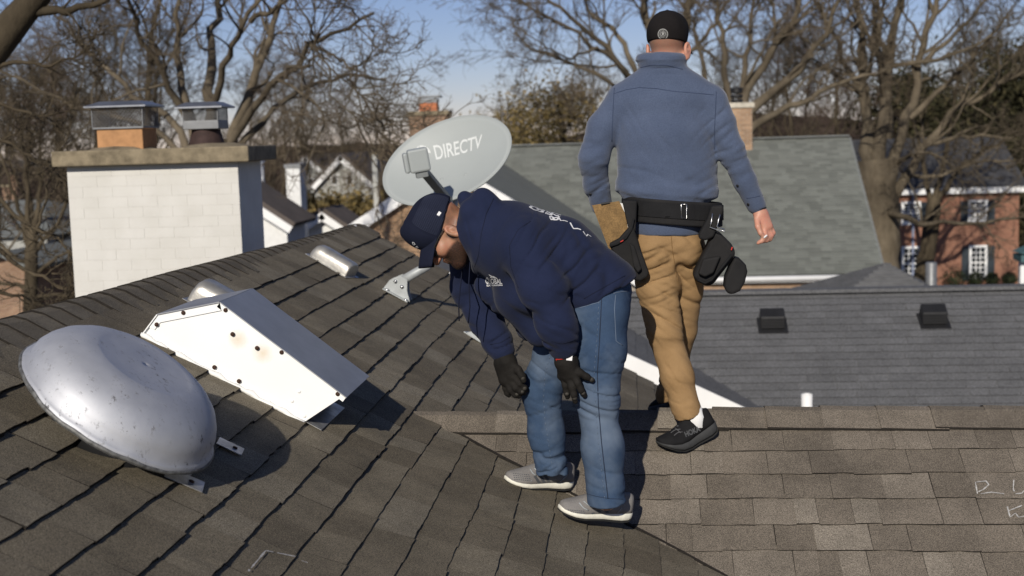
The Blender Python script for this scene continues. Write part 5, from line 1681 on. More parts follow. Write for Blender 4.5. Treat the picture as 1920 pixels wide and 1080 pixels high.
        for axis in range(3):
            o = [0, 0, 0]; o[axis] = 1
            s0 = tuple(slice(0, D.shape[i] - o[i]) for i in range(3)); s1 = tuple(slice(o[i], D.shape[i]) for i in range(3))
            E = np.argwhere(S[s0] != S[s1])
            b_, c_ = (axis + 1) % 3, (axis + 2) % 3
            E = E[(E[:, b_] > 0) & (E[:, c_] > 0) & (E[:, b_] < anyv.shape[b_]) & (E[:, c_] < anyv.shape[c_])]
            def cell(db, dc):
                Q = E.copy(); Q[:, b_] -= db; Q[:, c_] -= dc
                return idx[Q[:, 0], Q[:, 1], Q[:, 2]]
            q = np.stack([cell(1, 1), cell(0, 1), cell(0, 0), cell(1, 0)], 1)
            fl = ~S[E[:, 0], E[:, 1], E[:, 2]]
            q[fl] = q[fl][:, ::-1]
            F.append(q[(q >= 0).all(1)])
        F = np.vstack(F)
        for _ in range(smooth):
            sm = np.zeros_like(Vt); ct = np.zeros(len(Vt))
            for a, b in ((0, 1), (1, 2), (2, 3), (3, 0)):
                np.add.at(sm, F[:, a], Vt[F[:, b]]); np.add.at(sm, F[:, b], Vt[F[:, a]])
                np.add.at(ct, F[:, a], 1); np.add.at(ct, F[:, b], 1)
            Vt = .5 * Vt + .5 * sm / np.maximum(ct, 1)[:, None]
        return Vt, F
BV = {}
def put_field(name, fld, mat, parent, smooth=1, key=None, attr=None):
    v, f = fld.mesh(smooth)
    me = np_mesh(name, v, f, mat, True)
    if attr is not None:
        at_ = me.attributes.new('hair', 'FLOAT', 'POINT'); at_.data.foreach_set('value', attr(v).astype(np.float32))
    o = link(name, me, parent)
    if key:
        tri = np.vstack([f[:, [0, 1, 2]], f[:, [0, 2, 3]]])
        BV[key] = BVHTree.FromPolygons([tuple(p) for p in v.tolist()], [tuple(t) for t in tri.tolist()])
    return o
def bvh_of(key, o):
    me = o.data; off = o.matrix_basis.translation.copy()
    p = o.parent
    while p is not None: off += p.location; p = p.parent
    BV[key] = BVHTree.FromPolygons([tuple(v.co + off) for v in me.vertices], [tuple(p_.vertices) for p_ in me.polygons])
def hit(key, px, py, off=0.001, fall=None):
    """where a photo pixel's line of sight meets a garment, lifted off it"""
    d = V(ray(px, py)).normalized()
    loc, nr, i, t = BV[key].ray_cast(Vector((0, 0, 0)), d)
    if loc is None:
        loc, nr, i, t = BV[key].find_nearest(d * (fall or 5.2))
    if nr.dot(d) > 0: nr = -nr
    return np.array(loc + nr * off), np.array(nr)
def near(key, p, off=0.001):
    loc, nr, i, t = BV[key].find_nearest(V(p))
    return np.array(loc + nr * off)
def seam(name, key, pts, mat, parent, r=0.0012, off=0.0006, dash=0, n=None):
    P = []
    pts = np.asarray(pts, float)
    d = np.r_[0, np.cumsum(np.hypot(*np.diff(pts, axis=0).T))]
    m_ = n or max(6, int(d[-1] / 5))
    for t in np.linspace(0, d[-1], m_):
        P.append(hit(key, np.interp(t, d, pts[:, 0]), np.interp(t, d, pts[:, 1]), off)[0])
    mb = MB()
    if dash:
        for i in range(0, m_ - 1, 2): mb.tube([P[i], P[i + 1]], r, 4)
    else:
        # break the run where the surface jumps
        run = [P[0]]
        for a, b in zip(P[:-1], P[1:]):
            if np.linalg.norm(b - a) > .05:
                if len(run) > 2: mb.tube(run, r, 5)
                run = [b]
            else: run.append(b)
        if len(run) > 1: mb.tube(run, r, 5)
    return mb.build(name, mat, parent)
def folds(P, c, ax, lam, amp, R, seed, skew=2.2):
    """irregular creases round c, drawn out across ax: bulges between narrow valleys"""
    q = P - c
    w = np.exp(-(q ** 2).sum(1) / (R * R))
    a = unit(ax); b = unit(np.cross(a, (0.31, 0.87, 0.39))); e = np.cross(a, b)
    wp = .22 * lam * np.stack([vnoise(P, 9.0, seed + k_) for k_ in range(3)], 1)
    q = q + wp
    C = np.stack([q @ a / lam * .95, q @ b / lam * .17, q @ e / lam * .17], 1)
    n1 = vnoise(C, 1.0, seed + 5); n2 = vnoise(C, 1.8, seed + 8)
    val = np.exp(-(n1 / .13) ** 2); bul = np.abs(n1)
    return amp * w * (1.15 * val - .25 * bul + .45 * np.exp(-(n2 / .16) ** 2) - .2)
def loft(mb, secs, smooth=True, close=True):
    n = len(secs[0])
    b = [p for s in secs for p in s]
    F = []
    for i in range(len(secs) - 1):
        for j in range(n if close else n - 1):
            F.append((i * n + j, i * n + (j + 1) % n, (i + 1) * n + (j + 1) % n, (i + 1) * n + j))
    if close:
        F.append(tuple(range(n))[::-1]); F.append(tuple((len(secs) - 1) * n + j for j in range(n)))
    return mb.add(b, F, smooth)

def fabric(name, a, b, sc=5.0, weave=900.0, rough=.9, bumpd=.0006, fade=None, sheen=0.0):
    k = NT(name)
    c = k.ramp(k.noise(sc, 5, .6), [(0.3, a), (0.7, b)])
    w = k.noise(weave, 2, .6)
    c = k.mix(.35, c, k.ramp(w, [(0.3, 0.25), (0.7, 0.75)]), 'OVERLAY')
    if fade:
        c = k.mix(k.ramp(k.noise(fade[1], 4, .6), [(0.45, 0.0), (0.75, fade[2])]), c, fade[0])
    k.bump(w, .7, bumpd)
    m_ = k.done(c, rough, 0, .15)
    if sheen:
        k.b.inputs['Sheen Weight'].default_value = sheen; k.b.inputs['Sheen Roughness'].default_value = .5
    return m_
M['navy'] = fabric('navy_sweatshirt', (0.0115, 0.0165, 0.042), (0.0145, 0.0200, 0.050), 6, 700, .95, .0006, sheen=.05)
M['navy_cap'] = fabric('navy_cap_cloth', (0.008, 0.010, 0.022), (0.011, 0.014, 0.030), 8, 500, .9, .0006)
M['denim'] = fabric('blue_denim', (0.030, 0.054, 0.103), (0.047, 0.079, 0.138), 7, 620, .92, .0009, fade=((0.150, 0.190, 0.250), 4.2, .7))
M['stitch'] = simple('pale_stitching', (0.13, 0.165, 0.225), .9)
M['stitch_dark'] = simple('dark_seam_thread', (0.020, 0.030, 0.055), .95)  # plain dark blue thread for the jeans' side seam and hem
M['fleece'] = fabric('slate_blue_fleece', (0.062, 0.082, 0.134), (0.078, 0.101, 0.160), 8, 300, 1.0, .0022, sheen=.25)
M['fleece_seam'] = simple('fleece_seam', (0.045, 0.062, 0.11), 1.0)
M['khaki'] = fabric('khaki_twill', (0.255, 0.158, 0.074), (0.320, 0.204, 0.100), 6, 600, .92, .0006)
M['khaki_seam'] = simple('khaki_seam', (0.20, 0.115, 0.045), .95)
M['black_cloth'] = fabric('black_nylon', (0.012, 0.012, 0.013), (0.022, 0.021, 0.021), 9, 500, .75, .0008)
M['black_webbing'] = fabric('black_webbing', (0.010, 0.010, 0.011), (0.016, 0.016, 0.017), 9, 380, .8, .001)
M['black_cap'] = fabric('black_cap_mesh', (0.008, 0.007, 0.007), (0.014, 0.012, 0.012), 8, 420, .95, .0008)
M['glove'] = fabric('black_glove_knit', (0.010, 0.009, 0.008), (0.020, 0.018, 0.016), 12, 450, .8, .0008)
M['glove_worn'] = simple('glove_rubber_tips', (0.042, 0.038, 0.032), .7, var=.35, vs=80)
M['sock'] = simple('white_sock', (0.78, 0.78, 0.77), .95)
M['shoe_grey'] = fabric('grey_knit_shoe', (0.175, 0.165, 0.160), (0.225, 0.215, 0.205), 14, 330, .9, .0014)
M['shoe_dark_stripe'] = simple('dark_grey_stripe', (0.065, 0.070, 0.078), .7)
M['shoe_line'] = simple('pale_shoe_stitch', (0.33, 0.36, 0.38), .8)
M['foam'] = simple('cream_foam', (0.74, 0.72, 0.62), .8, var=.08, vs=70, bump=.001, bs=250)
M['outsole'] = simple('black_rubber', (0.018, 0.018, 0.018), .7)
M['shoe_black'] = fabric('black_trainer_mesh', (0.008, 0.008, 0.009), (0.015, 0.015, 0.016), 14, 400, .85, .001)
M['shoe_mid'] = simple('dark_grey_foam', (0.040, 0.041, 0.042), .75, var=.15, vs=40)
M['print'] = simple('white_print', (0.74, 0.74, 0.74), .8, var=.03)
M['red_trim'] = simple('red_trim', (0.50, 0.035, 0.025), .7)
M['lens'] = simple('dark_lens', (0.006, 0.006, 0.007), .08, spec=.6)
M['wood_board'] = simple('worn_hardboard', (0.205, 0.125, 0.050), .75, var=.3, vs=22, fine=.25, fs=200)
M['paper'] = simple('paper', (0.8, 0.8, 0.8), .8)
def skin_mat(name, base, red, hair):
    k = NT(name)
    a_ = k.n('Attribute', attribute_name='hair').outputs['Fac']
    c = k.mix(k.ramp(k.noise(26, 4, .6), [(0.35, 0.0), (0.7, .6)]), base, red)
    st = k.ramp(k.noise(420, 2, .7), [(0.28, .72), (0.58, 1.0)])
    c = k.mix(k.mix(1.0, a_, st, 'MULTIPLY'), c, hair)
    k.bump(k.noise(300, 3, .6), .35, .0006)
    k.b.inputs['Subsurface Weight'].default_value = .12
    k.b.inputs['Subsurface Radius'].default_value = (.012, .004, .002)
    return k.done(c, .48, 0, .35)
M['skin1'] = skin_mat('tan_skin', (0.36, 0.185, 0.110), (0.42, 0.17, 0.11), (0.014, 0.009, 0.007))
M['skin2'] = skin_mat('fair_skin', (0.50, 0.27, 0.19), (0.58, 0.22, 0.16), (0.13, 0.085, 0.055))

def head_prims(F, H, f, l, u, nose=1.0):
    """skull, face, ears around H with axes forward, left, up"""
    fr = np.array([f, l, u])
    P = lambda a, b, c: H + f * a + l * b + u * c
    F.ell(P(-.012, 0, .022), (.096, .075, .098), fr, .02)
    F.ell(P(.040, 0, -.030), (.060, .062, .088), fr, .03)
    F.ell(P(.030, 0, -.080), (.066, .056, .048), fr, .03)
    F.cap(P(.0, .050, -.078), P(.082, .018, -.114), .030, .026, .025); F.cap(P(.0, -.050, -.078), P(.082, -.018, -.114), .030, .026, .025)
    F.ell(P(.096, 0, -.112), (.022, .026, .022), fr, .02)
    F.cap(P(.085, .030, .004), P(.088, -.030, .004), .016, .016, .018)          # brow
    for s in (-1, 1):
        F.ell(P(.072, s * .042, -.036), (.028, .026, .026), fr, .022)           # cheek
        F.ell(P(.094, s * .031, -.014), (.014, .016, .011), fr, .012, 'c')      # eye socket
        F.ell(P(.084, s * .031, -.014), (.012, .014, .010), fr, .004)           # eye
    F.cap(P(.098, 0, -.006), P(.124 * nose, 0, -.036), .0095, .0135, .014)      # nose
    for s in (-1, 1): F.ell(P(.113, s * .012, -.039), (.012, .008, .009), fr, .008)
    F.ell(P(.106, 0, -.062), (.012, .024, .007), fr, .009); F.ell(P(.104, 0, -.076), (.012, .022, .008), fr, .009)
    F.cap(P(.118, -.02, -.0685), P(.118, .02, -.0685), .0028, .0028, .004, 'c') # mouth line
    for s in (-1, 1):                                                            # ears
        e = unit(l * s + f * -.35); e2 = unit(np.cross(u, e)); ef = np.array([e, e2, u])
        c = P(-.006, s * .085, -.044)
        F.ell(c, (.011, .023, .035), ef, .005)
        F.ell(c + e * .010 + u * .004, (.010, .012, .021), ef, .006, 'c')
        F.ell(c + e * .004 - f * s * 0 + u * -.002, (.005, .006, .010), ef, .004)
        F.ell(c - u * .030, (.008, .010, .010), ef, .008)

def shoe(parent, heel, e1, up, L, mats, lab=None, chunky=0.0, name='shoe', key=None, bend=0.0):
    """lofted trainer: heel point on the ground, e1 to the toe"""
    e3 = unit(up); e1 = unit(e1 - e3 * (e1 @ e3)); e2 = np.cross(e3, e1)
    S = np.array([0, .02, .07, .16, .28, .42, .56, .70, .82, .91, .97, 1.0])
    HW = np.array([.018, .027, .035, .038, .037, .037, .043, .050, .049, .042, .031, .017]) * (1 + chunky * .12)
    ZB = np.array([.018, .009, .003, 0, 0, .001, 0, 0, .003, .009, .014, .018]) + chunky * np.array([.016, .008, .002, 0, 0, 0, 0, 0, .004, .010, .014, .016])
    ZT = np.array([.046, .046, .046, .044, .040, .036, .033, .031, .031, .033, .036, .038]) + chunky * .012
    TOP = np.array([.090, .106, .112, .112, .116, .116, .104, .084, .071, .063, .057, .050]) + chunky * .008
    lift = np.clip(S - .62, 0, 1) * L * bend
    ZB = ZB + lift; ZT = ZT + lift; TOP = TOP + lift
    def sec(i, hw, zb, zt, n=20, pw=.55):
        out = []
        for j in range(n):
            a = 2 * pi * j / n
            y = hw * np.sign(cos(a)) * abs(cos(a)) ** pw
            z = (zb + zt) / 2 + (zt - zb) / 2 * np.sign(sin(a)) * abs(sin(a)) ** pw
            out.append(heel + e1 * (S[i] * L) + e2 * y + e3 * z)
        return out
    mb = MB(); loft(mb, [sec(i, HW[i] * 1.06, ZB[i] + .004, ZT[i]) for i in range(12)])
    up_ = MB()
    secs = []
    for i in range(12):
        out = []
        hw = HW[i] * .98
        for j in range(17):
            a = pi * j / 16
            y = hw * np.sign(cos(a)) * abs(cos(a)) ** .75; z = ZT[i] - .006 + (TOP[i] - ZT[i] + .006) * abs(sin(a)) ** .85
            y *= 1 - .30 * max(0, (z - ZT[i]) / .07)
            out.append(heel + e1 * (S[i] * L + (.004 if i == 0 else -.003 if i == 11 else 0)) + e2 * y + e3 * z)
        secs.append(out)
    loft(up_, secs, True, True)
    U = up_.build(name, mats[0], parent)
    if lab: U['label'] = lab
    mb.build('midsole', mats[1], U)
    ob = MB(); loft(ob, [sec(i, HW[i] * 1.03, ZB[i] - .001, ZB[i] + .006, 16) for i in range(12)]); ob.build('outsole', mats[2], U)
    if key:
        bvh_of(key, U)
    return U
# ------------------------------------------------------------------ the man bending over
Q = 5.05
def b1(px, py, dy=0.0): return at(px, py, Q + dy)
feetA = onC(1105, 960)
man1 = empty('person', np.array((b1(1090, 700)[0], Q, feetA[2])), 'man bending forward with hands on his knees, navy hooded sweatshirt, jeans and black gloves', 'person')
LAT = np.array((0, 1.0, 0))
# head frame: he looks almost straight down
f1 = unit(_rv * -.42 - _uv * .91); u1 = unit(_rv * -.91 + _uv * .42); l1 = np.cross(u1, f1)
H1 = b1(829, 428, 0)
# body: one skin surface, mostly inside the clothes
lo = np.array([b1(740, 400)[0] - .05, Q - .42, onC(1110, 985)[2] - .0]); hi = np.array([b1(1200, 500)[0] + .05, Q + .42, b1(900, 330)[2] + .03])
B = Field(lo, hi, .005)
sp_ = [b1(1118, 548), b1(1040, 492), b1(955, 452), b1(897, 424)]
for i, (s1, s2) in enumerate((((.15, .12), (.16, .13)), ((.16, .13), (.17, .12)), ((.17, .12), (.09, .08)))):
    B.ecap(sp_[i], sp_[i + 1], LAT, s1, s2, .03)
B.cap(sp_[3], H1 - f1 * .035 - u1 * .055, .066, .060, .03)
armN = [b1(978, 462, -.18), b1(1018, 540, -.235), b1(1042, 605, -.25), b1(1057, 664, -.215)]
armF = [b1(880, 480, .17), b1(882, 540, .21), b1(912, 602, .18), b1(944, 662, .08)]
B.chain(armN, [.05, .042, .036, .028], .02); B.chain(armF, [.05, .042, .036, .028], .02)
legN = [b1(1122, 592, -.10), b1(1122, 745, -.13), b1(1137, 935, -.14)]
legF = [b1(1098, 598, .10), b1(1014, 728, .15), b1(1034, 862, .15)]
B.chain(legN, [.09, .062, .045], .03); B.chain(legF, [.09, .062, .045], .03)
head_prims(B, H1, f1, l1, u1, 1.02)
def hair1(v):
    q = v - H1; a, b, c = q @ f1, np.abs(q @ l1), q @ u1
    beard = np.clip((-.052 - c - .22 * np.clip(.075 - a, 0, 1)) / .012, 0, 1) * np.clip((a - .004) / .02, 0, 1)
    beard *= 1 - np.clip(1 - ((a - .115) ** 2 + (c + .069) ** 2 + (b * .55) ** 2) / .00020, 0, 1)
    beard = np.maximum(beard, np.clip((.012 - np.abs(a - .016)) / .008, 0, 1) * np.clip((-.02 - c) / .015, 0, 1) * .75 * (c > -.12))
    mus = np.clip((.009 - np.abs(c + .0535)) / .004, 0, 1) * np.clip((a - .098) / .008, 0, 1) * .8
    nape = np.clip((-.005 - a) / .02, 0, 1) * np.clip((c + .085) / .02, 0, 1) * np.clip((.02 - c) / .02, 0, 1) * .45
    edge = .18 * vnoise(v, 70, 3)
    r = np.maximum(np.maximum(beard * 1.0, mus), nape)
    return np.clip(r * 1.05 + edge * (r > .05) * (r < .9), 0, 1) * (np.linalg.norm(q, axis=1) < .22)
put_field('body', B, M['skin1'], man1, 1, 'body1', hair1)

# jeans
J = Field([b1(940, 600)[0] - .03, Q - .36, b1(1100, 960)[2] - .05], [b1(1200, 600)[0] + .04, Q + .40, b1(1120, 500)[2] + .05], .005)
J.ecap(b1(1132, 546), b1(1116, 588), LAT, (.158, .108), (.180, .126), .03)
J.chain([b1(1120, 590, -.085), b1(1122, 660, -.11), b1(1121, 745, -.13), b1(1130, 840, -.14), b1(1138, 945, -.145)], [.114, .098, .077, .074, .073], .04)
J.chain([b1(1088, 592, .09), b1(1050, 655, .13), b1(1014, 728, .15), b1(1024, 810, .15), b1(1036, 893, .15)], [.108, .094, .077, .067, .064], .04)
J.ell(b1(1142, 566), (.072, .15, .080), None, .03)
J.plane_cut(b1(1137, 941, -.145), (.05, 0.1, -1.0), .008)
# the far hem ends higher: trim it alone
def cutF(X, Y, Z):
    p = b1(1036, 889, .15)
    return np.maximum(np.maximum(p[1] - .14 - Y, (Z - p[2])), X - (p[0] + .10))
J.put(cutF, b1(980, 960, 0) - .15, b1(1062, 889, .15) + np.array((0.0, .25, .0)), .0, 'c')
def jf(P):
    d = folds(P, b1(1121, 748, -.16), (.25, 0, 1), .040, .009, .13, 1) + folds(P, b1(1137, 922, -.17), (.45, 0, 1), .038, .013, .080, 4)
    d += folds(P, b1(1014, 728, .12), (.5, 0, 1), .040, .009, .13, 7) + folds(P, b1(1034, 872, .12), (-.35, 0, 1), .034, .013, .08, 10)
    d += folds(P, b1(1075, 650, -.1), (-.8, 0, 1), .05, .007, .16, 13) + folds(P, b1(1150, 620, -.1), (.9, 0, 1), .06, .006, .15, 16)
    d += folds(P, b1(1130, 840, -.17), (.7, 0, 1), .07, .004, .14, 19) + folds(P, b1(1020, 800, .12), (-.5, 0, 1), .06, .005, .12, 51)
    return d + .0016 * vnoise(P, 11, 5)
J.displace(jf)
jeans = put_field('jeans', J, M['denim'], man1, 1, 'jeans')
seam('seam', 'jeans', [(1128, 560), (1124, 640), (1120, 700), (1122, 760), (1128, 830), (1136, 900), (1140, 935)], M['stitch_dark'], jeans, .0022, .0)
seam('stitching', 'jeans', [(1123, 565), (1119, 640), (1114, 700), (1117, 760), (1122, 830), (1130, 900), (1134, 935)], M['stitch'], jeans, .0009, .0005, dash=1)
seam('stitching', 'jeans', [(1031, 668), (1022, 700), (1019, 745), (1022, 790), (1030, 840), (1036, 880)], M['stitch'], jeans, .0009, .0005, dash=1)
seam('stitching', 'jeans', [(1154, 553), (1152, 580), (1155, 640), (1168, 648)], M['stitch'], jeans, .0013, .0006)
seam('stitching', 'jeans', [(1150, 550), (1165, 547), (1178, 546)], M['stitch'], jeans, .0013, .0006)
seam('stitching', 'jeans', [(1085, 578), (1105, 572), (1126, 566)], M['stitch'], jeans, .0012, .0006)
seam('hem_stitching', 'jeans', [(1101, 926), (1120, 931), (1145, 935), (1168, 936)], M['stitch_dark'], jeans, .0012, .0004)

# sweatshirt
T = Field([b1(840, 500)[0] - .03, Q - .40, b1(1000, 680)[2] - .04], [b1(1195, 500)[0] + .03, Q + .38, b1(900, 345)[2] + .05], .0055)
T.ecap(b1(1128, 548), b1(1040, 494), LAT, (.192, .150), (.205, .178), .03)
T.ecap(b1(1040, 494), b1(958, 456), LAT, (.205, .178), (.205, .158), .03)
T.ecap(b1(958, 456), b1(905, 430), LAT, (.20, .150), (.13, .115), .04)
T.cap(b1(985, 452, -.12), b1(915, 455, .12), .10, .10, .05)
T.ell(b1(990, 552), (.13, .165, .095), None, .06)
T.plane_cut(b1(1132, 552), (.46, 0, -.89), .012)
T.cap(b1(975, 570, -.02), b1(1012, 622, -.03), .070, .058, .05)               # front hem hanging
T.cap(b1(975, 570, .08), b1(992, 615, .06), .065, .05, .05)
T.chain(armN[:1] + [b1(1018, 540, -.235), b1(1043, 605, -.25), b1(1053, 636, -.23), b1(1056, 650, -.222)], [.091, .083, .069, .059, .047], .04)
T.chain([b1(882, 478, .16), b1(880, 540, .21), b1(912, 602, .18), b1(931, 638, .115), b1(943, 660, .085)], [.086, .074, .066, .056, .046], .028)
T.cap(b1(915, 535, .06), b1(935, 565, .06), .055, .045, .03)
# hood lying round the neck
HD = dict(k=.022)
T.cap(b1(871, 372, -.02), b1(894, 432, -.105), .024, .030, .02); T.cap(b1(894, 432, -.105), b1(904, 482, -.09), .030, .030, .02)
T.cap(b1(904, 482, -.09), b1(898, 502, .0), .030, .028, .02); T.cap(b1(871, 372, .02), b1(892, 425, .11), .024, .030, .02); T.cap(b1(892, 425, .11), b1(903, 490, .09), .030, .028, .02)
T.cap(b1(871, 372, -.02), b1(871, 372, .02), .024, .024, .02)
T.ecap(b1(897, 398), b1(906, 402), LAT, (.105, .048), (.12, .06), .03)
T.cap(b1(905, 372, -.05), b1(905, 372, .05), .040, .040, .02)
T.cap(b1(885, 395, -.085), b1(918, 385, -.06), .045, .04, .03); T.cap(b1(885, 395, .085), b1(918, 385, .06), .045, .04, .03)
# room for the head and neck
T.cap(H1 - f1 * .02 - u1 * .02, H1 - f1 * .030 - u1 * .085, .084, .066, .012, 'c')
T.ell(H1 + f1 * .03 - u1 * .07, (.110, .085, .085), np.array([f1, l1, u1]), .012, 'c')
def tf(P):
    d = folds(P, b1(1045, 470, -.18), (.80, 0, -.45), .060, .010, .15, 21)
    d += folds(P, b1(1110, 520, -.15), (.65, 0, -.7), .060, .011, .15, 24)
    d += folds(P, b1(1022, 560, -.28), (.35, .2, 1), .055, .009, .12, 27) + folds(P, b1(1047, 632, -.26), (.3, 0, 1), .034, .009, .085, 30)
    d += folds(P, b1(895, 575, .1), (-.4, .1, 1), .05, .009, .12, 33) + folds(P, b1(934, 640, .05), (-.5, 0, 1), .034, .009, .08, 36)
    d += folds(P, b1(985, 600, -.12), (.5, 0, 1), .055, .010, .13, 39) + folds(P, b1(975, 420, -.1), (1, 0, -.2), .09, .004, .12, 42)
    d += folds(P, b1(890, 430, -.1), (1, 0, .25), .05, .005, .07, 45)
    ap_ = np.array([b1(958, 500, -.17), b1(985, 560, -.18), b1(1010, 620, -.17)])
    for a_, c_ in zip(ap_[:-1], ap_[1:]):
        v_ = c_ - a_; t_ = np.clip(((P - a_) @ v_) / (v_ @ v_), 0, 1)
        dd = np.linalg.norm(P - (a_ + t_[:, None] * v_), axis=1)
        d = d + .012 * np.exp(-(dd / .028) ** 2)
    return d + .002 * vnoise(P, 8, 9)
T.displace(tf, .035)
top = put_field('hooded_sweatshirt', T, M['navy'], man1, 1, 'top1')
seam('sleeve_seam', 'top1', [(995, 415), (972, 430), (955, 460), (958, 500), (972, 540)], M['navy_cap'], top, .0016, -.0004)
seam('hood_seam', 'top1', [(926, 372), (912, 400), (902, 440), (897, 480), (890, 500)], M['navy_cap'], top, .0018, -.0004)
seam('cuff_seam', 'top1', [(1034, 640), (1054, 645), (1079, 637)], M['navy_cap'], top, .0014, 0)
seam('cuff_seam', 'top1', [(919, 646), (938, 643), (956, 632)], M['navy_cap'], top, .0014, 0)
seam('hem_seam', 'top1', [(1172, 517), (1130, 540), (1095, 560)], M['navy_cap'], top, .0014, 0)
for pts in ([(868, 498), (864, 530), (860, 570), (861, 602)], [(884, 490), (879, 530), (881, 575), (878, 606)]):
    P = [hit('top1', pts[0][0], pts[0][1], .006)[0]]
    for p in pts[1:]:
        P.append(at(p[0], p[1], min(P[0][1] - .02, Q - .12)))
    mb = MB(); mb.tube(P, .0024, 6); mb.build('drawstring', M['navy_cap'], top)
# printing: chest emblem
def print_quad(name, key, body, quad, mat, parent, bold=.02, off=.0012):
    uv, fs = text_mesh(body, bold)
    pts = print_on(quad, uv, lambda x, y: hit(key, x, y, off)[0])
    return link(name, np_mesh(name, pts, fs, mat), parent)
print_quad('lettering', 'top1', 'GLOBAL', ((911, 532), (942, 532), (940, 523), (910, 521)), M['print'], top, .02)
print_quad('lettering', 'top1', 'EXTERIORS', ((913, 537), (943, 535.5), (942.5, 533), (912.5, 533.5)), M['print'], top, .03)
mb = MB()
def poly_print(mb, key, polys, off=.0012):
    for pl in polys:
        mb.add([hit(key, x, y, off)[0] for x, y in pl], [tuple(range(len(pl)))])
poly_print(mb, 'top1', [[(912, 521), (917, 514), (919, 515), (914, 522)], [(917, 514), (928, 520), (927, 522), (918, 516.5)], [(919, 519), (925, 517), (933, 521.5), (931, 522.5), (925, 519), (920, 521)]])
mb.build('emblem', M['print'], top)
# printing across the back, starting on the near side and running over the spine
spine = unit(b1(955, 452) - b1(1040, 492))
bn = unit(np.cross(LAT, spine)); bn = bn if bn[2] > 0 else -bn
def back_text(body, px, py, hgt, wid, bold=.02):
    a = hit('top1', px, py, .001)[0]
    uv, fs = text_mesh(body, bold)
    pts = []
    for u, v in uv:
        p = a + LAT * (u * wid) + spine * (v * hgt)
        o_ = V(p + bn * .25)
        loc, nr, i, t = BV['top1'].ray_cast(o_, V(-bn))
        pts.append(np.array(loc) + bn * .0015 if loc is not None else p)
    return link('lettering', np_mesh('lettering', pts, fs, M['print']), top)
back_text('GLOBAL', 1018, 401, .060, .27)
back_text('EXTERIORS', 1031, 404, .020, .24, .03)
back_text('877', 1046, 415, .038, .12, .025)
mb = MB()
def rib(pts, w):
    P = [hit('top1', x, y, .0015)[0] for x, y in pts]
    V_, F = [], []
    for i, q in enumerate(P):
        t = unit(P[min(i + 1, len(P) - 1)] - P[max(i - 1, 0)]); nrm = hit('top1', *pts[i], 0)[1]
        s = unit(np.cross(nrm, t)) * w
        V_ += [q + s, q - s]
    mb.add(V_, [(2 * i, 2 * i + 2, 2 * i + 3, 2 * i + 1) for i in range(len(P) - 1)])
rib([(1046, 404), (1048, 409), (1051, 414), (1058, 414), (1064, 416)], .0028); rib([(1069, 418), (1072, 424), (1075, 429), (1083, 429), (1089, 431)], .0028); rib([(1093, 434), (1096, 439), (1099, 443), (1102, 440), (1108, 444)], .0028)
mb.build('emblem', M['print'], top)

# cap
cf = np.array([f1, l1, u1]); HP = lambda a, b, c: H1 + f1 * a + l1 * b + u1 * c
CP = Field(HP(0, 0, .05) - .22, HP(0, 0, .05) + .22, .0042)
CP.ell(HP(-.012, 0, .030), (.112, .090, .108), cf, .0)
CP.ell(HP(.050, 0, .075), (.052, .070, .058), cf, .045)
CP.cap(HP(.060, .0, .05), HP(.070, .0, .118), .030, .020, .04)
CP.plane_cut(HP(0, 0, -.004), f1 * -.20 - u1 * 1.0, .004)
def cpf(P):
    q = P - H1; a, b, c = q @ f1, q @ l1, q @ u1
    an = np.arctan2(b, a + .012)
    s = 0
    for k_ in (0.95, -0.95, 2.1, -2.1, pi): s = s + np.exp(-((an - k_) / .03) ** 2)
    return .0012 * s + .001 * vnoise(P, 14, 2)
CP.displace(cpf)
cap1 = put_field('cap', CP, M['navy_cap'], man1, 1, 'cap1'); cap1['label'] = 'dark navy trucker cap with mesh back'
mb = MB()
secs = []
for t in np.linspace(0, 1, 9):
    row = []
    for sgn in (1, -1):
        for j in (range(13) if sgn == 1 else range(12, -1, -1)):
            y = (j / 12 - .5) * 2
            wdt = .074 * (1 - .12 * t ** 3)
            bow = .046 * (y ** 2)
            fr_ = .083 - .055 * y * y * (1 - t) + (.094 * t) * (1 - .30 * y * y * t)
            row.append(HP(fr_, y * wdt, .047 - bow - .030 * t + (.0022 if sgn == 1 else -.0022)))
    secs.append(row)
loft(mb, secs, True, True); mb.build('bill', M['navy_cap'], cap1)
mb = MB(); mb.lathe(HP(-.006, 0, .134), u1, [(.008, 0), (.006, .004), (0, .006)], 10); mb.build('cap_button', M['navy_cap'], cap1)
# open mesh panels at the back: fine pale grid of threads
mb = MB()
k_ = 0
for i in range(15):
    c_ = .004 + .0075 * i
    run = []
    for a_ in np.linspace(1.05, 2.75, 26):
        d = f1 * cos(a_) + l1 * sin(a_)
        o_ = V(HP(-.012, 0, c_) + d * .25)
        loc, nr, _, _ = BV['cap1'].ray_cast(o_, V(-d))
        if loc is not None: run.append(np.array(loc) + d * .0004)
    if len(run) > 3: mb.tube(run, .0007, 3, cap=False)
for a_ in np.linspace(1.05, 2.75, 34):
    d = f1 * cos(a_) + l1 * sin(a_)
    run = []
    for c_ in np.linspace(.004, .108, 14):
        loc, nr, _, _ = BV['cap1'].ray_cast(V(HP(-.012, 0, c_) + d * .25), V(-d))
        if loc is not None: run.append(np.array(loc) + d * .0004)
    if len(run) > 3: mb.tube(run, .0007, 3, cap=False)
mb.build('mesh_panel', simple('navy_mesh_thread', (0.030, 0.037, 0.068), .8), cap1)
mb = MB(); P, nr_ = hit('cap1', 823, 401, .001); mb.box(P, unit(_rv * .55 + _uv * .8) * .0085, unit(_rv * .8 - _uv * .55) * .0055, nr_ * .0006)
mb.build('sewn_tag', M['print'], cap1)
print_quad('lettering', 'cap1', 'G E', ((775, 452), (785, 464), (782, 466), (772, 455)), M['print'], cap1, .03, .0015)
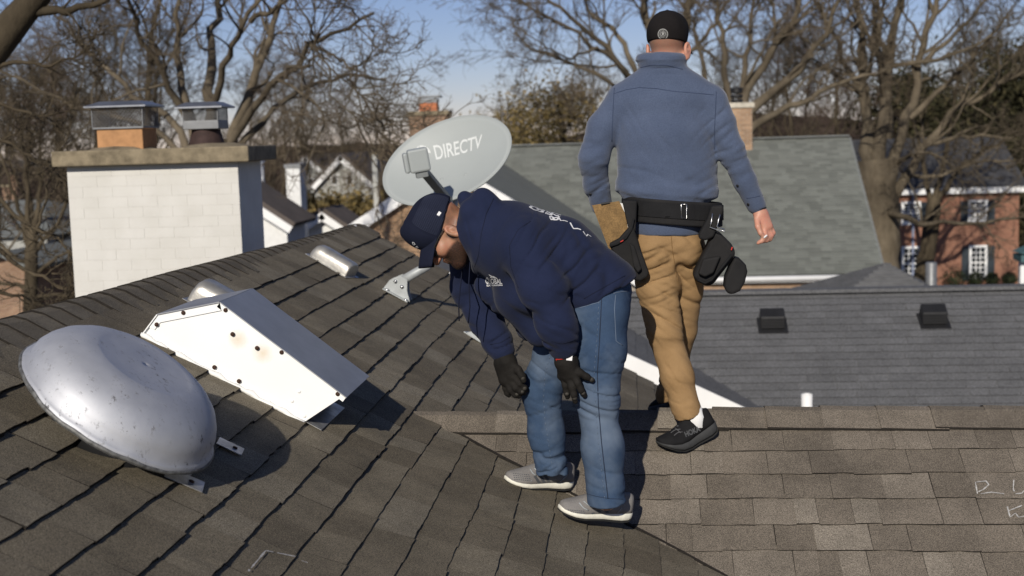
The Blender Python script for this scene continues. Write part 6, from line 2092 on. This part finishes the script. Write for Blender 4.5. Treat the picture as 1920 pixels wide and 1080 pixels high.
# sunglasses
gl = MB()
SGp = Field(HP(.09, 0, -.01) - .09, HP(.09, 0, -.01) + .09, .003)
for s in (-1, 1):
    SGp.ell(HP(.100, s * .034, -.015), (.007, .031, .021), np.array([unit(f1 + l1 * s * .45), unit(l1 - f1 * s * .45), u1]), .003)
SGp.cap(HP(.107, .012, -.006), HP(.107, -.012, -.006), .004, .004, .003)
glasses = put_field('sunglasses', SGp, M['lens'], man1, 1)
for s in (-1, 1):
    mb = MB(); mb.tube([HP(.093, s * .062, -.010), HP(.080, s * .072, -.008), HP(.040, s * .079, -.008), HP(.0, s * .082, -.012), HP(-.018, s * .081, -.022)], [.0035, .003, .0025, .0025, .0022], 6); mb.build('temple', M['black_plastic'], glasses)

# gloves
def glove(name, lo_, hi_, prims, key):
    G = Field(lo_, hi_, .0028)
    for p in prims: G.chain(p[0], p[1], p[2])
    G.displace(lambda P: .0010 * vnoise(P, 60, 4) + .0006 * vnoise(P, 130, 8), .02)
    return put_field(name, G, M['glove'], man1, 1, key)
g = lambda x, y, dy=-.215: b1(x, y, dy)
c0 = g(1068, 700)
gN = glove('glove', c0 - .16, c0 + .16, [
    ([g(1055, 648), g(1060, 676)], [.036, .037], .01),
    ([g(1062, 680, -.22), g(1074, 700, -.222)], [.034, .024], .02), ([g(1060, 678, -.205), g(1060, 702, -.20)], [.034, .022], .02), ([g(1066, 682), g(1067, 704)], [.034, .024], .02),
    ([g(1078, 692, -.22), g(1088, 699, -.235), g(1099, 706, -.235), g(1110, 713, -.225)], [.0155, .0130, .0115, .0100], .010),
    ([g(1075, 702, -.225), g(1083, 717, -.24), g(1090, 731, -.235), g(1096, 741, -.222)], [.0145, .0125, .0115, .0100], .008),
    ([g(1067, 705, -.215), g(1072, 725, -.232), g(1076, 740, -.23), g(1079, 752, -.218)], [.0150, .0130, .0115, .0102], .008),
    ([g(1058, 703, -.195), g(1060, 722, -.205), g(1063, 735, -.20), g(1064, 744, -.19)], [.0145, .0125, .0115, .0100], .008),
    ([g(1052, 688, -.18), g(1053, 705, -.155), g(1060, 716, -.14), g(1068, 722, -.13)], [.0165, .0145, .0125, .0115], .01)], 'gloveN')
gN['label'] = 'black work glove with red cuff band, nearer hand'
mb = MB(); R_ = [hit('gloveN', x, y, .0022)[0] for x, y in ((1038, 673), (1044, 673.5), (1052, 673), (1060, 671.5), (1066, 670))]; mb.tube(R_, .0032, 6); mb.build('cuff_band', M['red_trim'], gN)
P, nr_ = hit('gloveN', 1067, 670, .0035); mb = MB(); mb.box(P, unit(_rv * 1 - _uv * .1) * .0105, unit(_uv + _rv * .1) * .0125, nr_ * .0012); mb.build('cuff_label', M['print'], gN)
h_ = lambda x, y, dy=.075: b1(x, y, dy)
c0 = h_(962, 700)
gF = glove('glove', c0 - .16, c0 + .16, [
    ([h_(943, 660), h_(946, 676)], [.030, .036], .01),
    ([h_(947, 680), h_(951, 708, .07)], [.037, .028], .02), ([h_(954, 680, .06), h_(962, 704, .055)], [.032, .026], .02), ([h_(941, 684), h_(946, 712)], [.026, .022], .02),
    ([h_(962, 684, .05), h_(972, 694, .03), h_(979, 705, .02), h_(982, 713, .02)], [.0165, .0140, .0125, .0110], .010),
    ([h_(966, 708, .05), h_(975, 719, .035), h_(983, 727, .04), h_(986, 731, .055)], [.0150, .0130, .0118, .0102], .008),
    ([h_(958, 714, .055), h_(966, 727, .038), h_(976, 734, .04), h_(982, 737, .055)], [.0150, .0130, .0118, .0102], .008),
    ([h_(951, 716, .065), h_(957, 731, .048), h_(966, 740, .05), h_(973, 743, .06)], [.0148, .0128, .0115, .0100], .008),
    ([h_(946, 714, .08), h_(948, 728, .08), h_(951, 737, .085), h_(954, 741, .09)], [.0135, .0118, .0105, .0095], .008)], 'gloveF')
gF['label'] = 'black work glove, farther hand with fingers curled'
for key_, par, tips in (('gloveN', gN, ((1111, 714), (1096, 740), (1079, 750), (1064, 742))), ('gloveF', gF, ((982, 712), (985, 731), (981, 737), (971, 742)))):
    for (x, y) in tips:
        P, nr_ = hit(key_, x - 1, y - 2, 0)
        mb = MB(); F_ = Field(P - .02, P + .02, .0025); F_.ell(P - nr_ * .0065, (.0095, .0095, .0095), None, 0); v, f = F_.mesh(1)
        link('fingertip', np_mesh('fingertip', v, f, M['glove_worn'], True), par)
# shoes
def place_shoe(heel_px, toe_px, plane_n, fn, L, lab, key):
    a, b = fn(*heel_px), fn(*toe_px)
    if key == 'shoe1': a = at(heel_px[0], heel_px[1], b[1] + .13)
    d = unit(b - a)
    print('shoe', np.linalg.norm(b - a), a, b)
    mid = (a + b) / 2
    return shoe(man1, mid - d * L / 2 + plane_n * .017, d, unit(plane_n + np.array((0, 0, .5))), L, (M['shoe_grey'], M['foam'], M['outsole']), lab, 0, 'shoe', key)
upN = unit(N_C + np.array((0, 0, .6)))
s1_ = place_shoe((1177, 984), (1042, 976), N_C, onC, .30, 'grey knit running shoe, nearer foot', 'shoe1')
s2_ = place_shoe((1068, 924), (945, 904), N_C, onC, .305, 'grey knit running shoe, farther foot', 'shoe2')
def stripes(key, par, origin, dx, dy_, step, n=3, w=5.5):
    for i in range(n):
        x, y = origin[0] + step[0] * i, origin[1] + step[1] * i
        mb = MB()
        nn = 6
        V_, F = [], []
        for j in range(nn + 1):
            t = j / nn
            for s in (0, 1): V_.append(hit(key, x + dx * t + w * s, y + dy_ * t - .22 * w * s, .0012)[0])
        mb.add(V_, [(2 * j, 2 * j + 1, 2 * j + 3, 2 * j + 2) for j in range(nn)]); mb.build('stripe', M['shoe_dark_stripe'], par)
stripes('shoe1', s1_, (1108, 962), 13, 15, (10, -5))
stripes('shoe2', s2_, (1000, 893), 9, 14, (9, -1.5), w=5)
for key_, par, lines in (('shoe1', s1_, ([(1086, 943), (1093, 952), (1103, 957)], [(1094, 940), (1104, 948), (1112, 952)], [(1103, 942), (1112, 946), (1118, 947)])), ('shoe2', s2_, ([(994, 880), (999, 888), (1005, 891)], [(1002, 878), (1008, 884), (1013, 887)], [(1010, 877), (1015, 882), (1019, 884)]))):
    for ln in lines: seam('lace', key_, ln, M['shoe_line'], par, .0022, .0015)
seam('trim_line', 'shoe1', [(1166, 952), (1158, 962), (1150, 972), (1138, 976)], M['shoe_line'], s1_, .0014, .0004)
seam('trim_line', 'shoe2', [(1064, 890), (1056, 898), (1048, 906), (1038, 909)], M['shoe_line'], s2_, .0014, .0004)
# knit vents on the toe box
for key_, par, cx_, cy_ in (('shoe1', s1_, 1080, 962), ('shoe2', s2_, 977, 894)):
    mb = MB()
    for i in range(8):
        for j in range(4):
            x, y = cx_ - 14 + i * 4.0 + j * .8, cy_ - 6 + j * 3.6 + i * .35
            P, nr_ = hit(key_, x, y, .0004)
            mb.box(P, _rv * .0026, _uv * .0016, nr_ * .0004)
    o = mb.build('knit_vents', M['shoe_dark_stripe'], par); o['kind'] = 'stuff'
# ------------------------------------------------------------------ the man walking away
Q2 = 5.63
def b2(px, py, dy=0.0): return at(px, py, Q2 + dy)
toe0 = onB(1262, 838)
man2 = empty('person', np.array((b2(1255, 700)[0], Q2, toe0[2])), 'man walking away in slate blue fleece, black cap and khaki trousers, wearing a tool belt', 'person')
f2 = unit(np.array((.30, 1.0, -.06))); u2 = unit(UP - f2 * f2[2]); l2 = np.cross(u2, f2)
H2 = b2(1252, 76, .01)
RT = np.array((1.0, 0.09, 0))                 # his right
B = Field([b2(1075, 400)[0], Q2 - .34, toe0[2] - .1], [b2(1465, 400)[0], Q2 + .52, b2(1250, 20)[2] + .02], .005)
B.ecap(b2(1256, 440), b2(1252, 300), RT, (.13, .09), (.16, .10), .03); B.ecap(b2(1252, 300), b2(1246, 175), RT, (.17, .10), (.17, .08), .03)
B.cap(b2(1247, 150), H2 - u2 * .05 - f2 * .015, .062, .058, .03)
arL = [b2(1165, 185), b2(1114, 285, -.03), b2(1126, 372, .05), b2(1135, 400, .08)]
arR = [b2(1335, 188), b2(1371, 282, -.02), b2(1419, 386, .03)]
B.chain(arL, [.05, .036, .030, .028], .02); B.chain(arR, [.05, .034, .030], .02)
lgN = [b2(1232, 465, -.02), b2(1243, 615, -.04), b2(1291, 778, -.05)]
lgF = [b2(1283, 465, .02), b2(1280, 610, .16), b2(1254, 738, .32)]
B.chain(lgN, [.075, .052, .036], .03); B.chain(lgF, [.075, .05, .036], .03)
head_prims(B, H2, f2, l2, u2)
# bare right hand, fingers loosely curled round a bit of chalk
W = lambda x, y, dy=.03: b2(x, y, dy)
B.chain([W(1418, 382), W(1425, 397)], [.029, .026], .012)
B.cap(W(1424, 404, .02), W(1433, 426, .02), .025, .021, .015); B.cap(W(1431, 402, .035), W(1441, 424, .03), .023, .019, .015)
for bs, pts in (((0), [(1445, 424, .04), (1450, 437, .035), (1444, 449, .02), (1436, 452, .01)]), ((1), [(1441, 428, .03), (1446, 442, .02), (1437, 451, .005), (1429, 452, 0)]),
                ((2), [(1436, 430, .02), (1441, 444, .01), (1431, 452, -.005), (1424, 453, -.005)]), ((3), [(1432, 430, .01), (1436, 443, -.005), (1428, 452, -.015), (1421, 456, -.012)])):
    B.chain([W(*p) for p in pts], [.0105, .0098, .0088, .0078], .005)
B.chain([W(1419, 410, .005), W(1421, 425, -.015), W(1426, 437, -.02), W(1431, 444, -.016)], [.0135, .0115, .0100, .0085], .008)
def hair2(v):
    q = v - H2; a, c = q @ f2, q @ u2
    r = np.clip((.055 - a) / .03, 0, 1) * np.clip((c + .062) / .03, 0, 1) * np.clip((.09 - np.abs(q @ l2)) / .02, 0, 1) * .62
    ear = np.abs(q @ l2) > .073
    return np.where(ear, 0, r) * (np.linalg.norm(q, axis=1) < .2)
put_field('body', B, M['skin2'], man2, 1, 'body2', hair2)
P, n_ = hit('body2', 1434, 442, .004); mb = MB(); mb.tube([W(1432, 446, -.022), W(1438, 441, -.018)], .004, 8); mb.build('chalk_stub', M['paper'], man2)
mb = MB(); cw = W(1421, 391.5); ax_w = unit(W(1425, 402) - W(1417, 380)); s_a = unit(np.cross(ax_w, EY)); s_b = np.cross(ax_w, s_a)
mb.tube([cw + (s_a * cos(t) + s_b * sin(t)) * .0335 + ax_w * .006 * cos(t) for t in np.linspace(0, 2 * pi, 25)], .0028, 6, cap=False); mb.build('bracelet', M['black_plastic'], man2)

# trousers
K = Field([b2(1170, 600)[0], Q2 - .26, b2(1290, 800)[2] - .03], [b2(1345, 500)[0], Q2 + .52, b2(1250, 400)[2] + .02], .005)
K.ecap(b2(1254, 420), b2(1250, 455), RT, (.145, .105), (.152, .112), .03)
K.ell(b2(1222, 468, -.045), (.075, .085, .085), None, .03); K.ell(b2(1282, 468, -.03), (.070, .080, .080), None, .03)
K.chain([b2(1230, 470, -.01), b2(1234, 540, -.02), b2(1246, 625, -.04), b2(1270, 705, -.05), b2(1292, 786, -.055)], [.100, .092, .073, .066, .062], .025)
K.chain([b2(1282, 468, .03), b2(1284, 545, .09), b2(1279, 618, .16), b2(1266, 680, .24), b2(1252, 742, .32)], [.092, .076, .062, .058, .054], .02)
K.plane_cut(b2(1292, 782, -.055), (.30, 0, -1.0), .006)
def kcut(X, Y, Z):
    p = b2(1252, 750, .32)
    return np.maximum(np.maximum(p[1] - .16 - Y, Z - p[2] - .35 * (X - p[0])), X - (p[0] + .055))
K.put(kcut, b2(1225, 800, .1) - .05, b2(1270, 740, .4) + .05, 0, 'c')
def kf(P):
    d = folds(P, b2(1230, 500, -.12), (-.35, 0, 1), .045, .0085, .15, 61) + folds(P, b2(1235, 560, -.12), (.6, 0, 1), .05, .0065, .14, 64)
    d += folds(P, b2(1243, 625, -.12), (.5, 0, 1), .048, .008, .13, 67) + folds(P, b2(1290, 765, -.1), (.4, 0, 1), .045, .008, .10, 70)
    d += folds(P, b2(1285, 500, -.08), (.7, 0, 1), .05, .008, .14, 73) + folds(P, b2(1290, 570, .0), (.5, 0, 1), .045, .007, .13, 76) + folds(P, b2(1255, 725, .25), (-.4, 0, 1), .04, .008, .1, 79)
    d += folds(P, b2(1272, 700, -.1), (.9, 0, .6), .06, .004, .15, 82)
    # seat seam
    return d + .0028 * vnoise(P, 10, 6)
K.displace(kf)
khk = put_field('trousers', K, M['khaki'], man2, 1, 'kh')
seam('seam', 'kh', [(1258, 438), (1261, 470), (1266, 500), (1268, 520)], M['khaki_seam'], khk, .0018, -.0006)
seam('seam', 'kh', [(1270, 520), (1276, 580), (1286, 640), (1298, 700), (1310, 760)], M['khaki_seam'], khk, .0014, -.0004)

# fleece pullover
G = Field([b2(1070, 300)[0], Q2 - .30, b2(1250, 445)[2] - .02], [b2(1448, 300)[0], Q2 + .30, b2(1250, 85)[2] + .03], .0055)
G.ecap(b2(1251, 345), b2(1250, 250), RT, (.212, .128), (.208, .125), .03)
G.ecap(b2(1250, 250), b2(1246, 190), RT, (.208, .125), (.196, .105), .03)
G.ecap(b2(1247, 190), b2(1246, 162), RT, (.19, .10), (.150, .075), .03)
G.cap(b2(1172, 186), b2(1228, 150), .070, .066, .04); G.cap(b2(1326, 188), b2(1264, 152), .068, .066, .04)
G.ecap(b2(1246, 160), b2(1244, 128), RT, (.125, .075), (.092, .08), .03)
G.ecap(b2(1244, 126), b2(1242, 113), RT, (.096, .086), (.104, .094), .008, endr=.02)
G.ecap(b2(1240, 112), b2(1240, 106), RT, (.108, .098), (.104, .094), .006, endr=.022)
G.ell(b2(1240, 92, .01), (.078, .072, .035), None, .008, 'c')
G.ecap(b2(1250, 362), b2(1251, 350), RT, (.216, .132), (.216, .132), .02, endr=.03)
G.ecap(b2(1251, 380), b2(1251, 420), RT, (.156, .124), (.158, .126), .02)
G.plane_cut(b2(1250, 439), (-.03, 0, -1.0), .006)
G.chain([b2(1168, 192), b2(1132, 240, -.015), b2(1113, 295, -.03), b2(1118, 345, .02), b2(1128, 385, .055)], [.072, .067, .064, .053, .044], .02)
G.chain([b2(1334, 192), b2(1352, 235, -.01), b2(1372, 285, -.015), b2(1396, 338, .01), b2(1418, 384, .03)], [.067, .061, .057, .047, .040], .02)
G.plane_cut(b2(1419, 389, .03), W(1424, 402) - W(1415, 380), .003) if False else None
def gf(P):
    d = folds(P, b2(1112, 300, -.08), (.1, 0, 1), .05, .010, .09, 91) + folds(P, b2(1122, 355, -.03), (-.5, 0, 1), .04, .009, .08, 94)
    d += folds(P, b2(1352, 235, -.07), (-.9, 0, .8), .045, .007, .10, 97) + folds(P, b2(1375, 290, -.06), (-.5, 0, 1), .045, .008, .09, 100)
    d += folds(P, b2(1300, 280, -.12), (1, 0, .7), .085, .006, .16, 103) + folds(P, b2(1190, 350, -.12), (.3, 0, 1), .06, .005, .12, 106) + folds(P, b2(1320, 350, -.1), (-.5, 0, 1), .05, .006, .10, 109)
    d += folds(P, b2(1242, 118, -.08), (0, 0, 1), .03, .004, .08, 112) + folds(P, b2(1160, 240, -.08), (.9, 0, .5), .05, .006, .1, 115)
    return d + .0022 * vnoise(P, 9, 2)
G.displace(gf)
fl = put_field('fleece_pullover', G, M['fleece'], man2, 1, 'fl')
seam('yoke_seam', 'fl', [(1150, 176), (1175, 168), (1200, 164), (1230, 166), (1262, 171), (1300, 174), (1338, 178)], M['fleece_seam'], fl, .0018, -.0002)
seam('sleeve_seam', 'fl', [(1152, 165), (1150, 200), (1148, 235), (1147, 265)], M['fleece_seam'], fl, .0018, .0006)
seam('sleeve_seam', 'fl', [(1343, 172), (1342, 200), (1340, 240), (1340, 280)], M['fleece_seam'], fl, .0018, .0006)
seam('cuff_seam', 'fl', [(1400, 372), (1414, 370), (1430, 366)], M['fleece_seam'], fl, .0016, 0)
seam('collar_seam', 'fl', [(1196, 128), (1220, 122), (1250, 122), (1280, 130)], M['fleece_seam'], fl, .0018, -.0002)
for (x, y) in ((1107, 364), (1383, 348), (1403, 383)):
    P, n_ = hit('fl', x, y, 0); mb = MB(); mb.lathe(P, n_, [(.0062, 0), (.0060, .0025), (.004, .0032), (0, .003)], 12); mb.build('button', M['black_plastic'], fl)

# cap
cf2 = np.array([f2, l2, u2]); HP2 = lambda a, b, c: H2 + f2 * a + l2 * b + u2 * c
C2 = Field(HP2(0, 0, .04) - .20, HP2(0, 0, .04) + .20, .0042)
C2.ell(HP2(-.008, 0, .024), (.107, .084, .098), cf2, 0)
C2.ell(HP2(.045, 0, .06), (.055, .066, .055), cf2, .04)
C2.plane_cut(HP2(0, 0, -.012), -u2 - f2 * .06, .004)
def c2f(P):
    q = P - H2; a, b, c = q @ f2, q @ l2, q @ u2
    an = np.arctan2(b, -(a + .008))
    return .0014 * sum(np.exp(-((an - k_) / .03) ** 2) for k_ in (0, 1.05, -1.05, 2.1, -2.1)) + .0008 * np.sin(c * 700) * (np.abs(an) < 1.1)
C2.displace(c2f)
cp2 = put_field('cap', C2, M['black_cap'], man2, 1, 'cap2')
mb = MB(); secs = []
for t in np.linspace(0, 1, 8):
    row = []
    for sgn in (1, -1):
        for j in (range(11) if sgn == 1 else range(10, -1, -1)):
            y = (j / 10 - .5) * 2
            row.append(HP2(.078 - .05 * y * y * (1 - t) + .085 * t * (1 - .3 * y * y), y * .072, .008 - .026 * y * y - .028 * t + (.002 if sgn == 1 else -.002)))
    secs.append(row)
loft(mb, secs, True, True); mb.build('bill', M['black_cap'], cp2)
mb = MB(); mb.lathe(HP2(-.006, 0, .1205), u2, [(.008, 0), (.006, .004), (0, .006)], 10); mb.build('cap_button', M['black_cap'], cp2)
mb = MB()
M['badge'] = simple('badge_thread', (0.30, 0.30, 0.29), .85, var=.3, vs=200)
for r0, r1, gaps in ((8.2, 9.6, 0), (5.4, 7.0, 2), (3.6, 4.6, 0)):
    V_, F = [], []
    nn = 40
    for i in range(nn + 1):
        a = 2 * pi * i / nn
        for r_ in (r0, r1): V_.append(hit('cap2', 1243 + r_ * cos(a), 64 + r_ * sin(a) * 1.05, .0012)[0])
    for i in range(nn):
        if gaps and i % 2 == 0: continue
        F.append((2 * i, 2 * i + 1, 2 * i + 3, 2 * i + 2))
    mb.add(V_, F)
poly_print(mb, 'cap2', [[(1241, 62), (1243, 60.5), (1245, 62), (1244.5, 66.5), (1241.5, 66.5)]])
mb.build('badge', M['badge'], cp2)

# tool belt
belt = empty('tool_belt', b2(1262, 402), None)
belt.parent = man2; belt.location = Vector(b2(1262, 402)) - man2.location
belt['label'] = 'wide padded black tool belt with pouches'
bc = b2(1261, 398)
def ring(mb, c, rx, ry, zlo, zhi, th, tilt, a0=0, a1=2 * pi, n=56):
    V_, F = [], []
    full = a1 - a0 > 6.2
    for i in range(n + 1):
        a = a0 + (a1 - a0) * i / n
        d = RT / np.linalg.norm(RT) * cos(a); e_ = np.cross(UP, RT / np.linalg.norm(RT)) * sin(a)
        p = c + d * rx + e_ * ry + UP * (-tilt * cos(a))
        o_ = unit(d * ry + e_ * rx) * th
        V_ += [p + UP * zlo, p + UP * zlo + o_, p + UP * zhi + o_, p + UP * zhi]
    for i in range(n):
        for k_ in range(4):
            F.append((i * 4 + k_, i * 4 + (k_ + 1) % 4, (i + 1) * 4 + (k_ + 1) % 4, (i + 1) * 4 + k_))
    mb.add(V_, F, False)
mb = MB(); ring(mb, bc, .196, .136, -.046, .055, .012, .020); mb.build('belt_pad', M['black_cloth'], belt, bevel=.006)
mb = MB(); ring(mb, bc, .209, .149, -.018, .044, .004, .020); mb.build('webbing', M['black_webbing'], belt)
bvh_of('belt', [o for o in belt.children if o.name.startswith('webbing')][0])
bvh_of('pad', [o for o in belt.children if o.name.startswith('belt_pad')][0])
mb = MB()
for pts in ([(1251, 378), (1251, 415)],):
    P = [hit('belt', x, y, .003)[0] for x, y in pts]
    mb.box((P[0] + P[1]) / 2, RT * .010, (P[1] - P[0]) / 2, EY * .002)
mb.build('belt_loop', M['black_webbing'], belt)
mb = MB(); q = [hit('belt', x, y, .004)[0] for x, y in ((1277, 383), (1287, 383), (1287, 409), (1277, 409))]
mb.tube(q + [q[0], q[1]], .0022, 6); mb.build('buckle_ring', M['steel'], belt)
def solid(name, poly, yfront, dep, mat, parent, bev=.014, lean=0.0, label=None):
    pts = [at(x, y, Q2 + yfront + lean * (y - poly[0][1]) / 100) for x, y in poly]
    mb = MB(); mb.prism(pts, EY * dep + np.array((0, 0, 0)))
    o = mb.build(name, mat, parent, bevel=bev, seg=3)
    if label: o['label'] = label
    return o
pc = solid('pouch', [(1141, 458), (1160, 448), (1185, 420), (1190, 432), (1202, 470), (1217, 512), (1214, 520), (1200, 528), (1185, 524), (1172, 516), (1160, 492)], -.17, .10, M['black_cloth'], belt, .014, .02, 'left pouch holding the clipboard')
solid('pouch_strap', [(1166, 376), (1195, 376), (1192, 432), (1183, 446), (1176, 420)], -.165, .05, M['black_cloth'], belt, .008)
mb = MB(); mb.tube([at(x, y, Q2 - .176) for x, y in ((1143, 462), (1158, 457), (1174, 446), (1184, 430), (1188, 410))], .005, 6); mb.build('pouch_binding', M['black_webbing'], pc)
solid('side_pocket', [(1180, 455), (1190, 462), (1203, 505), (1196, 512), (1188, 500)], -.188, .03, M['black_cloth'], pc, .006)
mb = MB(); mb.box(at(1166, 452, Q2 - .183), _rv * .006 + _uv * .003, _uv * .002, EY * .001); mb.build('label_tab', M['red_trim'], pc)
hd_ = solid('hammer_holder', [(1334, 386), (1356, 385), (1357, 395), (1346, 425), (1338, 445), (1322, 452), (1310, 448), (1311, 438), (1326, 410)], -.17, .06, M['black_cloth'], belt, .01)
mb = MB(); q = [at(x, y, Q2 - .180) for x, y in ((1336, 400), (1333, 420), (1331, 426), (1345, 431), (1360, 434), (1358, 430), (1344, 425), (1350, 402))]; mb.tube(q, .0026, 8); mb.build('hammer_loop', M['steel'], hd_)
pr = solid('pouch', [(1337, 432), (1352, 438), (1372, 458), (1380, 472), (1377, 484), (1352, 515), (1336, 536), (1326, 537), (1308, 529), (1299, 520), (1303, 508), (1326, 462)], -.15, .12, M['black_cloth'], belt, .016, .015, 'right pouch hanging from the belt')
mb = MB(); mb.tube([at(x, y, Q2 - .16) for x, y in ((1372, 478), (1350, 505), (1334, 525), (1322, 531), (1308, 524))], .006, 6); mb.build('pouch_binding', M['black_webbing'], pr)
solid('inner_pocket', [(1318, 486), (1352, 480), (1338, 512), (1322, 520), (1309, 514)], -.168, .03, M['black_cloth'], pr, .008)
solid('pouch', [(1377, 482), (1388, 486), (1399, 497), (1402, 510), (1397, 530), (1388, 546), (1374, 553), (1363, 550), (1358, 538), (1360, 520), (1369, 498)], -.13, .10, M['black_cloth'], belt, .018, .0, 'small drawstring pouch swinging at the right')
mb = MB(); mb.box(at(1372, 466, Q2 - .155), _rv * .002 + _uv * .006, _rv * .002 - _uv * .001, EY * .001); mb.build('label_tab', M['red_trim'], pr)
# clipboard stuck in the pouch
cbp = [(1110, 385), (1161, 377), (1167, 382), (1178, 428), (1182, 470), (1150, 500), (1141, 462)]
ctr = at(1146, 440, Q2 - .14)
cb = empty('clipboard', ctr, 'worn brown hardboard clipboard with white paper, stuck in the walking man\'s left pouch', 'clipboard')
mb = MB(); mb.prism([at(x, y, Q2 - .135 + .02 * (y - 380) / 100) for x, y in [(1110, 385), (1161, 377), (1171, 398), (1180, 440), (1180, 490), (1150, 490), (1138, 458)]], EY * .005); mb.build('board', M['wood_board'], cb)
mb = MB(); mb.prism([at(x, y, Q2 - .126 + .02 * (y - 380) / 100) for x, y in [(1160, 380), (1170, 382), (1180, 425), (1179, 480), (1162, 480)]], EY * .002); mb.build('paper', M['paper'], cb)
mb = MB(); mb.box(at(1135, 380.5, Q2 - .138), _rv * .018 + _uv * .003, _uv * .003, EY * .006); mb.build('clip', M['black_plastic'], cb)

# shoes
heel = at(1350, 806, 5.60); ball = onB(1274, 842) + N_B * .008
d_ = unit(ball - heel)
sh = shoe(man2, ball - d_ * .185, d_, unit(np.array((-.38, -.12, .92))), .262, (M['shoe_black'], M['shoe_mid'], M['outsole']), 'black running shoe with raised heel, grey lettering', 1.0, 'shoe', 'shoe3', .42)
uv, fs = text_mesh('HOKA', .04)
pts = print_on(((1286, 820), (1314, 808), (1310, 798), (1282, 810)), uv, lambda x, y: hit('shoe3', x, y, .0015)[0])
link('lettering', np_mesh('lettering', pts, fs, simple('grey_print', (.075, .078, .082), .7)), sh)
for ln in ([(1254, 806), (1262, 800), (1272, 799)], [(1258, 812), (1266, 806), (1276, 805)], [(1264, 817), (1271, 811), (1280, 810)], [(1262, 800), (1270, 806), (1276, 812)]):
    seam('lace', 'shoe3', ln, simple('grey_lace', (.10, .10, .105), .8), sh, .0022, .0015)
mb = MB(); mb.tube([b2(1296, 765, -.05), b2(1303, 785, -.06), b2(1308, 806, -.06)], [.042, .046, .046], 14); mb.build('sock', M['sock'], man2)
t2 = b2(1262, 772, .34)
shoe(man2, t2 + np.array((.06, -.05, .02)), np.array((-.55, .75, -.45)), np.array((.1, .45, 1)), .28, (M['shoe_black'], M['shoe_mid'], M['outsole']), 'black running shoe stepping over the ridge', 1.0)
print('script seconds', time.time() - T0)
